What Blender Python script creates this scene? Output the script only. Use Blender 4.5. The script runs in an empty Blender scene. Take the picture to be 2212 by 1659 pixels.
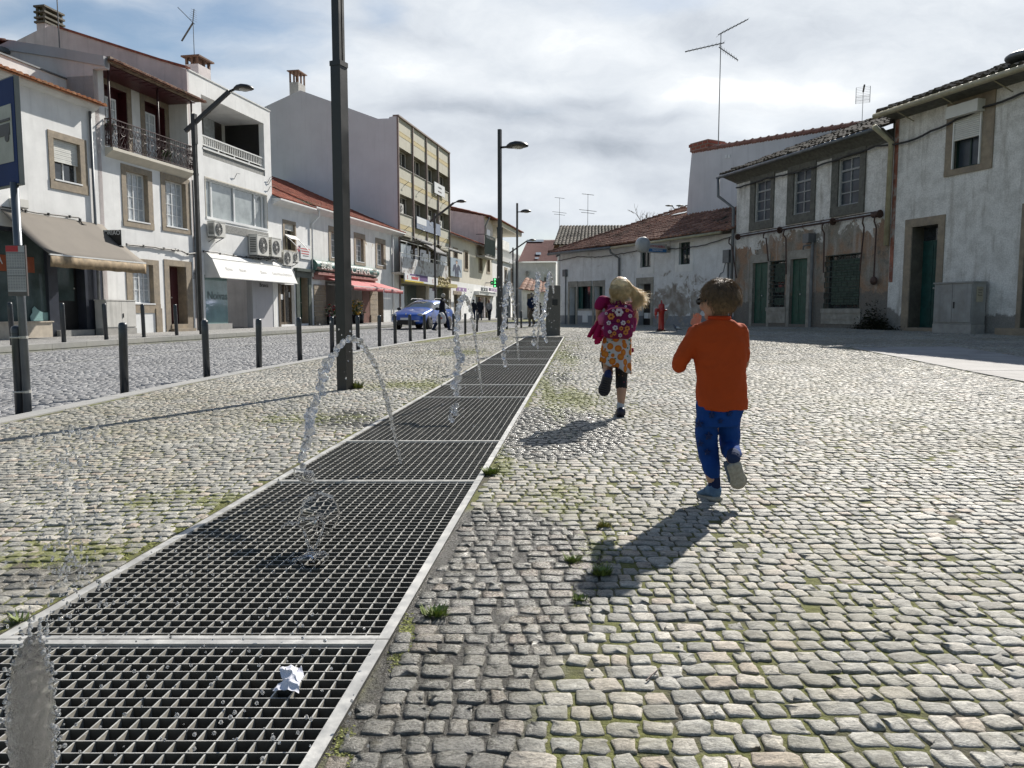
import bpy, bmesh, math, random
import numpy as np
from mathutils import Vector, Matrix, noise as mnoise
SC = bpy.context.scene
COL = SC.collection
random.seed(7)
rng = np.random.default_rng(11)
R = math.radians
# ------------------------------------------------------------------ camera
PW, PH, FOC = 2212.0, 1659.0, 1661.0          # measuring frame of the photograph and its focal length
PITCH = math.atan((PH / 2 - 675.0) / FOC)      # horizon sits a little above the middle
CAMH = 0.92
cd = bpy.data.cameras.new('camera'); cam = bpy.data.objects.new('camera', cd); COL.objects.link(cam)
cam.location = (0, 0, CAMH); cam.rotation_euler = (math.pi / 2 - PITCH, 0, 0)
cd.sensor_width = 36; cd.lens = 36 * FOC / PW; cd.clip_start = 0.05; cd.clip_end = 3000
SC.camera = cam
# ------------------------------------------------------------------ sun, sky, exposure
SUN_AZ, SUN_EL = 30.5, 37.3                    # ahead and to the right
sdir = Vector((math.sin(R(SUN_AZ)) * math.cos(R(SUN_EL)), math.cos(R(SUN_AZ)) * math.cos(R(SUN_EL)), math.sin(R(SUN_EL))))
ld = bpy.data.lights.new('sun', 'SUN'); ld.energy = 5.0; ld.angle = R(0.6); ld.color = (1.0, 0.95, 0.87)
sun = bpy.data.objects.new('sun', ld); COL.objects.link(sun); sun.rotation_euler = (-sdir).to_track_quat('-Z', 'Y').to_euler(); sun.location = (0, 0, 40)
SC.view_settings.view_transform = 'Standard'; SC.view_settings.look = 'None'
SC.view_settings.exposure = 0.62; SC.view_settings.gamma = 1.0
SC.cycles.max_bounces = 10; SC.cycles.transmission_bounces = 8; SC.cycles.diffuse_bounces = 3; SC.cycles.glossy_bounces = 4
SC.cycles.caustics_refractive = False; SC.cycles.caustics_reflective = False
SC.cycles.sample_clamp_indirect = 6.0
world = bpy.data.worlds.new('World'); SC.world = world; world.use_nodes = True
class NT:
 """small node-tree writer"""
 def __init__(s, tree): s.t = tree; tree.nodes.clear()
 def n(s, typ, **kw):
  nd = s.t.nodes.new(typ)
  for k, v in kw.items():
   if k.startswith('i_'):
    key = k[2:]; nd.inputs[int(key) if key.isdigit() else key.replace('_', ' ')].default_value = v
   else: setattr(nd, k, v)
  return nd
 def l(s, a, b): s.t.links.new(a, b)
 def put(s, sock, val):
  if isinstance(val, bpy.types.NodeSocket): s.l(val, sock)
  else: sock.default_value = val
 def math(s, op, a, b=0.0, c=None, clamp=False):
  nd = s.n('ShaderNodeMath', operation=op); nd.use_clamp = clamp
  s.put(nd.inputs[0], a); s.put(nd.inputs[1], b)
  if c is not None: s.put(nd.inputs[2], c)
  return nd.outputs[0]
 def mix(s, fac, a, b, blend='MIX'):
  nd = s.n('ShaderNodeMix', data_type='RGBA', blend_type=blend)
  s.put(nd.inputs[0], fac)
  for i, v in ((6, a), (7, b)):
   s.put(nd.inputs[i], (tuple(v) + (1,))[:4] if isinstance(v, (tuple, list)) else v)
  return nd.outputs[2]
 def noise(s, vec, scale, detail=4, rough=.55, dist=0.0, col=False):
  nd = s.n('ShaderNodeTexNoise'); s.l(vec, nd.inputs['Vector'])
  nd.inputs['Scale'].default_value = scale; nd.inputs['Detail'].default_value = detail
  nd.inputs['Roughness'].default_value = rough; nd.inputs['Distortion'].default_value = dist
  return nd.outputs['Color' if col else 'Fac']
 def ramp(s, fac, stops, interp='LINEAR'):
  nd = s.n('ShaderNodeValToRGB'); s.put(nd.inputs[0], fac); cr = nd.color_ramp; cr.interpolation = interp
  while len(cr.elements) < len(stops): cr.elements.new(.5)
  for e, (p, c) in zip(cr.elements, stops):
   e.position = p; e.color = (tuple(c) + (1,))[:4] if isinstance(c, (tuple, list)) else (c, c, c, 1)
  return nd.outputs[0]
 def smooth(s, val, a, b, lo=0.0, hi=1.0):
  nd = s.n('ShaderNodeMapRange', interpolation_type='SMOOTHSTEP'); s.put(nd.inputs[0], val)
  nd.inputs[1].default_value = a; nd.inputs[2].default_value = b; nd.inputs[3].default_value = lo; nd.inputs[4].default_value = hi
  return nd.outputs[0]
 def scaled(s, vec, sc, loc=(0, 0, 0)):
  nd = s.n('ShaderNodeMapping'); s.l(vec, nd.inputs[0]); nd.inputs['Scale'].default_value = sc; nd.inputs['Location'].default_value = loc
  return nd.outputs[0]
def make_world():
 g = NT(world.node_tree)
 out = g.n('ShaderNodeOutputWorld'); bg = g.n('ShaderNodeBackground'); g.l(bg.outputs[0], out.inputs[0])
 sky = g.n('ShaderNodeTexSky', sky_type='NISHITA'); sky.sun_disc = False
 sky.sun_elevation = R(SUN_EL); sky.sun_rotation = R(SUN_AZ); sky.air_density = 1.2; sky.dust_density = 0.6; sky.ozone_density = 1.5
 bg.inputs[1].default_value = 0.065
 tc = g.n('ShaderNodeTexCoord'); sp = g.n('ShaderNodeSeparateXYZ'); g.l(tc.outputs['Generated'], sp.inputs[0])
 X, Y, Z = sp.outputs
 den = g.math('ADD', g.math('ABSOLUTE', Y), 0.22)
 px = g.math('DIVIDE', X, den); pz = g.math('DIVIDE', Z, den)
 cb = g.n('ShaderNodeCombineXYZ'); g.l(px, cb.inputs[0]); g.l(pz, cb.inputs[1]); p = cb.outputs[0]
 w1 = g.noise(g.scaled(p, (3, 6, 1)), 1.0, 4, .6, col=True)
 va = g.n('ShaderNodeVectorMath', operation='MULTIPLY_ADD'); g.l(w1, va.inputs[0]); va.inputs[1].default_value = (.16, .10, 0); g.l(p, va.inputs[2])
 vs = g.n('ShaderNodeVectorMath', operation='SUBTRACT'); g.l(va.outputs[0], vs.inputs[0]); vs.inputs[1].default_value = (.08, .05, 0); q = vs.outputs[0]
 sq = g.n('ShaderNodeSeparateXYZ'); g.l(q, sq.inputs[0]); qx, qy = sq.outputs[0], sq.outputs[1]
 def conv(u, v):      # direction of a cloud in the same two numbers
  a = (u - PW / 2) / FOC; b = (PH / 2 - v) / FOC
  d = Vector((a, math.cos(PITCH) + b * math.sin(PITCH), -math.sin(PITCH) + b * math.cos(PITCH))).normalized()
  return d.x / (abs(d.y) + .22), d.z / (abs(d.y) + .22)
 def blob(u, v, ru, rv, amp):
  cx, cy = conv(u, v); k = 1.0 / FOC / 1.22
  dx = g.math('DIVIDE', g.math('SUBTRACT', qx, cx), ru * k); dy = g.math('DIVIDE', g.math('SUBTRACT', qy, cy), rv * k)
  r2 = g.math('ADD', g.math('MULTIPLY', dx, dx), g.math('MULTIPLY', dy, dy))
  return g.math('MULTIPLY', g.math('EXPONENT', g.math('MULTIPLY', r2, -1.0)), amp)
 def total(lst, base):
  a = base
  for b in lst: a = g.math('ADD', a, blob(*b))
  return a
 n1 = g.noise(g.scaled(q, (2.2, 5.5, 1), (3.1, 1.7, 0)), 1.0, 9, .6)
 n2 = g.noise(g.scaled(q, (5.5, 11, 1), (8.3, 4.7, 0)), 1.0, 11, .66)
 n3 = g.noise(g.scaled(q, (1.2, 3.2, 1), (1.3, 7.7, 0)), 1.0, 5, .5)
 cov = total([(150, 60, 420, 55, -.22), (480, 25, 170, 50, -.22), (60, 20, 160, 60, -.18), (820, 15, 60, 45, -.28), (1440, 5, 150, 45, -.30), (300, 140, 260, 50, -.25), (1150, 540, 120, 60, -.32), (1600, 130, 200, 28, -.10)],
    g.math('ADD', g.math('MULTIPLY', g.math('SUBTRACT', n1, .5), 1.3), .80))
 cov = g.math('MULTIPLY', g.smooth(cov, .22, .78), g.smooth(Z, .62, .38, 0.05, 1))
 cov = g.math('MULTIPLY', cov, g.smooth(Y, -.3, .55, .1, 1))  # cloud cover thinned overhead and behind, out of view, to weaken the fill
 br = total([(900, 150, 210, 34, .34), (1130, 185, 160, 26, .30), (1620, 185, 190, 30, .42), (1470, 215, 120, 22, .30), (1790, 225, 110, 30, .3), (1280, 90, 160, 55, .22), (1080, 50, 150, 50, .16),
    (1650, 285, 60, 35, .25), (1600, 255, 150, 28, .12), (560, 175, 130, 22, .26), (300, 90, 240, 35, .16), (760, 60, 200, 30, -.2), (560, 120, 120, 18, -.15), (1700, 60, 200, 40, -.12), (800, 330, 160, 30, -.14), (1180, 300, 80, 20, .22), (1150, 410, 330, 55, .22), (1900, 110, 250, 80, .12), (700, 90, 120, 40, .12), (350, 30, 130, 25, .2),
    (960, 245, 200, 24, -.30), (1290, 215, 90, 18, -.26), (1330, 340, 120, 24, -.30), (1450, 262, 100, 14, -.2), (1000, 300, 220, 28, -.10), (1430, 400, 80, 22, -.16), (620, 260, 90, 60, -.10), (1480, 60, 100, 40, -.14), (1250, 560, 250, 40, .15)],
               g.math('ADD', g.math('MULTIPLY', g.math('SUBTRACT', n2, .5), 1.15), g.math('MULTIPLY', g.math('SUBTRACT', n3, .5), .5)))
 br = g.math('ADD', br, .43)
 cc = g.ramp(br, [(0.0, (4.6, 5.1, 5.8)), (.24, (6.2, 6.7, 7.4)), (.50, (7.7, 8.2, 8.8)), (.76, (9.2, 9.6, 10.0)), (1.0, (11.6, 11.8, 11.9))])
 back = g.smooth(Y, -.5, .35, .45, 1.0)      # unseen clouds beside and behind the view dimmed to cut fill light
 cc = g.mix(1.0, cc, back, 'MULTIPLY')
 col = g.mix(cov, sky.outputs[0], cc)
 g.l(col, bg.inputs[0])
make_world()
# ------------------------------------------------------------------ measuring: photo pixel -> ray
def ray(u, v):
 a = (u - PW / 2) / FOC; b = (PH / 2 - v) / FOC
 return Vector((a, math.cos(PITCH) + b * math.sin(PITCH), -math.sin(PITCH) + b * math.cos(PITCH)))
CAMP = Vector((0, 0, CAMH))
ZO = {0: (0, 0, 1 / 1.8228), 1: (0, 0, 2.37), 2: (350, 100, 2.371), 3: (0, 750, 2.766), 4: (650, 650, 2.37), 5: (1050, 650, 2.37), 6: (1450, 400, 3.318),
      7: (1550, 850, 3.0157), 8: (2150, 500, 1.951), 9: (2750, 500, 1.951), 10: (3350, 200, 1.443), 11: (2050, 850, 3.017), 12: (1000, 300, 3.687), 13: (2700, 80, 2.765), 14: (2250, 1050, 2.551), 15: (2600, 1050, 1.66)}
def Z(k, x, y):
 ox, oy, s = ZO[k]
 if k == 0: return x, y
 return (ox + x / s) / 1.8228, (oy + y / s) / 1.8228
def at_depth(u, v, Y):
 d = ray(u, v); return CAMP + d * (Y / d.y)
# ------------------------------------------------------------------ ground heights
KERB = np.array([(-20, -4.6), (0, -4.45), (6.8, -4.3), (8.4, -4.24), (10.4, -4.13), (13.7, -3.78), (18, -3.4), (22, -2.9), (29, -1.8), (36.7, -.35), (45, 1.5), (60, 4.8), (90, 11.0), (400, 75)])
FKERB = np.array([(-20, -15.5), (0, -13.2), (16.2, -11.3), (22, -10.5), (33, -8.4), (45, -6.0), (66, -1.8), (96, 4.2), (400, 65)])
def kx(Y): return np.interp(Y, KERB[:, 0], KERB[:, 1])
def fkx(Y): return np.interp(Y, FKERB[:, 0], FKERB[:, 1])
GR0, GRS, GW = -0.523, 0.0930, 1.085         # right edge of the grating x = GR0 + GRS*y, and its width
GEND = 21.2
def sstep(t): t = np.clip(t, 0, 1); return t * t * (3 - 2 * t)
def H(X, Y):
 X = np.asarray(X, float); Y = np.asarray(Y, float)
 Yc = np.maximum(Y, 0)
 left = .004 * np.minimum(Yc, 60)
 right = np.minimum(.012 * Yc, .3) + .02 * np.clip(X - 4, 0, 9) * sstep((Yc - 8) / 8)
 K = kx(Y); XL = GR0 - GW + GRS * Y
 w = sstep((X - K) / np.maximum(XL - K, .5))
 return left * (1 - w) + right * w
def Hs(x, y): return float(H(x, y))
def on_ground(u, v, dz=0.0):
 d = ray(u, v); t = 1.0
 for _ in range(60):
  p = CAMP + d * t
  t += (p.z - (Hs(p.x, p.y) + dz)) / max(1e-3, -d.z + .012)*.8
  t = max(.2, min(t, 200))
 p = CAMP + d * t
 return Vector((p.x, p.y, Hs(p.x, p.y) + dz))
# ------------------------------------------------------------------ mesh builder
SPLITN = {'downpipe', 'shutter_rail', 'doorstep', 'wind_screen', 'stone_jamb', 'window_frame', 'wall_hook', 'shutter', 'paper_notice', 'steel_strap'}
class MB:
 def __init__(s): s.v = []; s.f = []; s.m = []; s.g = []
 def add(s, vs, fs, mi=0):
  o = len(s.v); s.g.append((o, len(s.f))); s.v.extend([tuple(v) for v in vs])
  for f in fs: s.f.append(tuple(i + o for i in f)); s.m.append(mi)
  return s
 def box(s, x0, x1, y0, y1, z0, z1, mi=0, M=None):
  if x0 > x1: x0, x1 = x1, x0
  if y0 > y1: y0, y1 = y1, y0
  if z0 > z1: z0, z1 = z1, z0
  v = [Vector(p) for p in ((x0, y0, z0), (x1, y0, z0), (x1, y1, z0), (x0, y1, z0), (x0, y0, z1), (x1, y0, z1), (x1, y1, z1), (x0, y1, z1))]
  if M is not None: v = [M @ p for p in v]
  return s.add(v, [(0, 3, 2, 1), (4, 5, 6, 7), (0, 1, 5, 4), (1, 2, 6, 5), (2, 3, 7, 6), (3, 0, 4, 7)], mi)
 def quad(s, a, b, c, d, mi=0): return s.add([a, b, c, d], [(0, 1, 2, 3)], mi)
 def poly(s, pts, mi=0): return s.add(pts, [tuple(range(len(pts)))], mi)
 def bar(s, a, b, w, h=None, mi=0, up=(0, 0, 1)):
  h = w if h is None else h
  a = Vector(a); b = Vector(b); d = (b - a).normalized(); up = Vector(up)
  if abs(d.dot(up)) > .98: up = Vector((0, 1, 0)) if abs(d.y) < .9 else Vector((1, 0, 0))
  r = d.cross(up).normalized(); q = r.cross(d).normalized()
  o = [(-w / 2, -h / 2), (w / 2, -h / 2), (w / 2, h / 2), (-w / 2, h / 2)]
  vs = [a + r * x + q * y for x, y in o] + [b + r * x + q * y for x, y in o]
  return s.add(vs, [(0, 1, 2, 3), (7, 6, 5, 4), (0, 4, 5, 1), (1, 5, 6, 2), (2, 6, 7, 3), (3, 7, 4, 0)], mi)
 def tube(s, pts, rad, n=8, mi=0, caps=True, flat=None, twist=None):
  pts = [Vector(p) for p in pts]; m = len(pts)
  if not hasattr(rad, '__len__'): rad = [rad] * m
  prev = None; rings = []
  for i, p in enumerate(pts):
   d = (pts[min(i + 1, m - 1)] - pts[max(i - 1, 0)])
   d = d.normalized() if d.length > 1e-9 else Vector((0, 0, 1))
   if prev is None:
    u = Vector((1, 0, 0)) if abs(d.x) < .85 else Vector((0, 1, 0))
    a = (u - d * u.dot(d)).normalized()
   else:
    a = prev - d * prev.dot(d)
    a = a.normalized() if a.length > 1e-6 else Vector((1, 0, 0))
   prev = a; b = d.cross(a)
   r = rad[i]; ra, rb = (r if hasattr(r, '__len__') else (r, r))
   rings.append([p + a * (math.cos(2 * math.pi * k / n) * ra) + b * (math.sin(2 * math.pi * k / n) * rb) for k in range(n)])
  vs = [q for ring in rings for q in ring]; fs = []
  for i in range(m - 1):
   for k in range(n):
    fs.append((i * n + k, i * n + (k + 1) % n, (i + 1) * n + (k + 1) % n, (i + 1) * n + k))
  if caps: fs.append(tuple(reversed(range(n)))); fs.append(tuple((m - 1) * n + k for k in range(n)))
  return s.add(vs, fs, mi)
 def rings(s, rings, mi=0, caps=True):
  """rings: list of equal-length point loops"""
  n = len(rings[0]); vs = [q for r in rings for q in r]; fs = []
  for i in range(len(rings) - 1):
   for k in range(n): fs.append((i * n + k, i * n + (k + 1) % n, (i + 1) * n + (k + 1) % n, (i + 1) * n + k))
  if caps: fs.append(tuple(reversed(range(n)))); fs.append(tuple((len(rings) - 1) * n + k for k in range(n)))
  return s.add(vs, fs, mi)
 def lathe(s, prof, c=(0, 0, 0), n=20, mi=0, M=None):
  rg = []
  for r, z in prof:
   ring = [Vector((c[0] + r * math.cos(2 * math.pi * k / n), c[1] + r * math.sin(2 * math.pi * k / n), c[2] + z)) for k in range(n)]
   rg.append([M @ q for q in ring] if M is not None else ring)
  return s.rings(rg, mi)
 def ball(s, c, r, mi=0, n=10, m=7, sc=(1, 1, 1), M=None):
  rg = []
  for i in range(m + 1):
   t = math.pi * i / m; rr = max(1e-4, math.sin(t)) * r
   ring = [Vector((rr * math.cos(2 * math.pi * k / n) * sc[0], rr * math.sin(2 * math.pi * k / n) * sc[1], -r * math.cos(t) * sc[2])) for k in range(n)]
   if M is not None: ring = [M @ q for q in ring]
   rg.append([q + Vector(c) for q in ring])
  return s.rings(rg, mi)
 def torus(s, c, Rr, r, ax='y', n=16, m=6, mi=0, arc=(0, 360)):
  pts = []; full = abs(arc[1] - arc[0]) >= 359
  for k in range(n + 1):
   t = R(arc[0] + (arc[1] - arc[0]) * k / n); a, b = Rr * math.cos(t), Rr * math.sin(t)
   o = {'y': (a, 0, b), 'x': (0, a, b), 'z': (a, b, 0)}[ax]
   pts.append(Vector(c) + Vector(o))
  return s.tube(pts, r, m, mi, caps=not full)
 def prism(s, poly, y0, y1, mi=0):
  """poly in (x,z), extruded along y"""
  n = len(poly)
  vs = [(x, y0, z) for x, z in poly] + [(x, y1, z) for x, z in poly]
  fs = [tuple(range(n)), tuple(reversed(range(n, 2 * n)))] + [(k, k + n, (k + 1) % n + n, (k + 1) % n) for k in range(n)]
  return s.add(vs, fs, mi)
 def prismx(s, poly, x0, x1, mi=0):
  """poly in (y,z), extruded along x"""
  n = len(poly)
  vs = [(x0, y, z) for y, z in poly] + [(x1, y, z) for y, z in poly]
  fs = [tuple(reversed(range(n))), tuple(range(n, 2 * n))] + [(k, (k + 1) % n, (k + 1) % n + n, k + n) for k in range(n)]
  return s.add(vs, fs, mi)
 def build(s, name, mats, parent=None, smooth=False, attr=None, fix=True):
  if name in SPLITN and len(s.g) > 1:
   gs = s.g + [(len(s.v), len(s.f))]; s.g = []
   for (a, fa), (b, fb) in zip(gs[:-1], gs[1:]):
    q = MB(); q.v = s.v[a:b]; q.f = [tuple(i - a for i in f) for f in s.f[fa:fb]]; q.m = s.m[fa:fb]; o = q.build(name, mats, parent, smooth, attr, fix)
   return o
  me = bpy.data.meshes.new(name); me.from_pydata(s.v, [], s.f)
  if not isinstance(mats, (list, tuple)): mats = [mats]
  for m in mats: me.materials.append(m)
  if len(mats) > 1: me.polygons.foreach_set('material_index', s.m)
  if smooth: me.polygons.foreach_set('use_smooth', [True] * len(me.polygons))
  if attr is not None:
   a = me.attributes.new('tint', 'FLOAT', 'POINT'); a.data.foreach_set('value', attr)
  if fix:
   bm = bmesh.new(); bm.from_mesh(me); bmesh.ops.recalc_face_normals(bm, faces=bm.faces); bm.to_mesh(me); bm.free()
  me.update()
  o = bpy.data.objects.new(name, me); COL.objects.link(o)
  if parent is not None: o.parent = parent
  return o
def tag(o, label=None, cat=None, group=None, kind=None):
 if label: o['label'] = label
 if cat: o['category'] = cat
 if group: o['group'] = group
 if kind: o['kind'] = kind
 return o
def empty(name, loc=(0, 0, 0), rz=0.0, label=None, cat=None, group=None):
 o = bpy.data.objects.new(name, None); COL.objects.link(o); o.location = loc; o.rotation_euler = (0, 0, rz); o.empty_display_size = .3
 return tag(o, label, cat, group)
def copy_tree(o, parent=None):
 c = o.copy(); COL.objects.link(c)
 if parent is not None: c.parent = parent
 for ch in list(o.children): copy_tree(ch, c)
 return c
def remesh(o, voxel, smooth=6, fac=.5):
 m = o.modifiers.new('remesh', 'REMESH'); m.mode = 'VOXEL'; m.voxel_size = voxel; m.use_smooth_shade = True
 if smooth:
  s = o.modifiers.new('smooth', 'SMOOTH'); s.iterations = smooth; s.factor = fac
 return o
def text_mesh(name, body, size, M, mat, parent=None, extrude=.002, align='CENTER', sx=1.0, fit=0):
 cu = bpy.data.curves.new(name, 'FONT'); cu.body = body; cu.size = size; cu.extrude = extrude; cu.align_x = align; cu.align_y = 'CENTER';
 cu.resolution_u = 3
 t = bpy.data.objects.new('tmp', cu); COL.objects.link(t)
 bpy.context.view_layer.update()
 dg = bpy.context.evaluated_depsgraph_get()
 me = bpy.data.meshes.new_from_object(t.evaluated_get(dg)); COL.objects.unlink(t); bpy.data.objects.remove(t)
 if fit:
  xs = [v.co.x for v in me.vertices]; sx = fit / (max(xs) - min(xs))
 me.transform(M @ Matrix.Diagonal((sx, 1, 1, 1))); me.materials.clear(); me.materials.append(mat); me.name = name
 o = bpy.data.objects.new(name, me); COL.objects.link(o)
 if parent is not None: o.parent = parent
 return o
# ------------------------------------------------------------------ materials
def bsdf_mat(name):
 m = bpy.data.materials.new(name); m.use_nodes = True; g = NT(m.node_tree)
 out = g.n('ShaderNodeOutputMaterial'); b = g.n('ShaderNodeBsdfPrincipled'); g.l(b.outputs[0], out.inputs[0])
 return m, g, b
def bump(g, b, height, strength=.3, dist=.01):
 nd = g.n('ShaderNodeBump'); nd.inputs['Strength'].default_value = strength; nd.inputs['Distance'].default_value = dist
 g.l(height, nd.inputs['Height']); g.l(nd.outputs[0], b.inputs['Normal'])
def mat(name, col, rough=.7, metal=0.0, var=.15, scale=4.0, bmp=0.0, bscale=60.0, col2=None, c2th=.55, c2soft=.12, c2scale=2.0, streak=0.0, coat=0.0, rvar=.0, spec=.5, bdist=.01):
 m, g, b = bsdf_mat(name)
 tc = g.n('ShaderNodeTexCoord').outputs['Object']
 n = g.noise(tc, scale, 7, .6)
 v = g.smooth(n, .25, .75, 1 - var, 1 + var)
 c = g.mix(1.0, (col[0], col[1], col[2]), v, 'MULTIPLY')
 if col2 is not None:
  n2 = g.noise(tc, c2scale, 8, .65, .3)
  c = g.mix(g.smooth(n2, c2th - c2soft, c2th + c2soft), c, col2)
 if streak:
  n3 = g.noise(g.scaled(tc, (5, 5, .35)), 1.0, 6, .6)
  c = g.mix(g.smooth(n3, .5, .75, 0, streak), c, tuple(x * .45 for x in col[:3]))
 g.l(c, b.inputs['Base Color']); b.inputs['Metallic'].default_value = metal
 b.inputs['Specular IOR Level'].default_value = spec
 if rvar: g.l(g.smooth(n, .3, .7, max(0.02, rough - rvar), min(1, rough + rvar)), b.inputs['Roughness'])
 else: b.inputs['Roughness'].default_value = rough
 if coat: b.inputs['Coat Weight'].default_value = coat; b.inputs['Coat Roughness'].default_value = .08
 if bmp: bump(g, b, g.noise(tc, bscale, 5, .6), bmp, bdist)
 return m
# ------------------------------------------------------------------ shared materials
M = {}
M['white_plaster'] = mat('white_plaster', (.74, .74, .73), .85, var=.10, scale=1.3, bmp=.25, bscale=35, streak=.2)
M['grey_plaster'] = mat('grey_plaster', (.42, .42, .44), .85, var=.07, scale=.8, bmp=.15, bscale=40, streak=.18)
M['pink_plaster'] = mat('pink_plaster', (.60, .545, .535), .85, var=.12, scale=1.5, bmp=.15, streak=.3)
M['cream_plaster'] = mat('cream_plaster', (.60, .56, .48), .85, var=.08, scale=1.5, bmp=.15, streak=.3)
M['granite'] = mat('granite', (.30, .245, .175), .8, var=.22, scale=7, bmp=.3, bscale=60, col2=(.20, .17, .14), c2scale=2.5, c2soft=.25)
M['dark_granite'] = mat('dark_granite', (.15, .135, .11), .85, var=.25, scale=6, bmp=.35, bscale=50, col2=(.08, .08, .06), c2scale=3, c2soft=.2)
M['maroon'] = mat('maroon', (.06, .012, .014), .5, var=.2)
M['iron'] = mat('iron', (.045, .018, .018), .5, var=.2, scale=20)
M['rust_iron'] = mat('rust_iron', (.06, .03, .022), .6, var=.35, scale=12)
M['white_frame'] = mat('white_frame', (.72, .73, .73), .4, var=.04)
M['white_metal'] = mat('white_metal', (.70, .70, .68), .35, var=.05)
M['black'] = mat('black', (.012, .012, .013), .5, var=.2)
M['dark_interior'] = mat('dark_interior', (.02, .02, .022), .8, var=.3)
M['green_door'] = mat('green_door', (.018, .075, .052), .45, var=.25, scale=8)
M['dark_green'] = mat('dark_green', (.012, .035, .028), .5, var=.25)
M['teal_door'] = mat('teal_door', (.012, .065, .058), .45, var=.3, scale=6)
M['lamp_metal'] = mat('lamp_metal', (.05, .05, .05), .42, metal=.6, var=.15, scale=3, bmp=.05, rvar=.1)
M['bollard_paint'] = mat('bollard_paint', (.022, .028, .036), .38, var=.2, scale=9, coat=.3)
M['galv'] = mat('galvanised', (.50, .49, .46), .42, metal=.35, var=.2, scale=14, bmp=.1, bscale=80, rvar=.12)
M['shaded_bar'] = mat('shaded_bar', (.10, .095, .08), .55, metal=.3, var=.25, scale=25, rvar=.12)  # cross bars: shade on their camera-facing sides put into a darker colour
M['lit_bar_side'] = mat('lit_bar_side', (.33, .31, .265), .55, metal=.2, var=.3, scale=25)  # bearing bars: light falling on their sides put into a paler colour
M['curtain'] = mat('curtain', (.42, .45, .47), .35, var=.25, scale=9, coat=.6)
M['zinc'] = mat('zinc', (.16, .17, .18), .5, metal=.4, var=.2)
M['cable'] = mat('cable', (.02, .02, .02), .6)
M['roller'] = mat('roller_slats', (.62, .62, .58), .5, var=.06)
M['beige_pipe'] = mat('beige_pipe', (.36, .33, .22), .5, var=.2, scale=5)
M['steel'] = mat('antenna_steel', (.16, .155, .15), .4, metal=.7, var=.1)
M['concrete'] = mat('concrete', (.33, .32, .30), .85, var=.15, scale=5, bmp=.3)
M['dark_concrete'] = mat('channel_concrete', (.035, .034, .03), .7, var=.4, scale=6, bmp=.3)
def glassy(name, col, rough=.06, var=.3, scale=1.5, spec=.7):
 m = mat(name, col, rough, var=var, scale=scale, spec=spec); m.node_tree.nodes['Principled BSDF'].inputs['Coat Weight'].default_value = .5
 m.node_tree.nodes['Principled BSDF'].inputs['Coat Roughness'].default_value = .02
 return m
M['pane'] = glassy('window_glass', (.03, .036, .042))
M['pane_blue'] = mat('blue_glass', (.045, .06, .078), .35, var=.35, scale=2)
M['pane_shop'] = glassy('shop_glass', (.07, .10, .10))
M['pane_pale'] = glassy('pale_glass', (.32, .35, .35), .05)
# ------------------------------------------------------------------ paving materials
def wet_mask(g, pos):
 """soaked patches where the jets splash; world metres (u, v of the patch centre measured on the ground)"""
 sp = g.n('ShaderNodeSeparateXYZ'); g.l(pos, sp.inputs[0])
 wn = g.noise(pos, 1.7, 6, .65); total = None
 for (u, v, rx, ry, amp) in ((1055, 1215, .42, .75, 1.6), (1185, 925, .55, 1.1, 1.6), (930, 1560, .32, .45, .9), (980, 1400, .36, .55, .95), (760, 905, .5, .8, .75), (1210, 812, .4, 1.4, .7), (560, 1090, .3, .6, .5), (100, 1240, .4, .35, .75), (820, 1620, .12, .2, .9), (1240, 770, .4, 1.6, .75), (330, 1210, .5, .3, .5)):
  c = on_ground(u, v)
  dx = g.math('DIVIDE', g.math('SUBTRACT', sp.outputs[0], c.x), rx); dy = g.math('DIVIDE', g.math('SUBTRACT', sp.outputs[1], c.y), ry)
  e = g.math('MULTIPLY', g.math('EXPONENT', g.math('MULTIPLY', g.math('ADD', g.math('MULTIPLY', dx, dx), g.math('MULTIPLY', dy, dy)), -1.0)), amp)
  total = e if total is None else g.math('MAXIMUM', total, e)
 return g.smooth(g.math('ADD', total, g.math('MULTIPLY', g.math('SUBTRACT', wn, .5), 1.1)), .42, .66)
MOSS = ((1240, 862, .35, 1.3, 1), (1185, 850, .12, 3, 1), (1220, 770, .3, 3, .9), (1085, 1005, .14, .5, .9), (1230, 1080, .28, .5, .75), (1290, 1190, .12, .3, .8), (900, 832, .9, .7, .9), (1000, 762, .8, 1.5, .8), (690, 905, .8, .4, .8), (430, 1080, .6, .3, .75), (130, 1200, .35, .2, .9), (600, 1050, .25, .5, .7))
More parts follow.
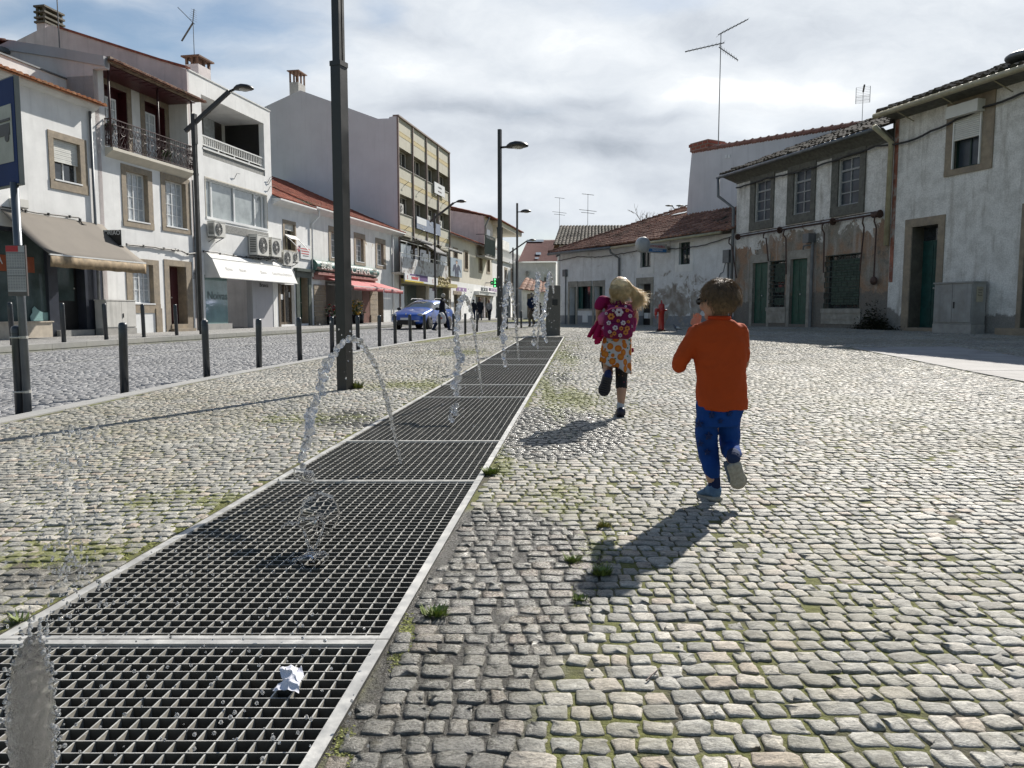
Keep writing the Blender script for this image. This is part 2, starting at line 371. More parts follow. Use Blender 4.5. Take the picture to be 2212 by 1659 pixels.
def stone_material(name, stops, wet, spec=.5, rough=.55):
 m, g, b = bsdf_mat(name)
 geo = g.n('ShaderNodeNewGeometry'); pos = geo.outputs['Position']
 at = g.n('ShaderNodeAttribute'); at.attribute_name = 'tint'
 base = g.ramp(at.outputs['Fac'], stops)
 sp1 = g.noise(g.scaled(pos, (110, 190, 190)), 1.0, 5, .7); sp2 = g.noise(g.scaled(pos, (24, 48, 48)), 1.0, 7, .7, .5); big = g.noise(pos, .7, 4, .5)
 c = g.mix(1.0, base, g.smooth(sp1, .28, .72, .50, 1.45), 'MULTIPLY')
 c = g.mix(1.0, c, g.smooth(sp2, .30, .70, .55, 1.30), 'MULTIPLY')
 c = g.mix(1.0, c, g.smooth(big, .3, .7, .86, 1.14), 'MULTIPLY')
 dirt = g.noise(pos, .45, 7, .7); dirt2 = g.noise(pos, 3.5, 6, .65)
 if wet: c = g.mix(g.math('MULTIPLY', g.smooth(dirt, .44, .62, .12, .6), g.smooth(dirt2, .35, .6, .35, 1)), c, (.215, .195, .125))
 c = g.mix(g.smooth(sp2, .58, .72, 0, .35), c, (.05, .05, .055))
 ro = g.smooth(sp1, .3, .7, rough - .16, rough + .1)
 if wet:
  wm = wet_mask(g, pos)
  c = g.mix(wm, c, g.mix(1.0, c, (.46, .455, .44), 'MULTIPLY'))
  ro = g.mix(wm, ro, g.smooth(sp1, .3, .7, .14, .42))
 if wet:
  tot = None; sx = g.n('ShaderNodeSeparateXYZ'); g.l(pos, sx.inputs[0])
  for (u, v, rx, ry, am) in MOSS:
   cc = on_ground(u, v); dx = g.math('DIVIDE', g.math('SUBTRACT', sx.outputs[0], cc.x), rx); dy = g.math('DIVIDE', g.math('SUBTRACT', sx.outputs[1], cc.y), ry)
   e = g.math('MULTIPLY', g.math('EXPONENT', g.math('MULTIPLY', g.math('ADD', g.math('MULTIPLY', dx, dx), g.math('MULTIPLY', dy, dy)), -1.0)), am); tot = e if tot is None else g.math('MAXIMUM', tot, e)
  mn = g.math('ADD', g.math('MULTIPLY', g.noise(pos, 5, 7, .7), .45), g.math('MULTIPLY', g.noise(pos, 24, 5, .6), .55)); mk = g.smooth(g.math('ADD', g.math('MULTIPLY', tot, .30), mn), .66, .76); c = g.mix(g.math('MULTIPLY', mk, .9), c, g.mix(sp1, (.06, .07, .012), (.22, .23, .05)))
 g.l(c, b.inputs['Base Color']); g.l(ro, b.inputs['Roughness']); b.inputs['Specular IOR Level'].default_value = spec
 hgt = g.math('ADD', g.math('MULTIPLY', sp1, .55), g.math('MULTIPLY', sp2, 1.1))
 nb = g.n('ShaderNodeBump'); nb.inputs['Distance'].default_value = .010; g.l(hgt, nb.inputs['Height']); g.l(nb.outputs[0], b.inputs['Normal'])
 g.put(nb.inputs['Strength'], g.math('SUBTRACT', .75, g.math('MULTIPLY', wm, .15)) if wet else .5)
 return m
M['cobble'] = stone_material('granite_cobble', [(0, (.23, .225, .205)), (.35, (.31, .305, .28)), (.62, (.38, .37, .335)), (.84, (.42, .39, .34)), (.93, (.38, .31, .25)), (1, (.52, .50, .45))], True, spec=.4, rough=.66)
M['sett'] = stone_material('road_sett', [(0, (.18, .18, .185)), (.5, (.225, .225, .23)), (1, (.28, .28, .28))], False, rough=.7)
def joint_material():
 m, g, b = bsdf_mat('joint_soil_and_moss')
 pos = g.n('ShaderNodeNewGeometry').outputs['Position']
 n1 = g.noise(pos, 1.1, 6, .62); n2 = g.noise(pos, 60, 5, .7); n3 = g.noise(pos, 9, 6, .6)
 soil = g.mix(n2, (.03, .026, .018), (.10, .088, .06))
 moss = g.mix(n2, (.035, .042, .008), (.20, .205, .045))
 f = g.smooth(g.math('ADD', g.math('MULTIPLY', n1, .7), g.math('MULTIPLY', n3, .45)), .44, .60)
 c = g.mix(f, soil, moss); wj = wet_mask(g, pos); c = g.mix(wj, c, g.mix(n2, (.025, .022, .018), (.07, .065, .05)))
 g.l(c, b.inputs['Base Color']); g.l(g.math('SUBTRACT', .9, g.math('MULTIPLY', wj, .62)), b.inputs['Roughness'])
 bump(g, b, g.math('ADD', n2, n3), .8, .02)
 return m
M['joint'] = joint_material()
# ------------------------------------------------------------------ the ground sheet (joint bed, road bed)
def surf(X, Y, off):
 """height of the bed: below the stones, lower under the road, raised pavement on the far side"""
 z = H(X, Y)
 return z + off
ROADZ = -.05; WALKZ = .09
def ground_mesh():
 ys = np.concatenate([np.arange(-12, 0, 2), np.arange(0, 30, .5), np.arange(30, 70, 2), np.array([75, 90, 120, 200, 400, 900])])
 vs = []; fs = []
 def strip(xf, off, ymin=-12, ymax=900):
  yy = ys[(ys >= ymin) & (ys <= ymax)]; n = None; base = len(vs)
  for y in yy:
   xs = xf(y); n = len(xs)
   z = H(xs, np.full(n, y)) + off + (.0125 if off == -.013 else 0)
   for a, c in zip(xs, z): vs.append((float(a), float(y), float(c)))
  for i in range(len(yy) - 1):
   for k in range(n - 1):
    a = base + i * n + k; fs.append((a, a + 1, a + n + 1, a + n))
 strip(lambda y: np.linspace(kx(y) + .02, GR0 - GW + GRS * y + .004, 10), -.013, ymax=GEND_S)
 strip(lambda y: np.concatenate([np.linspace(GR0 + GRS * y - .004, 14, 22), [30, 80, 400]]), -.013, ymax=GEND_S)
 strip(lambda y: np.concatenate([np.linspace(kx(y) + .02, kx(y) + 22, 24), [kx(y) + 60, kx(y) + 500]]), -.013, ymin=GEND_S)
 strip(lambda y: np.linspace(fkx(y), kx(y) + .03, 8), ROADZ - .013)
 strip(lambda y: np.concatenate([[fkx(y) - 500, fkx(y) - 60], np.linspace(fkx(y) - 8, fkx(y) + .01, 6)]), -.02)
 me = bpy.data.meshes.new('ground'); me.from_pydata(vs, [], fs); me.materials.append(M['joint'])
 o = bpy.data.objects.new('ground', me); COL.objects.link(o); tag(o, kind='structure')
GEND_S = 21.0
GEND = GEND_S
ground_mesh()
# ------------------------------------------------------------------ individually laid stones
def stones(name, mt, xf, y0, y1, pitch, wmin, wmax, lods, zoff=0.0, skew=0.0, margin=1.6, gap=.0060, jit=.0034, hj=.0013, keep=None):
 """rows of stones; xf(y)->(x0,x1) limits; lods=[(ymax, npts, rings)]"""
 V = []; F = []; T = []; base = 0
 rows = np.arange(y0, y1, pitch)
 C = []
 for j, yr in enumerate(rows):
  xa, xb = xf(yr)
  lim = .70 * yr + margin
  xa = max(xa, -lim); xb = min(xb, lim)
  if xb - xa < wmin: continue
  n = int((xb - xa) / ((wmin + wmax) / 2)) + 2
  w = rng.uniform(wmin * .92, wmax * 1.04, n) * (1 + (rng.random(n) < .10) * .4)
  e = xa + rng.uniform(-.05, 0) + np.concatenate([[0], np.cumsum(w)])
  cx = (e[:-1] + e[1:]) / 2; ww = w
  hh = pitch * np.ones(n) * rng.uniform(.92, 1.07, n)
  cy = yr + .028 * np.sin(cx * 1.3 + j * .05) + .02 * np.sin(cx * .45 + yr * .3) + .012 * np.sin(cx * 4.1 + yr * 2.2) + skew * cx + rng.normal(0, jit * .9, n)
  lo = np.maximum(cx - ww / 2, xf(yr)[0]); hi = np.minimum(cx + ww / 2, xf(yr)[1])
  cx = (lo + hi) / 2; ww = hi - lo; ok = ww > .045
  C.append(np.stack([cx, cy, ww, hh], 1)[ok])
 C = np.concatenate(C)
 if keep is not None: C = C[keep(C[:, 0], C[:, 1])]
 prevy = -99
 for (ymax, npt, prof) in lods:
  S = C[(C[:, 1] >= prevy) & (C[:, 1] < ymax)]; prevy = ymax
  if not len(S): continue
  n = len(S); th = np.linspace(0, 2 * np.pi, npt, endpoint=False) + np.pi / npt
  ct, st = np.cos(th), np.sin(th); pw = .33 if npt > 4 else 1.0
  if npt > 4: ux = np.sign(ct) * np.abs(ct) ** pw; uy = np.sign(st) * np.abs(st) ** pw
  else: ux = np.sign(ct); uy = np.sign(st)
  sc = 1.0
  ang = rng.normal(0, .085, n); tx = rng.normal(0, .02, n); ty = rng.normal(0, .02, n); dh = rng.normal(0, hj, n)
  tint = rng.random(n)
  ox = ux[None, :] * (S[:, 2] / 2 - gap / 2)[:, None]; oy = uy[None, :] * (S[:, 3] / 2 - gap / 2)[:, None]
  ox = ox + rng.normal(0, jit, (n, npt)) * .8; oy = oy + rng.normal(0, jit, (n, npt)) * .8
  zc = H(S[:, 0], S[:, 1]) + zoff + dh
  cnt = 0; rings_v = []
  for inset, zz, zn in prof:
   fx = ox * (1 - inset); fy = oy * (1 - inset)
   X = S[:, 0][:, None] + fx * np.cos(ang)[:, None] - fy * np.sin(ang)[:, None]
   Y = S[:, 1][:, None] + fx * np.sin(ang)[:, None] + fy * np.cos(ang)[:, None]
   Zz = zc[:, None] + zz + fx * tx[:, None] + fy * ty[:, None] + (rng.normal(0, zn, (n, npt)) if zn else 0)
   rings_v.append(np.stack([X, Y, Zz], 2))
  A = np.stack(rings_v, 1)                       # n, rings, npt, 3
  nr = len(prof); cap_center = npt > 4
  if cap_center:
   c = np.stack([S[:, 0], S[:, 1], zc + prof[-1][1] + .0015 + rng.normal(0, .0012, n)], 1)
   allv = np.concatenate([A.reshape(n, nr * npt, 3), c[:, None, :]], 1)
  else: allv = A.reshape(n, nr * npt, 3)
  per = allv.shape[1]
  fl = []
  for r in range(nr - 1):
   for k in range(npt): fl.append((r * npt + k, r * npt + (k + 1) % npt, (r + 1) * npt + (k + 1) % npt, (r + 1) * npt + k))
  q = np.array(fl)[None] + (np.arange(n) * per)[:, None, None] + base
  F.append(('q', q.reshape(-1, 4)))
  if cap_center:
   t = np.array([((nr - 1) * npt + k, (nr - 1) * npt + (k + 1) % npt, nr * npt) for k in range(npt)])
   F.append(('t', (t[None] + (np.arange(n) * per)[:, None, None] + base).reshape(-1, 3)))
  else:
   t = np.array([[(nr - 1) * npt + k for k in range(npt)]])
   F.append(('q', (t[None] + (np.arange(n) * per)[:, None, None] + base).reshape(-1, 4)))
  V.append(allv.reshape(-1, 3)); T.append(np.repeat(tint, per)); base += n * per
 V = np.concatenate(V); T = np.concatenate(T)
 me = bpy.data.meshes.new(name)
 quads = np.concatenate([f for k, f in F if k == 'q'] or [np.zeros((0, 4), int)]); tris = np.concatenate([f for k, f in F if k == 't'] or [np.zeros((0, 3), int)])
 me.vertices.add(len(V)); me.vertices.foreach_set('co', V.ravel())
 nl = quads.size + tris.size; me.loops.add(nl); me.loops.foreach_set('vertex_index', np.concatenate([quads.ravel(), tris.ravel()]).astype(np.int32))
 me.polygons.add(len(quads) + len(tris))
 ls = np.concatenate([np.arange(len(quads)) * 4, quads.size + np.arange(len(tris)) * 3]).astype(np.int32)
 me.polygons.foreach_set('loop_start', ls)
 me.update(calc_edges=True)
 a = me.attributes.new('tint', 'FLOAT', 'POINT'); a.data.foreach_set('value', T.astype(np.float32))
 me.materials.append(mt)
 o = bpy.data.objects.new(name, me); COL.objects.link(o); tag(o, kind='structure')
 return len(C)
P3 = [(0, -.010, 0), (.03, .0016, .0006), (.11, .0042, .0007), (.50, .0048, .0010)]
P2 = [(0, -.008, 0), (.05, .0022, .0005), (.16, .0044, .0006)]
P1 = [(0, -.006, 0), (.12, .0044, .0005)]
LOD = [(4.2, 12, P3), (8, 8, P2), (90, 4, P1)]
slab_l = lambda x, y: ~((x > slab_edge(y)) & (x < slab_edge(y) + 1.15) & (y < 17.5)) if False else np.ones(len(x), bool)
SB = [on_ground(1838, 752), on_ground(2212, 826)]
SB2 = [on_ground(1960, 745), on_ground(2212, 785)]
sb_d = (SB[1] - SB[0]); sb_d.z = 0; sb_d.normalize(); sb_n = Vector((-sb_d.y, sb_d.x, 0))
if (SB2[0] - SB[0]).dot(sb_n) < 0: sb_n = -sb_n
SBW = 1.9
def in_band(x, y):
 s = (x - SB[0].x) * sb_d.x + (y - SB[0].y) * sb_d.y; t = (x - SB[0].x) * sb_n.x + (y - SB[0].y) * sb_n.y
 return (s > -.1) & (t > -.04) & (t < SBW + .04)
keepf = lambda x, y: ~in_band(x, y)
stones('cobblestone_paving', M['cobble'], lambda y: (GR0 + GRS * y + .012, 200), .35, GEND_S, .064, .048, .080, LOD, keep=keepf)
stones('cobblestone_paving_verge', M['cobble'], lambda y: (kx(y) + .22, GR0 - GW + GRS * y - .012), .35, GEND_S, .064, .050, .082, LOD)
stones('cobblestone_paving_far', M['cobble'], lambda y: (kx(y) + .22, 200), GEND_S + .05, 42, .085, .08, .13, LOD)
stones('road', M['sett'], lambda y: (fkx(y) + .02, kx(y) + .01), 3.5, 60, .10, .09, .13, [(12, 8, P2), (90, 4, P1)], zoff=ROADZ, skew=.16, margin=.8)
def band():
 mb = MB(); L = 14.0; n = 6
 for i in range(n):
  a = i * L / n + (.014 if i else 0); b = (i + 1) * L / n - .014
  pts = [SB[0] + sb_d * a, SB[0] + sb_d * b, SB[0] + sb_d * b + sb_n * SBW, SB[0] + sb_d * a + sb_n * SBW]
  top = [Vector((p.x, p.y, Hs(p.x, p.y) + .012)) for p in pts]; bot = [p - Vector((0, 0, .05)) for p in top]
  mb.add(bot + top, [(4, 5, 6, 7), (0, 1, 5, 4), (1, 2, 6, 5), (2, 3, 7, 6), (3, 0, 4, 7)])
 o = mb.build('pavement_slabs', mat('pale_slab', (.27, .26, .25), .85, var=.2, scale=3, bmp=.4, bscale=90, col2=(.34, .33, .32), c2scale=1.2, c2soft=.2)); tag(o, kind='structure')
band()
def kerb_strip(name, xf, w, h, y0, y1, mt, step=1.0, zo=0.0):
 mb = MB(); y = y0
 while y < y1:
  y2 = y + step - .008
  a0, a1 = float(xf(y)), float(xf(y2))
  P = []
  for yy, aa in ((y, a0), (y2, a1)):
   for xx in (aa, aa + w):
    z = Hs(xx, yy) + zo; P.append(((xx, yy, z - .25), (xx, yy, z + h)))
  v = [p for q in P for p in q]   # 0 b00 1 t00 2 b01 3 t01 4 b10 5 t10 6 b11 7 t11
  mb.add(v, [(1, 3, 7, 5), (0, 1, 5, 4), (2, 6, 7, 3), (0, 2, 3, 1), (4, 5, 7, 6)])
  y += step
 o = mb.build(name, mt); tag(o, kind='structure'); return o
M['kerb'] = mat('kerb_granite', (.29, .29, .28), .75, var=.14, scale=5, bmp=.3, bscale=90, col2=(.34, .33, .31), c2scale=1.5, c2soft=.2)
kerb_strip('kerb', lambda y: kx(y), .2, .012, 1, 60, M['kerb'], 1.0)
kerb_strip('kerb_far', lambda y: fkx(y) - .2, .2, WALKZ + .02, 4, 96, M['kerb'], 1.2)
def walk():
 mb = MB(); ys = np.concatenate([np.arange(-4, 60, 2.0), np.arange(60, 110, 5)])
 for a, b in zip(ys[:-1], ys[1:]):
  x0, x1 = fkx(a) - .21, fkx(b) - .21
  mb.quad((x0 - 9, a, Hs(x0 - 9, a) + WALKZ), (x0, a, Hs(x0, a) + WALKZ), (x1, b, Hs(x1, b) + WALKZ), (x1 - 9, b, Hs(x1 - 9, b) + WALKZ))
 m, g, bs = bsdf_mat('small_sett_pavement')
 pos = g.n('ShaderNodeNewGeometry').outputs['Position']
 vo = g.n('ShaderNodeTexVoronoi', feature='DISTANCE_TO_EDGE'); g.l(pos, vo.inputs['Vector']); vo.inputs['Scale'].default_value = 13
 vc = g.n('ShaderNodeTexVoronoi'); g.l(pos, vc.inputs['Vector']); vc.inputs['Scale'].default_value = 13
 c = g.mix(vc.outputs['Color'], (.24, .235, .23), (.36, .355, .34))
 c = g.mix(g.smooth(vo.outputs['Distance'], .01, .06), (.10, .095, .085), c)
 g.l(c, bs.inputs['Base Color']); bs.inputs['Roughness'].default_value = .7; bump(g, bs, g.smooth(vo.outputs['Distance'], 0, .1), .6, .02)
 o = mb.build('pavement', m); tag(o, kind='structure')
walk()
mb = MB()
for y in np.arange(6, 44, 1.0):
 x0, x1 = fkx(y) * .56 + kx(y) * .44, fkx(y + 1) * .56 + kx(y + 1) * .44
 mb.quad((x0 - .035, y, Hs(x0, y) + ROADZ + .0135), (x0 + .035, y, Hs(x0, y) + ROADZ + .0135), (x1 + .035, y + 1, Hs(x1, y + 1) + ROADZ + .0135), (x1 - .035, y + 1, Hs(x1, y + 1) + ROADZ + .0135))
tag(mb.build('road_line', mat('worn_line', (.42, .42, .40), .7, var=.3, scale=14)), kind='structure')
# ------------------------------------------------------------------ water channel under the gratings
def gx(y): return GR0 + GRS * y
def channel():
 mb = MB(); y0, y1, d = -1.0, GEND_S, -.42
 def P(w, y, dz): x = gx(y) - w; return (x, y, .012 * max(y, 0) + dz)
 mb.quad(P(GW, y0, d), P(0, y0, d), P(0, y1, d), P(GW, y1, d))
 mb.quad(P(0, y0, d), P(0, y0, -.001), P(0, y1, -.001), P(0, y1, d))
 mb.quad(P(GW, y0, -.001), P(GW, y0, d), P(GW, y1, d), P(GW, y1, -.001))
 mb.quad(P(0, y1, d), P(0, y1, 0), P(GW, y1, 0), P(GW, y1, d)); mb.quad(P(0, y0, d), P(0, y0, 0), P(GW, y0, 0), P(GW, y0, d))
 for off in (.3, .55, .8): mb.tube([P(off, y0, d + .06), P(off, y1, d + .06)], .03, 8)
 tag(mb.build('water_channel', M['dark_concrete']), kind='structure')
channel()
BAYS = [.15, 2.03, 3.92, 5.08, 7.5, 8.66, 11.5, 12.7, 14.9, 16.2, 18.7, GEND_S - .02]
GLAB = ['nearest galvanised floor grating, with the crumpled paper on it', 'second long floor grating from the camera, under the falling splash', 'short floor grating where the nearest tall jet rises', 'long floor grating just past the nearest jet',
  'short floor grating, fifth from the camera', 'long floor grating beside the wet patch, sixth from camera', 'short floor grating, seventh from camera, left of the running girl', 'eighth floor grating from the camera', 'ninth floor grating from the camera', 'last but one floor grating before the granite slab', 'farthest floor grating, at the foot of the granite slab']
PT = .0432
def grating(i, a, b):
 root = empty('floor_grating', (gx(a), a, .012 * a), 0, GLAB[i], 'grating', 'gratings over the water channel')
 def P(w, y, dz): return Vector((gx(y) - w - gx(a), y - a, .012 * (y - a) + dz))
 fw = .034; a2, b2 = a + .003, b - .003
 fr = MB()
 def slab(w0, w1, ya, yb):
  v = [P(w0, ya, -.035), P(w1, ya, -.035), P(w1, yb, -.035), P(w0, yb, -.035), P(w0, ya, .006), P(w1, ya, .006), P(w1, yb, .006), P(w0, yb, .006)]
  fr.add(v, [(0, 3, 2, 1), (4, 5, 6, 7), (0, 1, 5, 4), (1, 2, 6, 5), (2, 3, 7, 6), (3, 0, 4, 7)])
 slab(0, fw, a2, b2); slab(GW - fw, GW, a2, b2)
 e = .026 if i == 0 else .012
 slab(fw + .001, GW - fw - .001, b2 - e, b2); slab(fw + .001, GW - fw - .001, a2, a2 + (.012 if i > 1 else .02))
 fr.build('frame', M['galv'], root)
 bars = MB(); n = int((GW - 2 * fw) / PT)
 t = .0034; th = .030
 def thin(p0, p1, wd):  # upright flat bar between two plan points given as (w,y)
  (w0, y0_), (w1, y1_) = p0, p1
  A, B = P(w0, y0_, 0), P(w1, y1_, 0); d = (B - A); d.z = 0; d.normalize(); nn = Vector((-d.y, d.x, 0)) * wd / 2
  v = [A - nn - Vector((0, 0, th)), A + nn - Vector((0, 0, th)), B + nn - Vector((0, 0, th)), B - nn - Vector((0, 0, th)), A - nn, A + nn, B + nn, B - nn]
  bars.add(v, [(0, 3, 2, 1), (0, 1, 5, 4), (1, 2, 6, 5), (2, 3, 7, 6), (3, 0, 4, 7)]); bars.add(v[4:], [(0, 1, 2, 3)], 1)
 pw = (GW - 2 * fw) / (n + 1)
 for k in range(1, n + 1): thin((fw + k * pw, a2 + .02), (fw + k * pw, b2 - .01), t)
 bars.build('bearing_bars', [M['lit_bar_side'], M['galv']], root)
 bars = MB(); L = b2 - a2; m = int(L / PT)
 for k in range(1, m):
  y = a2 + L * k / m
  if y > b2 - e: break
  ws = np.linspace(fw, GW - fw, 5); bow = rng.normal(0, .0008); pts = [(w, y + bow * (1 - ((w - GW / 2) / (GW / 2)) ** 2) * 2 - .0) for w in ws]
  for q0, q1 in zip(pts[:-1], pts[1:]): thin(q0, q1, t * .8)
 o = bars.build('cross_bars', [M['shaded_bar'], M['galv']], root); o.location.z = .0015
for i, (a, b) in enumerate(zip(BAYS[:-1], BAYS[1:])): grating(i, a, b)
# ------------------------------------------------------------------ facade frame and house parts
class Fr:
 """a facade: local x runs left to right seen from the street, local y into the building, z up"""
 def __init__(s, ox, oy, dx, dy, z0):
  L = math.hypot(dx, dy); s.D = Vector((dx / L, dy / L, 0)); s.N = Vector((-s.D.y, s.D.x, 0)); s.O = Vector((ox, oy, z0))
  s.rz = math.atan2(dy, dx)
 def P(s, k, x, y, yl=0.0):
  """picture point -> local point on the plane local y = yl"""
  u, v = Z(k, x, y); d = ray(u, v); t = ((s.O + s.N * yl) - CAMP).dot(s.N) / d.dot(s.N)
  q = CAMP + d * t - s.O; return Vector((q.dot(s.D), yl, q.z))
 def A(s, k, x, y, xl):
  """picture point -> local point on the plane local x = xl"""
  u, v = Z(k, x, y); d = ray(u, v); t = ((s.O + s.D * xl) - CAMP).dot(s.D) / d.dot(s.D)
  q = CAMP + d * t - s.O; return Vector((xl, q.dot(s.N), q.z))
 def rect(s, k, xl, xr, yt, yb, at=None, yl=0.0):
  at = xl if at is None else at
  a = s.P(k, xl, (yt + yb) / 2, yl); b = s.P(k, xr, (yt + yb) / 2, yl); t = s.P(k, at, yt, yl); m = s.P(k, at, yb, yl)
  return [a.x, b.x, m.z, t.z]
 def world(s, p): return s.O + s.D * p[0] + s.N * p[1] + Vector((0, 0, p[2]))
 def root(s, name, x, label, cat, group=None, z=0.0, y=0.0):
  w = s.world((x, y, z)); s.ox = x; s.oy = y; s.oz = z
  return empty(name, w, s.rz, label, cat, group)
def wall(mb, x0, x1, z0, z1, holes, y=0.0, depth=.22, mi=0, rmi=None):
 rmi0 = mi if rmi is None else rmi
 holes = [h for h in holes]
 xs = sorted(set([x0, x1] + [min(max(v, x0), x1) for h in holes for v in h[:2]])); zs = sorted(set([z0, z1] + [min(max(v, z0), z1) for h in holes for v in h[2:4]]))
 for a, b in zip(xs[:-1], xs[1:]):
  for c, d in zip(zs[:-1], zs[1:]):
   mx, mz = (a + b) / 2, (c + d) / 2
   if b - a < 1e-4 or d - c < 1e-4: continue
   if any(h[0] < mx < h[1] and h[2] < mz < h[3] for h in holes): continue
   mb.quad((a, y, c), (b, y, c), (b, y, d), (a, y, d), mi)
 for h in holes:
  a, b, c, d = h[:4]; dd = h[4] if len(h) > 4 else depth; rmi = h[5] if len(h) > 5 else rmi0
  mb.quad((a, y, c), (a, y, d), (a, y + dd, d), (a, y + dd, c), rmi); mb.quad((b, y, c), (b, y + dd, c), (b, y + dd, d), (b, y, d), rmi)
  mb.quad((a, y, d), (b, y, d), (b, y + dd, d), (a, y + dd, d), rmi); mb.quad((a, y, c), (a, y + dd, c), (b, y + dd, c), (b, y, c), rmi)
class House:
 """collects local coordinates relative to the facade frame; the root stands at the left foot of the facade"""
 def __init__(s, F, name, x0, label, cat='house', group=None, z=0.0):
  s.F = F; s.x0 = x0; s.z0 = z; s.root = F.root(name, x0, label, cat, group, z); s.off = Vector((-x0, 0, -z))
 def part(s, mb, name, mats, smooth=False, parent=None, fix=True):
  mb.v = [(v[0] - s.x0, v[1], v[2] - s.z0) for v in mb.v]
  return mb.build(name, mats, parent or s.root, smooth, fix=fix)
 def window(s, r, depth=.18, frame='white_frame', pane='pane', cols=2, rows=3, fw=.05, mw=.022, surround=None, sw=.14, sill=None, proud=.025, shutter=0.0, name='window', y=0.0, transom=None, surmat='granite', curtain=None):
  a, b, c, d = r[:4]; yy = y + depth
  f = MB(); t = .045
  f.box(a, b, yy - t, yy, c, c + fw); f.box(a, b, yy - t, yy, d - fw, d); f.box(a, a + fw, yy - t, yy, c + fw, d - fw); f.box(b - fw, b, yy - t, yy, c + fw, d - fw)
  ia, ib, ic, idd = a + fw, b - fw, c + fw, d - fw
  for k in range(1, cols):
   x = ia + (ib - ia) * k / cols; w = fw * .8 if (cols % 2 == 0 and k == cols // 2 and cols > 2) or cols == 2 else mw
   f.box(x - w / 2, x + w / 2, yy - t * .9, yy - .004, ic, idd)
  zt = idd
  if transom: z = ic + (idd - ic) * transom; f.box(ia, ib, yy - t * 1.1, yy - .003, z - fw * .6, z + fw * .6); zt = z
  for k in range(1, rows):
   z = ic + (zt - ic) * k / rows; f.box(ia, ib, yy - t * .8, yy - .006, z - mw / 2, z + mw / 2)
  w = s.part(f, name, M[frame])
  p = MB(); p.box(a, b, yy - .012, yy + .01, c, d); s.part(p, 'pane', M[pane], parent=w)
  if surround:
   q = MB(); x0, x1, z0, z1 = surround[:4]; pr = -proud
   q.box(x0, x1, y + pr, y + .04, d + .003, z1); q.box(x0, x1, y + pr - .01, y + .04, z0, c - .003)
   q.box(x0, a - .003, y + pr + .001, y + .04, c - .001, d + .001); q.box(b + .003, x1, y + pr + .001, y + .04, c - .001, d + .001)
   s.part(q, 'stone_surround', M[surmat], parent=w)
  if sill:
   q = MB(); q.box(a - .03, b + .03, y - .05, yy - .05, c - .04, c + .005); s.part(q, 'sill', M[sill], parent=w)
  if shutter:
   q = MB(); z = d - (d - c) * shutter; n = max(3, int((d - z) / .055)); h = (d - z) / n
   for k in range(n): q.box(a + .012, b - .012, y + .07 + (.004 if k % 2 else 0), y + .095, z + k * h + .004, z + (k + 1) * h - .002)
   q.box(a + .012, b - .012, y + .095, y + .10, z, d)
   s.part(q, 'roller_shutter', M['roller'], parent=w)
  return w
 def door(s, r, mt, depth=.25, leaves=2, panels=3, surround=None, name='door', transom=0.0, knob=True, proud=.025, surmat='granite', y=0.0, frame=None):
  a, b, c, d = r[:4]; yy = y + depth
  q = MB(); zt = d - transom; n = leaves; w = (b - a) / n
  for k in range(n):
   x0, x1 = a + k * w + .006, a + (k + 1) * w - .006; q.box(x0, x1, yy, yy + .04, c, zt)
   ph = (zt - c - .1) / panels
   for j in range(panels): q.box(x0 + w * .16, x1 - w * .16, yy - .014, yy, c + .08 + j * ph, c + .02 + (j + 1) * ph)
  dr = s.part(q, name, M[mt])
  if transom:
   q = MB(); q.box(a, b, yy + .01, yy + .03, zt + .04, d); s.part(q, 'pane', M['pane'], parent=dr)
   q = MB(); q.box(a, b, yy - .01, yy + .04, zt, zt + .04); s.part(q, 'transom_bar', M[frame or mt], parent=dr)
  if knob:
   q = MB(); q.ball((a + (b - a) * (.5 + .04 if n == 2 else .85), yy - .04, c + (zt - c) * .46), .03, n=8, m=5); s.part(q, 'handle', M['galv'], True, parent=dr)
  if surround:
   q = MB(); x0, x1, z0, z1 = surround[:4]; pr = -proud
   q.box(x0, x1, y + pr, y + .05, d + .003, z1); q.box(x0, a - .003, y + pr + .001, y + .05, z0, d + .001); q.box(b + .003, x1, y + pr + .001, y + .05, z0, d + .001)
   s.part(q, 'stone_surround', M[surmat], parent=dr)
  return dr
 def text(s, name, body, size, x, z, y, mt, parent=None, sx=1.0, face='front', ext=.003):
  Mx = Matrix.Translation((x - s.x0, y, z - s.z0)) @ Matrix.Rotation(math.pi / 2, 4, 'X')
  if face == 'left': Mx = Matrix.Translation((x - s.x0, y, z - s.z0)) @ Matrix.Rotation(-math.pi / 2, 4, 'Z') @ Matrix.Rotation(math.pi / 2, 4, 'X')
  return text_mesh(name, body, size, Mx, mt, parent or s.root, sx=sx, extrude=ext)
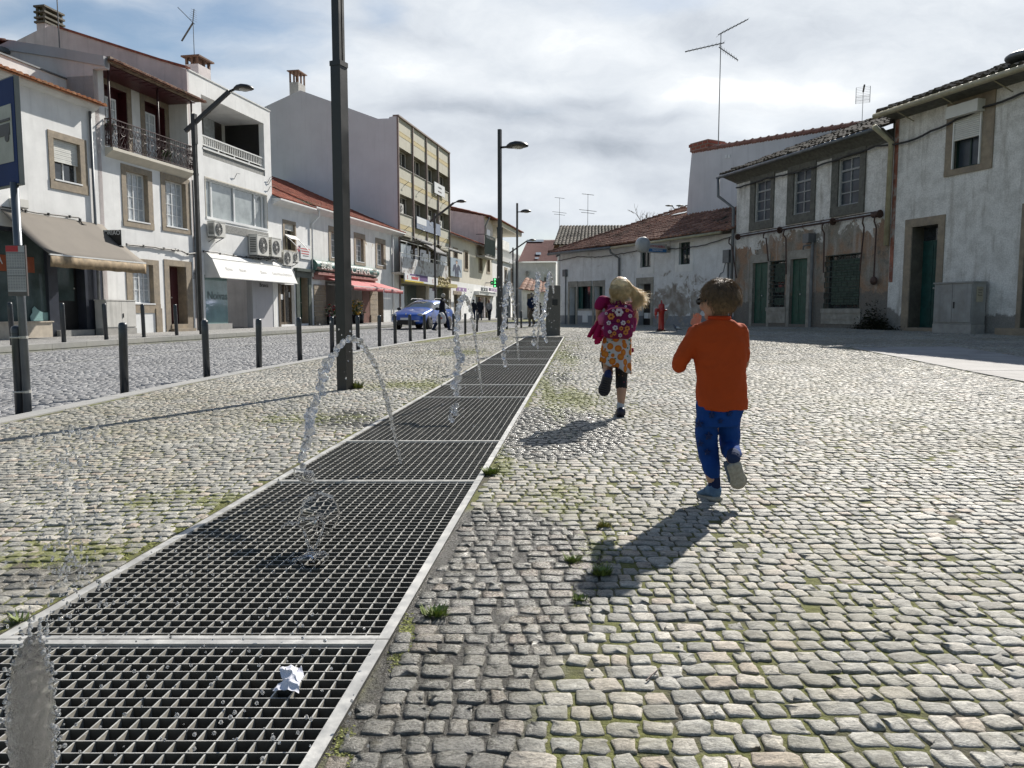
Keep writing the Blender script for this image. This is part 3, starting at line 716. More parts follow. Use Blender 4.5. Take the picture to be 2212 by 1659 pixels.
def tile_roof(A, B, C, D, tw=.21, tl=.40, h=.05, lift=.022, jit=.006):
 """barrel tiles on the quad A-B (eave) D-C (ridge); returns MB and tint list"""
 A, B, C, D = map(Vector, (A, B, C, D)); mb = MB(); tint = []
 na = max(2, int(((B - A).length + (C - D).length) / 2 / tw)); nb = max(2, int(((D - A).length + (C - B).length) / 2 / tl))
 nrm = (B - A).cross(D - A).normalized()
 if nrm.z < 0: nrm = -nrm
 def pt(s, t): return (A.lerp(B, s)).lerp(D.lerp(C, s), t)
 K = 5
 mb.quad(A - nrm * .02, B - nrm * .02, C - nrm * .02, D - nrm * .02); tint += [.5] * 4
 for i in range(na):
  for j in range(nb):
   tn = rng.random(); jx = rng.normal(0, jit); jz = rng.normal(0, jit * .5)
   s0, s1 = i / na, (i + 1) / na; t0, t1 = j / nb, min(1, (j + 1.12) / nb)
   vs = []
   for (t, lz) in ((t0, lift), (t1, 0.0)):
    for k in range(K + 1):
     f = k / K; s = s0 + (s1 - s0) * f; hz = math.sin(math.pi * f) * h + lz + jz - (.012 if f in (0, 1) else 0)
     vs.append(pt(min(1, max(0, s + jx * .1)), t) + nrm * hz)
   fs = [(k, k + 1, K + 2 + k, K + 1 + k) for k in range(K)]
   fs.append(tuple(range(K, -1, -1)))
   mb.add(vs, fs); tint += [tn] * len(vs)
 return mb, tint
def roof_mat(name, stops, moss=0.0, rough=.85):
 m, g, b = bsdf_mat(name)
 at = g.n('ShaderNodeAttribute'); at.attribute_name = 'tint'; c = g.ramp(at.outputs['Fac'], stops)
 pos = g.n('ShaderNodeNewGeometry').outputs['Position']; n = g.noise(pos, 6, 6, .65); n2 = g.noise(pos, .9, 5, .6)
 c = g.mix(1.0, c, g.smooth(n, .3, .7, .6, 1.3), 'MULTIPLY')
 if moss: c = g.mix(g.smooth(g.math('ADD', g.math('MULTIPLY', n, .5), g.math('MULTIPLY', n2, .5)), .62 - moss * .25, .72 - moss * .2), c, (.035, .033, .022))
 g.l(c, b.inputs['Base Color']); b.inputs['Roughness'].default_value = rough; b.inputs['Specular IOR Level'].default_value = .25; return m
M['tile_red'] = roof_mat('red_roof_tile', [(0, (.20, .05, .03)), (.5, (.30, .085, .05)), (1, (.36, .13, .08))], .35)
M['tile_brown'] = roof_mat('weathered_roof_tile', [(0, (.17, .085, .06)), (.5, (.27, .14, .10)), (1, (.36, .21, .15))], .4)
M['tile_dark'] = roof_mat('lichened_roof_tile', [(0, (.05, .042, .035)), (.5, (.09, .07, .055)), (.9, (.14, .115, .09)), (1, (.2, .18, .15))], .7)
M['tile_orange'] = roof_mat('orange_roof_tile', [(0, (.34, .13, .055)), (.5, (.45, .19, .09)), (1, (.5, .26, .14))], .15)
def roof_part(hs, quad, mt, name='roof', **kw):
 mb, tint = tile_roof(*quad, **kw); mb.v = [(v[0] - hs.x0, v[1], v[2] - hs.z0) for v in mb.v]
 return mb.build(name, M[mt], hs.root, attr=tint, fix=False)
def antenna(name, pos, height, label, style=0, s=1.0, rz=0.0):
 mb = MB(); r = .018 * s
 mb.tube([(0, 0, 0), (0, 0, height)], [r, r * .8], 6)
 def yagi(z, L, tilt, n, w, az):
  c, sn = math.cos(R(az)), math.sin(R(az)); e = math.sin(R(tilt)) * L; q = math.cos(R(tilt)) * L
  a = Vector((-c * q * .1, -sn * q * .1, z - e * .1)); b = Vector((c * q, sn * q, z + e)); mb.bar(a, b, .03 * s, .03 * s)
  for k in range(n):
   p = a.lerp(b, (k + .5) / n); ww = w * (1 - .4 * k / n) / 2; mb.tube([p + Vector((-sn * ww, c * ww, 0)), p + Vector((sn * ww, -c * ww, 0))], .006 * s, 4)
 if style == 0:
  yagi(height - .02, 1.1 * s, 28, 8, .7 * s, 8); yagi(height * .93 - .1, 1.3 * s, -14, 10, .5 * s, 186); yagi(height * .9 - .15, .75 * s, -38, 8, .8 * s, -20)
 elif style == 1:
  for zz, L in ((height, .9 * s), (height * .55, 1.3 * s), (height * .48, 1.0 * s)): yagi(zz, L / 2, -8, 3, .4 * s, 0); yagi(zz, L / 2, 6, 3, .4 * s, 180)
 elif style == 2:
  for z0, hh in ((height - .05, .8 * s), (height - .62 * s, .45 * s)):
   for k in range(9): mb.tube([(-.4 * s, -.05, z0 - hh + hh * k / 8), (.4 * s, -.05, z0 - hh + hh * k / 8)], .006 * s, 4)
   for x in (-.4 * s, .4 * s): mb.tube([(x, -.05, z0), (x, -.05, z0 - hh)], .016 * s, 4)
  mb.tube([(0, -.05, height - .4 * s), (.1 * s, -.3, height - .1 * s)], .05 * s, 6)
 elif style == 3:
  yagi(height - .1, 1.0 * s, 45, 2, .1, 200); yagi(height, .5 * s, 80, 6, .5 * s, 0); mb.bar((0, 0, height - .1), (-.75 * s, 0, height - .85 * s), .09 * s, .02)
 o = mb.build(name, M['steel']); o.location = pos; o.rotation_euler = (0, 0, rz); return tag(o, label, 'antenna', 'rooftop antennas')
def ac_unit(F, r, depth, label, fan=.5, dark='black', y0=0.06):
 """outdoor air conditioner on brackets; r is the front rectangle"""
 a, b, c, d = r; w = b - a; h = d - c
 root = empty('air_conditioner', F.world(((a + b) / 2, -depth / 2 - y0, c)), F.rz, label, 'air conditioner', 'air conditioner units on the facades')
 def sh(mb): mb.v = [(v[0] - (a + b) / 2, v[1] + depth / 2 + y0, v[2] - c) for v in mb.v]; return mb
 f = -y0 - depth
 mb = MB(); mb.box(a, b, f, -y0, c, d); mb.box(a - .01, b + .01, f - .012, -y0 + .01, d - .02, d + .012); sh(mb).build('casing', M['ac_white'], root)
 cx = a + w * fan; rr = min(h * .42, w * .36); zc = (c + d) / 2
 mb = MB(); n = 24
 mb.lathe([(rr, 0), (rr, .012), (.0005, .012)], n=24, M=Matrix.Translation((cx, f - .002, zc)) @ Matrix.Rotation(math.pi / 2, 4, 'X')); sh(mb).build('fan_opening', M['ac_dark'], root)
 mb = MB()
 for k in range(1, 6): mb.torus((cx, f - .018, zc), rr * k / 5.2, .004, 'y', 24, 4)
 for k in range(12): t = 2 * math.pi * k / 12; mb.tube([(cx + .04 * math.cos(t), f - .018, zc + .04 * math.sin(t)), (cx + rr * math.cos(t), f - .018, zc + rr * math.sin(t))], .003, 4)
 mb.lathe([(rr * .2, 0), (rr * .2, .02), (.0005, .022)], n=12, M=Matrix.Translation((cx, f - .012, zc)) @ Matrix.Rotation(math.pi / 2, 4, 'X'))
 sh(mb).build('fan_grille', M['ac_white'], root)
 mb = MB(); m = 9
 for k in range(m): zz = c + h * (.12 + .76 * k / m); mb.box(a - .004, a + .004, f + depth * .15, f + depth * .85, zz, zz + h * .05)
 sh(mb).build('side_louvres', M['ac_dark'], root)
 mb = MB()
 for x in (a + w * .18, b - w * .18): mb.box(x - .02, x + .02, f, 0, c - .05, c - .01); mb.bar((x, f + .05, c - .05), (x, -.01, c - .22), .025)
 sh(mb).build('bracket', M['zinc'], root)
M['leaf'] = mat('leaf_green', (.05, .10, .03), .6, var=.4, scale=30)
M['ac_white'] = mat('ac_casing', (.60, .59, .55), .5, var=.05); M['ac_dark'] = mat('ac_grille', (.05, .05, .05), .6)
def awning(F, wallL, wallR, barL, barR, mt, label, valance=.18, vmt=None, sag=.0, bar='white_metal', arms=True, name='awning', group='shop awnings', text=None, tmt=None):
 """wallL/R: local (x,z) on the wall; barL/R: local Vector of the front bar ends"""
 root = empty(name, F.world((wallL[0], 0, wallL[1])), F.rz, label, 'awning', group); o = Vector((wallL[0], 0, wallL[1]))
 A = Vector((wallL[0], -.05, wallL[1])); B = Vector((wallR[0], -.05, wallR[1]))
 mb = MB(); n = 10; m = 8; vs = []
 for i in range(n + 1):
  for j in range(m + 1):
   p = A.lerp(B, i / n).lerp(barL.lerp(barR, i / n), j / m); s = math.sin(math.pi * j / m) * sag * (1 + .15 * math.cos(i * 1.1)); vs.append(p - Vector((0, 0, s)) - o)
 fs = [(i * (m + 1) + j, (i + 1) * (m + 1) + j, (i + 1) * (m + 1) + j + 1, i * (m + 1) + j + 1) for i in range(n) for j in range(m)]
 mb.add(vs, fs); c = mb.build('canopy', mt, root, True)
 so = c.modifiers.new('thick', 'SOLIDIFY'); so.thickness = .006
 mb = MB(); vs = []; n = 40
 for i in range(n + 1):
  p = barL.lerp(barR, i / n) - o; w = math.sin(i * 1.9) * .012 + math.sin(i * .77) * .01
  vs += [p + Vector((0, -.02, -.01)), p + Vector((0, -.02 + w, -valance * .5)), p + Vector((0, -.01 - w * .7, -valance + .008 * math.sin(i * .9)))]
 fs = [(i * 3 + j, i * 3 + 3 + j, i * 3 + 4 + j, i * 3 + 1 + j) for i in range(n) for j in range(2)]
 mb.add(vs, fs); c = mb.build('valance', vmt or mt, root, True); so = c.modifiers.new('thick', 'SOLIDIFY'); so.thickness = .004
 mb = MB(); mb.bar(barL - o, barR - o, .05, .04); mb.build('front_bar', M[bar], root)
 if arms:
  mb = MB()
  for f in (.12, .88):
   p = A.lerp(B, f) - o; q = barL.lerp(barR, f) - o; mid = p.lerp(q, .5) + Vector((.25 if f < .5 else -.25, 0, -.05)); p = A.lerp(B, f) - o; mb.bar(p + Vector((0, 0, -.35)), mid + Vector((0, 0, -.2)), .035); mb.bar(mid + Vector((0, 0, -.2)), q, .03)
  mb.build('folding_arm', M['white_metal'], root)
 if text:
  mid = barL.lerp(barR, .5) - o
  text_mesh('lettering', text, valance * .75, Matrix.Translation(mid + Vector((0, -.045, -valance * .5))) @ Matrix.Rotation(math.pi / 2, 4, 'X'), tmt, root, extrude=.001)
 return root
# ================================================================== LEFT STREET LINE
LDX, LDY = .2, 1.0
LZ = Hs(-14.3, 21.4) + WALKZ
FL = Fr(-14.3, 21.4, LDX, LDY, LZ)
def baseL(x): w = FL.world((x, 0, 0)); return Hs(w.x, w.y) + WALKZ - LZ - .02
# ---- house 1: white, with the brown awning
x0 = FL.P(0, -330, 500).x; x1 = FL.P(1, 885, 1045).x
h1 = House(FL, 'white_house', x0, 'white two-storey corner house with dark glazed shop under a brown awning', 'house', z=baseL(x0))
ztop = FL.P(1, 880, 1000).z; zb = baseL(x0) - .4
w1 = FL.rect(0, 116, 172, 298, 386); s1 = FL.rect(0, 105, 187, 280, 405, at=105)
shopz = FL.P(3, 500, 1435).z; sh_top = FL.P(0, 190, 520).z
shop = [FL.P(0, -300, 600).x, FL.P(3, 530, 1000).x, shopz, sh_top, .12]
dr = FL.rect(3, 645, 940, 830, 1520, at=645); dr[3] = sh_top; dr.append(.35)
mb = MB(); wall(mb, x0, x1, sh_top + .12, ztop, [w1 + [.2, 1]]);
gz = [shop, dr]
mb2 = MB(); wall(mb2, x0, x1, zb, sh_top + .12, gz, y=.015, depth=.15)
mb.quad((x1, 0, zb), (x1, 8, zb), (x1, 8, ztop), (x1, 0, ztop))
h1.part(mb, 'wall', [M['white_plaster'], M['granite']]); h1.part(mb2, 'shopfront_cladding', mat('dark_shopfront', (.035, .04, .055), .3, var=.2, coat=.4))
mb = MB(); mb.box(shop[0], shop[1] + .02, -.03, .014, zb, shopz - .002); mb.box(shop[0], shop[1] + .05, -.07, .014, shopz, shopz + .035)
h1.part(mb, 'stall_riser', mat('beige_marble', (.52, .46, .38), .35, var=.15, scale=5))
h1.window(s1 and w1, .2, 'white_frame', 'pane', 2, 1, surround=s1, sill='white_frame', shutter=.55)
mb = MB(); mb.box(shop[0], shop[1], .12, .14, shop[2], shop[3]); sw = h1.part(mb, 'shop_window', M['pane_shop'])
mb = MB()
for xx in (shop[0] + (shop[1] - shop[0]) * .5, shop[1] - .9): mb.box(xx - .02, xx + .02, .09, .12, shop[2], shop[3])
h1.part(mb, 'window_frame', M['zinc'], parent=sw)
a = FL.P(3, 0, 700); b = FL.P(3, 400, 880)
mb = MB(); mb.box(FL.P(3, -150, 800).x, FL.P(3, 405, 800).x, .10, .115, FL.P(3, 300, 890).z, FL.P(3, 300, 720).z); h1.part(mb, 'orange_window_sticker', mat('orange_vinyl', (.32, .08, .03), .6, var=.3, scale=3), parent=sw)
h1.text('sticker_letter', 'A', .32, FL.P(3, 25, 760).x, FL.P(3, 25, 760).z, .095, M['white_frame'], parent=sw)
pts = [FL.P(3, x, y, .1) for x, y in ((335, 1420), (325, 1370), (350, 1330), (345, 1290), (372, 1262), (400, 1290), (440, 1318), (480, 1330), (525, 1325), (525, 1420))]
mb = MB(); mb.prism([(p.x, p.z) for p in pts], .085, .10); h1.part(mb, 'pale_window_sticker', mat('pale_vinyl', (.22, .38, .38), .5, var=.1), parent=sw)
pts2 = [(p.x + .03, p.z + .03) for p in pts]
h1.door([dr[0], dr[1], dr[2], dr[3] - .0], 'black', .33, 1, 2, name='shop_door')
mb = MB(); mb.box(dr[0] + .2, dr[1] - .15, .30, .325, dr[2] + .9, dr[2] + 2.2); h1.part(mb, 'door_glass', M['pane_shop'])
mb = MB(); mb.box(dr[0] - .15, dr[1] + .15, -.12, .3, zb, dr[2] - .01); h1.part(mb, 'doorstep', M['kerb'])
mb = MB(); mb.prismx([(0, ztop - .12), (-.10, ztop - .06), (-.16, ztop + .02), (-.16, ztop + .06), (.3, ztop + .06), (.3, ztop - .12)], x0, x1 + .04); h1.part(mb, 'cornice', M['white_plaster'])
roof_part(h1, ((x0, -.38, ztop + .03), (x1 + .12, -.38, ztop + .03), (x1 + .12, 1.4, ztop + .42), (x0, 1.4, ztop + .42)), 'tile_orange', 'eaves_tiles', tw=.22, h=.07)
pz = FL.P(1, 620, 745, 1.0).z
mb = MB(); mb.box(x0, x1, 1.0, 1.25, ztop + .2, pz); h1.part(mb, 'parapet', M['white_plaster']); mb = MB(); mb.box(x0, x1, .96, 1.29, pz + .002, pz + .05); h1.part(mb, 'parapet_coping', M['zinc'])
q = FL.P(1, 315, 600, 3.5); mb = MB(); mb.box(x0, q.x, 3.6, 9, ztop, q.z); h1.part(mb, 'upper_storey', M['white_plaster'])
roof_part(h1, ((x0, 3.2, q.z), (q.x + .1, 3.2, q.z), (q.x + .1, 7.5, q.z + 1.5), (x0, 7.5, q.z + 1.5)), 'tile_red', 'upper_roof', tw=.24)
mb = MB(); mb.box(x0, q.x + .1, 3.05, 3.2, q.z - .14, q.z); h1.part(mb, 'gutter', M['zinc'])
wl = FL.P(3, -420, 200); wr = FL.P(3, 1100, 372); brR = FL.A(3, 1585, 793, wr.x); brL0 = FL.P(3, 540, 692, brR.y); brL = Vector((brL0.x, brR.y, brR.z))
M['awn_brown'] = mat('brown_canvas', (.16, .142, .12), .85, var=.06, scale=2, bmp=.15, bscale=120); M['awn_val'] = mat('brown_valance', (.27, .20, .12), .8, var=.35, scale=7)
awning(FL, (brL.x, wr.z), (wr.x, wr.z), brL, brR, M['awn_brown'], 'taupe-brown canvas shop awning with wrinkled valance on the left white house', valance=.34, vmt=M['awn_val'], sag=.06)
p = FL.P(3, 1345, 600); r0 = FL.A(3, 1320, 440, p.x); r1 = FL.A(3, 1190, 440, p.x); zt, zb2 = FL.A(3, 1325, 435, p.x).z, FL.A(3, 1325, 580, p.x).z
def black_sign():
 wd = .95; yo = -.02; x = FL.P(3, 1345, 520, -wd).x; zt = FL.P(3, 1345, 430, -wd).z; zb = FL.P(3, 1345, 605, -wd).z
 root = FL.root('projecting_sign', x, 'black projecting sign reading DRIÃO beyond the end of the brown awning', 'sign', z=zb)
 mb = MB(); mb.box(-.09, .09, -wd, yo, 0, zt - zb); mb.build('casing', M['white_metal'], root)
 mb = MB(); mb.box(-.10, -.091, -wd + .02, yo - .02, .02, zt - zb - .02); mb.build('face', M['black'], root)
 text_mesh('lettering', 'DRIÃO', .20, Matrix.Translation((-.104, -wd * .66, (zt - zb) * .80)) @ Matrix.Rotation(-math.pi / 2, 4, 'Z') @ Matrix.Rotation(math.pi / 2, 4, 'X'), M['white_frame'], root, fit=.56)
black_sign()
def wire(F, pts, rad=.018, label='', clips=True, name='facade_cable', mt='cable'):
 P = [F.world(p) for p in pts]; o = P[0]; mb = MB(); Q = []
 for a, b in zip(P[:-1], P[1:]):
  n = max(3, int((b - a).length / .25))
  for k in range(n): t = k / n; Q.append(a.lerp(b, t) - o + Vector((0, 0, -.03 * math.sin(math.pi * ((t * 3) % 1)))))
 Q.append(P[-1] - o); mb.tube(Q, rad, 5)
 if clips:
  for q in Q[::4]: mb.box(q.x - .03, q.x + .03, q.y - .03, q.y + .03, q.z - .04, q.z + .04)
 ob = mb.build(name, M[mt]); ob.location = o; return tag(ob, label, 'cable', 'cables fixed along the facades')
def pl(F, k, pts, y=-.05): return [F.P(k, a, b, y) for a, b in pts]
wire(FL, pl(FL, 3, [(-60, 165), (220, 210), (400, 245), (590, 265), (760, 285), (860, 297)]) + pl(FL, 3, [(895, 365)], -.2) + pl(FL, 3, [(1080, 432), (1160, 450)], -.06), .022, 'grey cable clipped to the wall above the brown awning')
mb = MB(); r = FL.rect(3, 100, 240, 90, 185, at=130); mb.box(0, r[1] - r[0], -.22, 0, 0, r[3] - r[2]); mb.box(.02, r[1] - r[0] - .02, -.235, -.22, .02, r[3] - r[2] - .02)
o = mb.build('junction_box', M['ac_white']); o.location = FL.world((r[0], 0, r[2])); o.rotation_euler = (0, 0, FL.rz); tag(o, 'small white wall box above the brown awning', 'box')
# ---- house 2: balcony with wrought iron railing
x2 = x1 + .002; x3 = FL.P(0, 427, 700).x
h2 = House(FL, 'balcony_house', x2, 'white three-storey house with wrought-iron balcony, maroon timber soffit and stone-framed windows', 'house', z=baseL(x2))
slabL = FL.P(0, 226, 317); fr_ = FL.A(1, 1055, 1400, slabL.x); YB = fr_.y           # balcony front plane
slz0 = fr_.z + .0; slT = FL.A(1, 1055, 1368, slabL.x).z
slabR = FL.P(2, 990, 1385, YB)
xl = FL.P(1, 972, 900).x; xr = FL.P(2, 920, 900).x
wing = FL.A(2, 742, 800, xr); DR = wing.y                                          # depth of the recess
beamz = FL.P(2, 200, 372, YB).z; beamt = FL.P(2, 200, 318, YB).z
zb = baseL(x2) - .5; rz = beamz
holes = [[xl, xr, slT, rz, DR]]
W = {}
W['m1'] = (FL.rect(4, 12, 160, 165, 550, at=12), None)
m1 = FL.rect(0, 273, 319, 368, 474, at=273); m1s = FL.rect(0, 263, 329, 353, 487, at=263)
m2 = FL.rect(0, 357, 401, 387, 487, at=357); m2s = FL.rect(0, 348, 410, 372, 497, at=348)
g1 = FL.rect(0, 286, 331, 569, 655, at=286); g1s = FL.rect(0, 273, 344, 556, 676, at=273)
cup = FL.rect(0, 286.6, 335, 658, 720, at=286.6); cup[3] = g1[2] - .22
gd = FL.rect(0, 367, 403, 574, 706, at=367); gds = FL.rect(0, 356.5, 416, 560, 722, at=356.5)
mb = MB(); wall(mb, x2, x3, zb, rz + .12, holes + [m1 + [.2, 1], m2 + [.2, 1], g1 + [.2, 1], gd + [.36, 1]])
mb.quad((x2, 0, zb), (x2, 9, zb), (x2, 9, ztop + 1), (x2, 0, ztop + 1))
h2.part(mb, 'wall', [M['white_plaster'], M['granite']])
d1 = FL.rect(2, 148, 358, 590, 1140, at=250, yl=DR); d2 = FL.rect(2, 525, 713, 735, 1250, at=600, yl=DR)
d1s = FL.rect(2, 140, 396, 520, 1140, at=250, yl=DR); d2s = FL.rect(2, 485, 745, 665, 1250, at=600, yl=DR)
for d in (d1, d2, d1s, d2s): d[2] = slT + .02
mb = MB(); wall(mb, xl, xr, slT, rz, [d1 + [.35, 1], d2 + [.35, 1]], y=DR); mb.quad((xl, 0, slT - .001), (xr, 0, slT - .001), (xr, DR, slT - .001), (xl, DR, slT - .001)); h2.part(mb, 'recess_wall', [M['white_plaster'], M['maroon']])
for d, ds in ((d1, d1s), (d2, d2s)):
 mb = MB(); mb.box(d[0], d[1], DR + .34, DR + .36, d[2], d[3]); door = h2.part(mb, 'balcony_door', M['maroon'])
 xm = d[0] + (d[1] - d[0]) * .58; top = d[3] - (d[3] - d[2]) * .16; bot = d[2] + (d[3] - d[2]) * .10
 f = MB(); y = DR + .06
 for k in (d[0], (d[0] + xm) / 2 - .03, xm - .06): f.box(k, k + .06, y, y + .05, bot, top)
 for k in range(6): zz = bot + (top - bot - .05) * k / 5; f.box(d[0], xm, y + .004, y + .046, zz, zz + (.06 if k in (0, 5) else .03))
 for k in (.25, .75): xx = d[0] + (xm - d[0]) * k; f.box(xx - .012, xx + .012, y + .006, y + .044, bot, top)
 h2.part(f, 'door_leaf', M['white_frame'], parent=door)
 f = MB(); f.box(d[0], xm, y + .03, y + .04, bot, top); h2.part(f, 'pane', M['curtain'], parent=door)
 q = MB(); q.box(ds[0], ds[1], DR - .03, DR + .02, d[3] + .003, ds[3]); q.box(ds[0], d[0] - .003, DR - .029, DR + .02, d[2], d[3]); q.box(d[1] + .003, ds[1], DR - .029, DR + .02, d[2], d[3]); h2.part(q, 'stone_surround', M['granite'], parent=door)
h2.window(m1, .2, 'white_frame', 'curtain', 4, 4, surround=m1s, sill='white_frame'); h2.window(m2, .2, 'white_frame', 'curtain', 4, 4, surround=m2s, sill='white_frame')
h2.window(g1, .2, 'white_frame', 'curtain', 4, 3, surround=g1s, sill='white_frame')
mb = MB(); mb.box(cup[0], (cup[0] + cup[1]) / 2 - .004, -.012, .01, cup[2], cup[3]); mb.box((cup[0] + cup[1]) / 2 + .004, cup[1], -.012, .01, cup[2], cup[3]); mb.box(cup[0] + .25, cup[0] + .36, -.02, -.012, cup[2] + .75, cup[2] + 1.0); h2.part(mb, 'meter_cupboard', M['white_frame'])
mb = MB(); mb.box(g1s[0] - .0, cup[0] - .02, -.03, .02, zb, g1s[2]); mb.box(cup[1] + .02, g1s[1], -.03, .02, zb, g1s[2]); mb.box(g1s[0] - .03, cup[0] - .03, -.06, -.03, zb, zb + 1.4); mb.box(cup[1] + .01, g1s[1] + .03, -.06, -.03, zb, zb + 1.4); h2.part(mb, 'stone_jamb', M['granite'])
gd[2] = baseL(gd[0]) + .3
h2.door(gd, 'maroon', .36, 2, 3, surround=[gds[0], gds[1], zb, gds[3]], transom=.0)
mb = MB(); mb.box(gd[0], gd[1], -.05, .36, zb, gd[2] - .005); mb.box(gd[0] - .1, gd[1] + .1, -.3, -.04, zb, gd[2] - .17); h2.part(mb, 'doorstep', M['granite'])
mb = MB(); mb.prismx([(0, slT - .003), (YB, slT - .003), (YB, slT - .10), (YB + .12, slT - .17), (0, slT - .30)], slabL.x, slabR.x); h2.part(mb, 'balcony_slab', M['cream_plaster'])
rt = FL.P(2, 215, 865, YB).z; rail = MB(); rb = slT + .06; H_ = rt - rb
def rail_run(A, B, n):
 A, B = Vector(A), Vector(B); ex = (B - A) / n
 rail.bar(A + Vector((0, 0, H_)), B + Vector((0, 0, H_)), .05, .025); rail.bar(A, B, .03, .02); rail.bar(A + Vector((0, 0, H_ * .80)), B + Vector((0, 0, H_ * .80)), .018)
 ax = 'y' if abs(ex.x) > abs(ex.y) else 'x'; L = ex.length
 for i in range(n):
  o = A + ex * i; c = o + ex * .5
  rail.bar(o, o + Vector((0, 0, H_)), .016)
  rail.torus(c + Vector((0, 0, H_ * .9)), H_ * .085, .008, ax, 12, 5)
  rail.torus(c + Vector((0, 0, H_ * .62)), min(L * .38, H_ * .16), .010, ax, 16, 5)
  for sgn in (-1, 1):
   rail.torus(c + ex * .17 * sgn + Vector((0, 0, H_ * .60)), H_ * .055, .008, ax, 10, 4, arc=(0, 290)); rail.torus(c + ex * .2 * sgn + Vector((0, 0, H_ * .12)), H_ * .06, .008, ax, 10, 4, arc=(0, 290))
   rail.tube([c + ex * .46 * sgn, c + ex * .1 * sgn + Vector((0, 0, H_ * .25)), c - ex * .12 * sgn + Vector((0, 0, H_ * .42)), c + ex * .3 * sgn + Vector((0, 0, H_ * .78))], .009, 5)
   rail.tube([c + ex * .12 * sgn, c + ex * .42 * sgn + Vector((0, 0, H_ * .3)), c + Vector((0, 0, H_ * .46))], .008, 5)
  rail.bar(o + ex, o + ex + Vector((0, 0, H_)), .016)
yf = YB + .05
rail_run((slabL.x + .03, yf, rb), (slabR.x - .03, yf, rb), 12); rail_run((slabL.x + .03, yf, rb), (slabL.x + .03, -.02, rb), 2); rail_run((slabR.x - .03, yf, rb), (slabR.x - .03, -.02, rb), 2)
h2.part(rail, 'balcony_railing', M['iron'])
for k in (FL.P(2, 208, 700, YB).x, FL.P(2, 662, 800, YB).x, FL.P(2, 972, 800, YB).x):
 mb = MB(); mb.tube([(k, yf + .02, slT), (k, yf + .02, beamz)], .035, 8); h2.part(mb, 'post', M['iron'], True)
bR = FL.P(2, 1015, 690, YB - .15).x; bL = FL.P(2, 180, 320, YB - .15).x
mb = MB(); mb.box(bL, bR, YB - .22, YB - .04, beamz, beamt); mb.box(bL, bR, YB - .25, YB - .221, beamz + .02, beamz + (beamt - beamz) * .55)
h2.part(mb, 'timber_beam', mat('weathered_beam', (.20, .15, .10), .8, var=.4, scale=5, col2=(.07, .035, .03), c2scale=4))
mb = MB(); mb.box(xl, xr, -.002, DR - .01, beamz - .035, beamz - .008); mb.box(bL, bR, YB - .04, -.006, beamz - .035, beamz - .008)
for k in range(1, 14): xx = bL + (bR - bL) * k / 14; mb.box(xx - .01, xx + .01, YB - .03, -.01, beamz - .05, beamz - .036)
h2.part(mb, 'timber_soffit', M['maroon'])
ez = FL.P(2, 160, 285, YB - .35).z
gp = [FL.A(1, x, y, x2) for x, y in ((975, 530), (560, 455), (100, 385))]
slope = (gp[1].z - gp[0].z) / max(.1, gp[1].y - gp[0].y) * .97
roof_part(h2, ((bL - .05, YB - .38, ez - .05), (bR + .25, YB - .38, ez - .05), (bR + .25, 5.5, ez + (5.9 - YB) * slope), (bL - .05, 5.5, ez + (5.9 - YB) * slope)), 'tile_brown', 'roof', tw=.20, h=.06)
gq = [(p.y, p.z) for p in gp]; gq = [(gq[0][0], gq[0][1])] + gq[1:]; ly, lz = gq[-1]; gq.append((ly + 2.5, lz - .8))
mb = MB(); mb.prismx([(gq[0][0], gq[0][1] - .35), (0, gq[0][1] - .35), (0, zb), (gq[-1][0], zb)] + gq[::-1], x2, x2 + .2); h2.part(mb, 'gable_wall', M['pink_plaster'])
mb = MB(); mb.prismx([(y, z + .02) for y, z in gq] + [(y, z - .30) for y, z in gq[::-1]], x2 - .05, x2 + .22); h2.part(mb, 'barge_band', M['grey_plaster'])
mb = MB(); xx = FL.P(0, 421, 600).x; mb.tube([(xx, -.07, zb + .4), (xx, -.07, slT - .3)], .045, 8); mb.tube([(FL.P(0, 208, 600).x, -.07, zb + .4), (FL.P(0, 208, 600).x, -.07, ztop - .2)], .045, 8)
h2.part(mb, 'downpipe', M['zinc'], True)
h2.text('house_number', '39', .17, FL.P(4, 268, 1018).x, FL.P(4, 268, 1018).z, -.01, M['zinc']); h2.text('house_number', '53', .17, FL.P(4, 268, 1050).x, FL.P(4, 268, 1050).z, -.01, M['zinc'])
wire(FL, pl(FL, 3, [(1375, 588), (1500, 600), (1680, 615), (1930, 645)]) + pl(FL, 4, [(60, 790), (150, 800), (210, 830), (300, 820)], -.08), .03, 'thick black clipped cable across the balcony house')
def pot(x, y, z, label, s=1.0, dark=False):
 root = empty('flower_pot', FL.world((x, y, z)), 0, label, 'plant pot')
 mb = MB(); mb.lathe([(.06 * s, 0), (.09 * s, .14 * s), (.10 * s, .16 * s), (.085 * s, .16 * s), (.08 * s, .13 * s)], n=12); mb.build('pot', M['zinc'], root, True)
 mb = MB()
 for k in range(60):
  a = random.uniform(0, 6.28); e = random.uniform(-.2, 1.2); L = random.uniform(.1, .24) * s; d = Vector((math.cos(a) * math.cos(e), math.sin(a) * math.cos(e), math.sin(e))) * L; p = Vector((0, 0, .15 * s)); r = Vector((-d.y, d.x, 0)).normalized() * .03 * s
  mb.poly([p, p + d * .6 + r, p + d, p + d * .6 - r])
 mb.build('leaves', M['leaf'], root)
pot(slabL.x + .25, yf + .22, slT + .45, 'small potted plant hung on the left end of the iron balcony', 1.3)
pot(FL.P(2, 790, 1200, yf).x, yf + .3, slT + .02, 'leafy potted plant standing behind the iron balcony railing', 1.6)
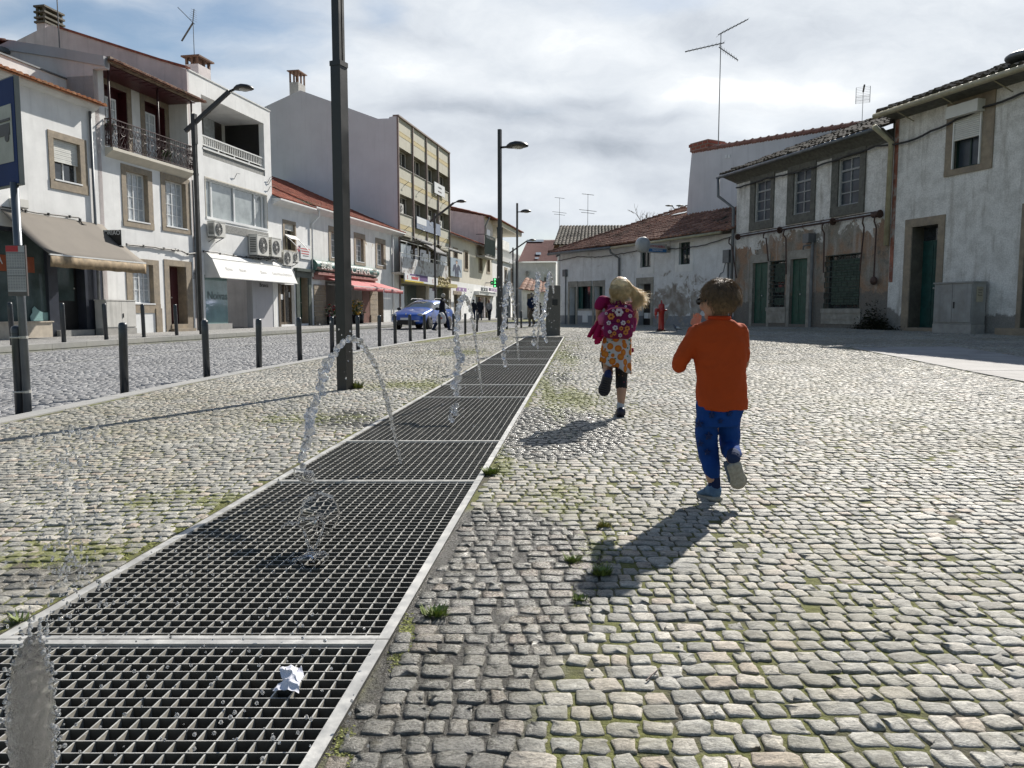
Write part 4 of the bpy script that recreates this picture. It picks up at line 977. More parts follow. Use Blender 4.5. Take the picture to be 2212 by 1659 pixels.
# ---- house 3: white modern house with loggia and shop
x3b = x3 + .003; x4 = FL.P(4, 1018, 1000).x
h3 = House(FL, 'modern_white_house', x3b, 'white flat-fronted modern house with a deep loggia, ribbon window and white dome awning', 'house', z=baseL(x3b))
top = FL.P(2, 1650, 785).z; zb = baseL(x3b) - .5
lg = FL.rect(2, 1060, 1635, 912, 1225, at=1630); lgL = FL.P(2, 1075, 1222); lg[2] = (FL.P(2, 1075, 1222).z + FL.P(2, 1648, 1405).z) / 2; lg[3] = (FL.P(2, 1058, 645).z + FL.P(2, 1635, 920).z) / 2
wb = FL.rect(4, 385, 952, 128, 500, at=385); wb[3] = (FL.P(4, 380, 120).z + FL.P(4, 950, 285).z) / 2; wb[2] = (FL.P(4, 392, 505).z + FL.P(4, 955, 612).z) / 2
wb[0] = FL.P(4, 380, 300).x; wb[1] = FL.P(4, 952, 450).x
sf = FL.rect(4, 372, 1010, 1040, 1520, at=600); sf = [FL.P(4, 376, 1300).x, FL.P(4, 1012, 1300).x, baseL(x3b) + .02, FL.P(4, 600, 1040).z]
mb = MB(); wall(mb, x3b, x4, zb, top, [lg + [2.0], wb + [.2], sf + [.1]])
mb.quad((x4, 0, zb), (x4, 8, zb), (x4, 8, top), (x4, 0, top))
h3.part(mb, 'wall', M['white_plaster'])
mb = MB(); wz = M['white_metal']; mb.box(x3b, x4 + .03, -.03, .12, top + .002, top + .05); h3.part(mb, 'coping', M['white_metal'])
prof = [FL.A(k, x, y, x3b) for k, x, y in ((2, 925, 400), (2, 690, 335), (1, 560, 265), (1, 505, 240), (1, 350, 300), (1, 180, 385))]
poly = [(p.y, p.z) for p in prof]; poly = [(0, zb)] + [(0, top)] + poly[1:] + [(poly[-1][0] + 3, poly[-1][1] - 1.2), (poly[-1][0] + 3, zb)]
mb = MB(); mb.prismx(poly, x3b - .10, x3b - .003); h3.part(mb, 'side_wall', M['pink_plaster'])
mb = MB()
for a, b in zip(prof[:2], prof[1:3]): mb.bar((x3b, a.y, a.z + .02), (x3b, b.y, b.z + .02), .3, .08)
h3.part(mb, 'tile_coping', M['tile_plain'] if 'tile_plain' in M else mat('tile_plain', (.25, .08, .05), .8, var=.4, scale=8))
def chimney(h, k, pts, xl, w, caph, label=None, mt='pink_plaster', style=0):
 """pts: left,right picture x of the side face, top and bottom y; on plane local x = xl, w = width along x"""
 ax, bx, ty, by = pts; a = h.F.A(k, ax, (ty + by) / 2, xl); b = h.F.A(k, bx, (ty + by) / 2, xl); t = h.F.A(k, (ax + bx) / 2, ty, xl).z; bo = h.F.A(k, (ax + bx) / 2, by, xl).z
 y0, y1 = sorted((a.y, b.y)); mb = MB(); mb.box(xl, xl + w, y0, y1, bo - 1.5, t); c = h.part(mb, 'chimney', M[mt])
 mb = MB(); d = .06
 if style == 0:
  mb.box(xl - d, xl + w + d, y0 - d, y1 + d, t + .002, t + .08)
  for q in (1, 2, 3): mb.box(xl - d, xl + w + d, y0 - d, y1 + d, t + caph * q / 3 - .04 + .01 * q, t + caph * q / 3 + .03 + .01 * q)
  for (xx, yy) in ((xl, y0), (xl + w - .08, y0), (xl, y1 - .08), (xl + w - .08, y1 - .08)): mb.box(xx, xx + .08, yy, yy + .08, t + .08, t + caph)
  mb.box(xl + .15, xl + w - .15, y0 + .15, y1 - .15, t + .08, t + caph - .1)
 else:
  for (xx, yy) in ((xl, y0), (xl + w - .1, y0), (xl, y1 - .1), (xl + w - .1, y1 - .1), (xl + w * .45, y0), (xl, (y0 + y1) / 2 - .05)): mb.box(xx, xx + .1, yy, yy + .1, t + .002, t + caph)
  mb.rings([[(xl - d * 2, y0 - d * 2, t + caph), (xl + w + d * 2, y0 - d * 2, t + caph), (xl + w + d * 2, y1 + d * 2, t + caph), (xl - d * 2, y1 + d * 2, t + caph)], [(xl - d * 2, y0 - d * 2, t + caph + .06), (xl + w + d * 2, y0 - d * 2, t + caph + .06), (xl + w + d * 2, y1 + d * 2, t + caph + .06), (xl - d * 2, y1 + d * 2, t + caph + .06)], [(xl + w * .3, y0 + (y1 - y0) * .3, t + caph + .16), (xl + w * .7, y0 + (y1 - y0) * .3, t + caph + .16), (xl + w * .7, y0 + (y1 - y0) * .7, t + caph + .16), (xl + w * .3, y0 + (y1 - y0) * .7, t + caph + .16)]])
 h.part(mb, 'chimney_cap', M['terracotta'] if style == 1 else M['dark_granite'], parent=c); return c
M['terracotta'] = mat('terracotta', (.16, .09, .06), .85, var=.3, scale=8)
chimney(h3, 1, (345, 425, 215, 400), x3b - .09, .95, .62)
chimney(h3, 2, (900, 1022, 360, 430), x3b + 2.6, .9, .28, style=1)
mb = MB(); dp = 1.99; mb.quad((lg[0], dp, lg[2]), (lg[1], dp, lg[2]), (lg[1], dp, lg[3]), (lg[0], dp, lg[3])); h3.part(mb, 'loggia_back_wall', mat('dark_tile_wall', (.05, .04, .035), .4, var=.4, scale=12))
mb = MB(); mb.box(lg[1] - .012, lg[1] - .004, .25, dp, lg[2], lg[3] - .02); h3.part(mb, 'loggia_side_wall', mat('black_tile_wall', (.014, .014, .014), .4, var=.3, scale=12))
r = FL.rect(2, 1240, 1385, 945, 1180, at=1300, yl=dp); mb = MB(); mb.box(r[0], r[1], dp - .04, dp - .01, lg[2] + .2, r[3]); h3.part(mb, 'loggia_shutter', M['roller'])
r = FL.rect(2, 1065, 1165, 860, 1080, at=1100, yl=dp); mb = MB(); mb.box(r[0], r[1], dp - .04, dp - .01, lg[2] + .2, r[3]); h3.part(mb, 'loggia_curtain', M['curtain'])
tb = FL.P(2, 1075, 1150).z; mb = MB(); mb.box(lg[0] + .003, lg[1] - .003, .03, .15, lg[2] + .003, tb - .02)
bands = mat('grey_mosaic', (.20, .20, .19), .6, var=.35, scale=14); h3.part(mb, 'mosaic_band', bands)
mb = MB(); mb.box(lg[0], lg[1], -.02, .17, tb - .018, tb + .05); rtop = (FL.P(2, 1070, 1015).z + FL.P(2, 1640, 1238).z) / 2
mb.box(lg[0], lg[1], .05, .11, rtop - .05, rtop); mb.box(lg[0], lg[1], .06, .10, tb + .16, tb + .20)
n = 34
for k in range(n + 1): xx = lg[0] + .02 + (lg[1] - lg[0] - .04) * k / n; mb.box(xx - .014, xx + .014, .065, .095, tb + .18, rtop - .04)
for k in range(5): xx = lg[0] + .05 + (lg[1] - lg[0] - .1) * k / 4; mb.box(xx - .02, xx + .02, .06, .10, tb + .05, tb + .18)
h3.part(mb, 'loggia_railing', M['white_metal'])
f = MB(); a, b, c, d = wb; f.box(a, b, .12, .18, d - .07, d); f.box(a - .03, b + .03, -.03, .18, c, c + .10)
for kk in (395, 455, 665, 855, 925): xx = FL.P(4, kk, 300).x; f.box(xx - .045, xx + .045, .11, .18, c + .1, d - .07)
rw = h3.part(f, 'ribbon_window', M['white_frame']); mb = MB(); mb.box(a, b, .165, .19, c, d); h3.part(mb, 'pane', M['pane_pale'], parent=rw)
mb = MB(); mb.box(a - .05, b + .05, -.012, .03, d + .003, d + .05); mb.box(a - .05, a - .003, -.012, .03, c, d); mb.box(b + .003, b + .05, -.012, .03, c, d); h3.part(mb, 'window_trim', M['cream_plaster'])
r = FL.rect(4, 560, 960, 565, 635, at=560); mb = MB(); mb.box(r[0], r[1], -.02, .02, c - .42, c - .10); h3.part(mb, 'mosaic_band', bands)
mb = MB()
for (k, X, Yy) in ((4, 660, 80), (4, 970, 115), (4, 970, 200), (2, 1690, 1440)): p = FL.P(k, X, Yy); mb.tube([(p.x - .15, 0, p.z - .25), (p.x - .1, -.12, p.z), (p.x + .1, -.14, p.z)], .012, 5)
h3.part(mb, 'wall_hook', M['zinc'])
a, b, c, d = sf; e1 = FL.P(4, 600, 1300).x; e2 = FL.P(4, 822, 1300).x
mb = MB(); mb.box(a, e1, .08, .10, c + .25, d); sw = h3.part(mb, 'shop_window', mat('pale_shop_glass', (.18, .28, .28), .12, var=.25, scale=1.2, coat=.5))
h3.text('window_lettering', 'Noivas', .46, FL.P(4, 492, 1225, .07).x, FL.P(4, 480, 1222, .07).z, .07, mat('grey_letter', (.09, .13, .13), .6), parent=sw, sx=1.15)
mb = MB(); mb.box(a, e1 + .15, -.02, .14, zb, c + .25); h3.part(mb, 'plinth', M['kerb'])
mb = MB(); mb.box(e1 + .01, e2, 1.3, 1.34, c, d); mb.box(e1 + .005, e1 + .03, .1, 1.3, c + .2, d); h3.part(mb, 'recessed_entrance', M['pane_shop'])
mb = MB(); mb.box(e1 + .35, e1 + 1.1, 1.26, 1.29, c + 1.0, d - .2); mb.box(e1 + .6, e1 + .64, 1.22, 1.26, c, d); h3.part(mb, 'entrance_frame', M['black'])
mb = MB(); mb.box(e2 + .003, b - .003, .02, .3, c - .3, d); pr = h3.part(mb, 'pier', M['grey_plaster'])
h3.text('pier_lettering', 'Branca', .26, FL.P(4, 925, 1120).x, FL.P(4, 925, 1122).z, .01, M['black'], parent=pr, sx=1.1)
def dome_awning():
 L0 = FL.P(4, 372, 1000).x; R0 = FL.P(4, 1112, 950).x; zt = (FL.P(4, 372, 828).z + FL.P(4, 1110, 905).z) / 2
 fb = FL.A(4, 1237, 1106, R0); zf = fb.z; yf = fb.y; br = FL.A(4, 1172, 955, R0)
 root = FL.root('dome_awning', L0, 'white round-fronted bridal shop awning with faint lettering', 'awning', 'shop awnings', z=zf)
 sec = [(0, zt - zf), (br.y * .45, (zt - zf) * .96), (br.y * .8, (br.z - zf) * 1.05 + .02), (br.y, br.z - zf), (yf, 0)]
 mb = MB(); Lx = R0 - L0; q = 1.05
 mb.add([(0 if i < 99 else 0, y, z) for i, (y, z) in enumerate(sec)] + [(Lx, y, z) for y, z in sec], [(i, i + 1, i + 6, i + 5) for i in range(4)])
 mb.add([(0, y, z) for y, z in sec] + [(0, 0, 0)], [(0, 1, 2, 3, 4, 5)]); mb.add([(Lx, y, z) for y, z in sec] + [(Lx, 0, 0)], [(5, 4, 3, 2, 1, 0)])
 c = mb.build('canopy', mat('white_canvas', (.60, .60, .58), .7, var=.08, scale=3, bmp=.1), root); so = c.modifiers.new('t', 'SOLIDIFY'); so.thickness = .006
 mb = MB()
 for (y, z) in sec[3:]: mb.bar((-.01, y - .005, z), (Lx + .01, y - .005, z), .03)
 mb.build('frame_tube', M['white_metal'], root)
 g = mat('faded_letter', (.42, .42, .42), .7)
 d = Vector((0, yf - br.y, -(br.z - zf))); an = math.atan2(-(yf - br.y), (br.z - zf))
 for xx, tx in ((.14, 'Noivas'), (.30, 'Noivos'), (.56, 'Damas'), (.82, 'Comunhões e Baptizados')):
  c = Vector((Lx * xx, (yf + br.y) / 2 - .012, (br.z - zf) / 2)); text_mesh('lettering', tx, .20, Matrix.Translation(c) @ Matrix.Rotation(math.pi / 2 - an, 4, 'X'), g, root, extrude=.001, sx=.9)
dome_awning()
def recta(k, xl, xr, yt, yb, depth=.32): return FL.rect(k, xl, xr, yt, yb, at=(xl + xr) / 2, yl=-depth - .06)
ac_unit(FL, recta(4, 462, 562, 533, 668), .33, 'small white air conditioner under the left end of the ribbon window', .38)
ac_unit(FL, recta(4, 862, 968, 655, 842, .42), .42, 'large air conditioner above the white awning, left of its twin', .5)
ac_unit(FL, recta(4, 998, 1084, 683, 855, .42), .42, 'large air conditioner above the white awning, right of its twin', .45)
ac_unit(FL, recta(4, 1112, 1190, 800, 938, .3), .3, 'white air conditioner low on the wall, over the awning end', .38)
ac_unit(FL, recta(4, 1197, 1252, 815, 905, .3), .28, 'smallest air conditioner of the row, beside the white placard', .4)
wire(FL, pl(FL, 4, [(360, 805), (480, 815), (700, 850), (900, 870), (1060, 870)], -.09), .025, 'black cable running just above the white awning')
# ---- house 4 and 5: low old houses with red roof
x4b = x4 + .003; x5 = FL.P(5, 405, 900).x; x6 = FL.P(5, 1235, 1000).x
ez4 = (FL.P(5, 75, 335).z + FL.P(5, 400, 440).z) / 2; ez5 = (FL.P(5, 450, 470).z + FL.P(5, 1230, 618).z) / 2
rA = FL.A(5, 160, 145, x6); rB = FL.A(5, 900, 497, x6)
def ridge(yy, e): t = (yy + .4) / (rA.y + .4); return e + (rA.z - e) * max(0, min(1, t))
h4 = House(FL, 'narrow_white_house', x4b, 'narrow white house with a tilted window shutter and a dark green doorway', 'house', z=baseL(x4b))
w4 = FL.rect(5, 168, 262, 540, 785, at=168); w4s = FL.rect(5, 150, 272, 505, 800, at=150); w4s[3] = FL.P(5, 150, 505).z
g4 = FL.rect(5, 128, 262, 1110, 1490, at=128); d4 = FL.rect(5, 303, 385, 1048, 1480, at=303); zb = baseL(x4b) - .5
mb = MB(); wall(mb, x4b, x5, zb, ez4 + .1, [w4 + [.2, 1], g4 + [.25], d4 + [.4, 1]]); h4.part(mb, 'wall', [M['white_plaster'], M['granite']])
h4.window(w4, .2, 'beige_pipe', 'pane', 2, 1, surround=w4s, shutter=.25)
mb = MB(); a, b, c, d = w4; zc = d - (d - c) * .42; mb.bar((a, .0, zc), (a + .05, -.75, zc - .75), .03); mb.bar((b, .0, zc), (b - .02, -.75, zc - .75), .03); mb.bar((a + .05, -.75, zc - .75), (b - .02, -.75, zc - .75), .04); mb.add([(a, 0, zc), (b, 0, zc), (b, -.3, zc - .22), (a + .02, -.3, zc - .22)], [(0, 1, 2, 3)]); h4.part(mb, 'tilted_shutter_arm', M['white_metal'])
h4.door(d4, 'green_door', .35, 1, 4, name='green_door', knob=True)
mb = MB(); mb.box(d4[0] - .35, d4[0] - .01, -.06, .05, zb, d4[3]); mb.box(d4[1] + .01, d4[1] + .35, -.06, .05, zb, d4[3]); mb.box(d4[0] - .35, d4[1] + .35, -.06, .05, d4[3] + .003, d4[3] + .3); mb.box(d4[0] - .5, d4[1] + .5, -.2, .05, d4[3] + .303, d4[3] + .45); h4.part(mb, 'dark_stone_portal', mat('dark_green_stone', (.045, .06, .05), .5, var=.3))
mb = MB(); a, b, c, d = g4; mb.box(a, b, .22, .24, c, d); gdoor = h4.part(mb, 'glass_door', mat('brown_glass', (.07, .06, .05), .08, coat=.6, var=.2)); mb = MB()
for xx in (a, (a + b) / 2 - .04, b - .1): mb.box(xx, xx + .1, .16, .22, c, d)
mb.box(a, b, .17, .22, c, c + .12); mb.box(a - .18, a, -.03, .2, zb, d); h4.part(mb, 'door_frame', mat('bronze_frame', (.10, .075, .05), .45), parent=gdoor)
mb = MB(); mb.box(a + .2, a + .45, .205, .215, c + 2.0, c + 2.35) if False else None
for (q0, q1, t0, t1) in ((132, 158, 1205, 1255), (208, 238, 1185, 1235)): rr = FL.rect(5, q0, q1, t0, t1, yl=.2); mb.box(rr[0], rr[1], .20, .215, rr[2], rr[3])
h4.part(mb, 'paper_notice', M['white_frame'], parent=gdoor)
RT = rA.y
roof_part(h4, ((x4b, -.42, ez4 + .12), (x5, -.42, ez4 + .12), (x5, RT, rA.z), (x4b, RT, rA.z)), 'tile_red', 'roof', tw=.2, h=.05)
mb = MB(); mb.prismx([(0, ez4 - .15), (-.3, ez4 - .02), (-.45, ez4 + .05), (-.45, ez4 + .12), (0, ez4 + .14)], x4b, x5); h4.part(mb, 'cornice', M['white_plaster'])
r = FL.rect(5, 308, 398, 745, 878, at=350); root = FL.root('placard', r[0], 'white placard with red lines of text beside the small air conditioner', 'sign', z=r[2])
mb = MB(); mb.box(0, r[1] - r[0], -.06, -.03, 0, r[3] - r[2]); mb.build('board', M['white_frame'], root)
mb = MB(); redm = mat('red_print', (.5, .04, .04), .6)
W_, H2 = r[1] - r[0], r[3] - r[2]
for k in range(3): mb.box(W_ * .06, W_ * (.92 - .05 * k), -.066, -.061, H2 * (.68 - .17 * k), H2 * (.74 - .17 * k))
mb.build('printed_lines', redm, root); mb = MB(); mb.box(W_ * .2, W_ * .8, -.066, -.061, H2 * .2, H2 * .25); mb.build('printed_line', M['zinc'], root)
r = FL.rect(5, 288, 308, 770, 815); text_mesh('sign_digits', 'tp', .4, Matrix.Translation((-.18, -.05, H2 * .7)) @ Matrix.Rotation(math.pi / 2, 4, 'X'), redm, root)
h5 = House(FL, 'shop_house', x5 + .003, 'old white house with flaking plaster above the green LOJA CHINA shop sign', 'house', z=baseL(x5))
x5b = x5 + .003; zb = baseL(x5b) - .5
ws = [(598, 662, 632, 865, 578, 668, 572, 895), (832, 902, 680, 900, 815, 918, 625, 920), (1028, 1088, 710, 918, 1014, 1108, 668, 958)]
WW = []
for (a, b, c, d, sa, sb, sc_, sd) in ws:
 o = FL.rect(5, a, b, c, d, at=a); s = FL.rect(5, sa, sb, sc_, sd, at=sa); WW.append((o, s))
zt5 = np.mean([o[3] for o, s in WW]); zb5 = np.mean([o[2] for o, s in WW])
for o, s in WW: o[3] = zt5; o[2] = zb5; s[3] = zt5 + .3; s[2] = zb5 - .22
shopo = [FL.P(5, 550, 1300).x, FL.P(5, 890, 1300).x, baseL(x5b), FL.P(5, 560, 1060).z]; dd5 = FL.rect(5, 1035, 1090, 1120, 1480, at=1035)
mb = MB(); wall(mb, x5b, x6, zb, ez5 + .1, [o + [.2, 1] for o, s in WW] + [shopo + [2.5], dd5 + [.4, 1]])
M['flaking'] = mat('flaking_plaster', (.68, .68, .66), .85, var=.1, scale=1.5, bmp=.3, streak=.45, col2=(.42, .34, .22), c2th=.66, c2soft=.012, c2scale=1.1)
h5.part(mb, 'wall', [M['flaking'], M['granite']])
for o, s in WW: h5.window(o, .2, 'white_frame', 'pane_pale', 2, 3, surround=s, sill='white_frame', transom=.72)
h5.door(dd5, 'black', .38, 1, 2, name='dark_door', knob=False)
mb = MB(); mb.quad((shopo[0], 2.45, shopo[2]), (shopo[1], 2.45, shopo[2]), (shopo[1], 2.45, shopo[3]), (shopo[0], 2.45, shopo[3])); h5.part(mb, 'shop_interior', mat('red_brown_interior', (.06, .02, .018), .8, var=.6, scale=2))
for (q0, q1) in ((440, 548), (960, 1032)):
 rr = FL.rect(5, q0, q1, 1110, 1480); mb = MB(); n = 8
 for k in range(n): hz = (rr[3] - zb - .4) / n; mb.box(rr[0], rr[1], -.05 - (.05 if k < 2 else 0), .0 if False else -.004, zb + .4 + k * hz, zb + .4 + (k + 1) * hz - .02)
 h5.part(mb, 'stone_pier', M['granite'])
rr = FL.rect(5, 892, 958, 1150, 1475); mb = MB(); mb.box(rr[0], rr[1], -.03, -.003, zb, rr[3]); h5.part(mb, 'brown_panel', mat('brown_panel', (.13, .05, .035), .6, var=.3))
roof_part(h5, ((x5b, -.42, ez5 + .12), (x6 + .35, -.42, ez5 + .12), (x6, RT, rA.z - .02), (x5b, RT, rA.z - .02)), 'tile_red', 'roof', tw=.2, h=.055)
mb = MB(); mb.prismx([(0, ez5 - .16), (-.3, ez5 - .02), (-.45, ez5 + .05), (-.45, ez5 + .12), (0, ez5 + .14)], x5b, x6 + .25); h5.part(mb, 'cornice', M['white_plaster'])
mb = MB(); p = FL.P(5, 490, 500, -.3); mb.tube([(p.x, -.3, ez5 + .02), (p.x, -.3, ez5 - .3), (x5b + .15, -.08, ez5 - .75), (x5b + .1, -.08, zb5 - 1.2)], .045, 8); xx = FL.P(5, 1170, 1000).x; mb.tube([(xx, -.08, ez5), (xx, -.08, zb + .5)], .05, 8); h5.part(mb, 'downpipe', M['white_plaster'], True)
mb = MB()
for k in range(420):
 xx = random.uniform(FL.P(5, 420, 400, -.4).x, FL.P(5, 560, 400, -.4).x); yy = random.uniform(-.3, .5); L = random.uniform(.06, .2); b_ = Vector((xx, yy, ez5 + .17 + (yy + .42) * .2)); d = Vector((random.uniform(-.4, .4), random.uniform(-.4, .4), 1)) * L; mb.poly([b_, b_ + Vector((.015, 0, 0)), b_ + d])
h5.part(mb, 'roof_weeds', M['leaf'])
def china_sign():
 a = FL.P(5, 472, 950, -.35).x; b = FL.P(5, 1048, 990, -.35).x; zt = (FL.P(5, 480, 895, -.35).z + FL.P(5, 1040, 948, -.35).z) / 2; zb_ = (FL.P(5, 480, 1005, -.35).z + FL.P(5, 1040, 1045, -.35).z) / 2
 root = FL.root('shop_sign', a, 'green curved lightbox sign reading LOJA CHINA with two Chinese characters', 'sign', z=zb_); L = b - a; h = zt - zb_
 mb = MB(); n = 8; mb.prismx([(-.02, 0)] + [(-.12 - .26 * math.sin(math.pi * k / n) ** .8, h * k / n) for k in range(n + 1)] + [(-.02, h)], 0, L); mb.build('sign_box', mat('green_sign', (.025, .10, .085), .35, var=.12, coat=.3), root)
 wt = mat('sign_white', (.72, .72, .66), .5); RX = Matrix.Rotation(math.pi / 2, 4, 'X')
 text_mesh('chinese_lettering', '長城', h * .75, Matrix.Translation((L * .12, -.39, h * .5)) @ RX, wt, root, extrude=.008, fit=L * .16)
 text_mesh('lettering', 'LOJA CHINA', h * .80, Matrix.Translation((L * .53, -.39, h * .46)) @ RX, wt, root, extrude=.008, fit=L * .57)
 for k, t in enumerate(('VESTUÁRIO', 'CALÇADO', 'BAZAR')): text_mesh('small_lettering', t, h * .2, Matrix.Translation((L * .915, -.395 if k == 1 else -.37, h * (.78 - .28 * k))) @ RX, wt, root, extrude=.008)
 mb = MB(); mb.box(.2, L - .1, -.3, -.02, -.16, -.01); mb.box(.1, L, -.12, -.02, -.4, -.16); mb.build('awning_cassette', mat('dusty_pink', (.30, .14, .12), .7), root)
china_sign()
M['awn_red'] = mat('faded_red_canvas', (.42, .12, .12), .75, var=.08, scale=3); wtx = mat('pink_letter', (.62, .45, .45), .7)
b1r = FL.P(5, 1078, 1155, -1.75); b1l = FL.P(5, 645, 1105, -1.75); q0 = FL.P(5, 520, 1050).x; q1 = FL.P(5, 822, 1070).x; q2 = FL.P(5, 1020, 1082).x
zw = (FL.P(5, 520, 1050).z + FL.P(5, 820, 1072).z) / 2; yy = FL.A(5, 1078, 1152, q1 + .0).y; yv = FL.A(5, 1275, 1164, q2).y; zf = (FL.A(5, 1275, 1164, q2).z + FL.A(5, 1078, 1152, q1).z) / 2; yv = (yv + yy) / 2
awning(FL, (q0, zw), (q1, zw), Vector((q0, yv, zf)), Vector((q1, yv, zf)), M['awn_red'], 'left of the two faded red awnings under the green sign', valance=.22, text='LOJA CHINA', tmt=wtx)
awning(FL, (q1 + .1, zw), (q2, zw), Vector((q1 + .1, yv - .02, zf - .03)), Vector((q2, yv - .02, zf - .03)), M['awn_red'], 'right of the two faded red awnings, nearest the yellow block', valance=.22, text='LOJA CHINA', tmt=wtx)
def flowers(k, X, Y, n, label, cols, yl=-.6, s=1.0):
 p = FL.P(k, X, Y, yl); base = Vector((p.x, yl, baseL(p.x) + .02)); root = empty('flower_stand', FL.world(base), FL.rz, label, 'flowers')
 mb = MB(); mb.lathe([(.16 * s, 0), (.2 * s, .45 * s), (.18 * s, .45 * s), (.17 * s, .4 * s)], n=12); mb.build('bucket', M['black'], root, True)
 mb = MB(); fl = [MB() for _ in cols]
 for i in range(n):
  a = random.uniform(0, 6.28); rr = random.uniform(0, .32) * s; q = Vector((rr * math.cos(a), rr * math.sin(a), (.75 + random.uniform(-.3, .45)) * s)); mb.tube([(q.x * .3, q.y * .3, .4 * s), q], .008, 4)
  for _ in range(3):
   d = Vector((random.uniform(-1, 1), random.uniform(-1, 1), random.uniform(-.5, 1))).normalized() * .12 * s; r_ = Vector((-d.y, d.x, 0)) * .3; mb.poly([q * .9, q * .9 + d * .6 + r_, q * .9 + d, q * .9 + d * .6 - r_])
  random.choice(fl).ball(q, .06 * s * random.uniform(.7, 1.3), n=6, m=4, sc=(1, 1, .7))
 mb.build('stems', M['leaf'], root)
 for f, c in zip(fl, cols):
  if f.v: f.build('blossoms', mat('blossom', c, .7, var=.3), root)
flowers(5, 835, 1450, 34, 'bucket of yellow and cream flowers by the shop pier', [(.5, .28, .03), (.55, .45, .3)], -.7, 1.15)
flowers(5, 872, 1450, 24, 'tall bunch of cream flowers at the edge of the china shop', [(.5, .42, .28), (.25, .3, .1)], -.5, 1.2)
flowers(5, 640, 1450, 30, 'low row of red and pink flowers at the shop entrance', [(.4, .03, .05), (.5, .2, .25), (.6, .6, .5)], -.5, .9)
flowers(5, 590, 1440, 30, 'dark foliage and red flowers behind the big lamp post', [(.25, .03, .03), (.5, .4, .3)], -.2, .95)
# ---- house 6: tall block with blank grey side wall and cream panels
x6b = x6 + .004; x7 = FL.P(6, 1052, 1000).x
h6 = House(FL, 'office_block', x6b, 'tall four-storey block with cream and yellow panels and a blank grey side wall', 'building', z=baseL(x6b))
zb = baseL(x6b) - .5; ZR = lambda y, k=6, x=390: FL.P(k, x, y).z
top = ZR(205); DEP = FL.A(6, 485, 700, FL.P(6, 573, 750).x).y
DEP = min(1.3, max(.5, DEP))
prof = [FL.A(12, x, y, x6b) for x, y in ((2080, 592), (1965, 592), (1958, 612), (1800, 618), (1392, 470), (1170, 383), (700, 215), (668, 205), (120, 460))]
poly = [(p.y, p.z) for p in prof]; poly[0] = (-.02, top + .05); L_ = poly[-1]; poly += [(L_[0] + 4, L_[1] - 2.2), (L_[0] + 4, zb), (-.02, zb)]
mb = MB(); mb.prismx(poly, x6b, x6b + .25)
mb.quad((x7, 0, zb), (x7, 12, zb), (x7, 12, top), (x7, 0, top)); mb.quad((x6b + .25, .3, top - .1), (x7, .3, top - .1), (x7, 12, top - .1), (x6b + .25, 12, top - .1))
h6.part(mb, 'side_wall', mat('grey_render', (.66, .66, .685), .9, var=.06, scale=.5, bmp=.15, bscale=14, streak=.12))
pyx = [FL.P(6, 388, 700).x, FL.P(6, 575, 800).x, FL.P(6, 752, 850).x, FL.P(6, 905, 900).x, x7]; pyx[0] = x6b + .02
r1t, r1b, r2t, r2b = ZR(582), ZR(828), ZR(1190), ZR(1440); r3t, r3b = FL.P(7, 68, 262).z, FL.P(7, 75, 480).z
M['cream_panel'] = mat('cream_panel', (.47, .45, .37), .8, var=.08, scale=2, streak=.3); M['yellow_band'] = mat('ochre_band', (.48, .395, .21), .8, var=.12, scale=3)
M['pilaster'] = mat('brown_pilaster', (.24, .19, .17), .8, var=.2, scale=5)
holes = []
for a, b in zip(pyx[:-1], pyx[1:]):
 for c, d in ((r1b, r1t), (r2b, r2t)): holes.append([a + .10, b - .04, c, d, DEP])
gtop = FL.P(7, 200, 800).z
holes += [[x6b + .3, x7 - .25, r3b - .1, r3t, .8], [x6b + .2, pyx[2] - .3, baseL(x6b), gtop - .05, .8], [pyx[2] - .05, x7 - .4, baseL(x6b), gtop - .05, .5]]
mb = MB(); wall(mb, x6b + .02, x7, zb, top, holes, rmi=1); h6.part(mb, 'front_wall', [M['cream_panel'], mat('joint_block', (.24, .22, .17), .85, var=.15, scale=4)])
for a, b in zip(pyx[:-1], pyx[1:]):
 for zt, zb_ in ((ZR(378), ZR(432)), (ZR(985), ZR(1042)), (ZR(1592), ZR(1650))):
  mb = MB(); mb.box(a + .09, b - .05, -.012, .01, zb_, zt); mb.box(a + .09, b - .05, -.02, .01, zt, zt + .03); h6.part(mb, 'ochre_band', M['yellow_band'])
for a in pyx:
 mb = MB(); mb.box(a - .05, a + .07, -.10, .02, zb if a in (pyx[0], pyx[-1]) else gtop + 1.2, top + .02); h6.part(mb, 'pilaster', M['pilaster'])
mb = MB(); mb.box(x6b - .02, x7 + .05, -.14, .3, top + .02, top + .12); h6.part(mb, 'coping', M['pilaster'])
for a, b in zip(pyx[:-1], pyx[1:]):
 for c, d in ((r1b, r1t), (r2b, r2t)):
  mb = MB(); y = DEP; m1_, m2_ = a + .1, b - .04; w = m2_ - m1_; mb.box(m1_, m2_, y - .05, y, c, c + .06); mb.box(m1_, m2_, y - .05, y, d - .06, d)
  for f in (0, .33, .66, .95): mb.box(m1_ + w * f, m1_ + w * f + .06, y - .05, y, c, d)
  wn = h6.part(mb, 'window', M['ac_white']); mb = MB(); mb.box(m1_, m2_, y, y + .03, c, d); h6.part(mb, 'pane', M['pane'], parent=wn)
  mb = MB(); mb.box(m1_ - .05, m2_ + .03, -.05, .3, c - .05, c - .004); h6.part(mb, 'sill', M['concrete'], parent=wn)
mb = MB(); mb.quad((x6b + .3, .79, r3b - .1), (x7 - .25, .79, r3b - .1), (x7 - .25, .79, r3t), (x6b + .3, .79, r3t)); h6.part(mb, 'cafe_glazing', M['pane'])
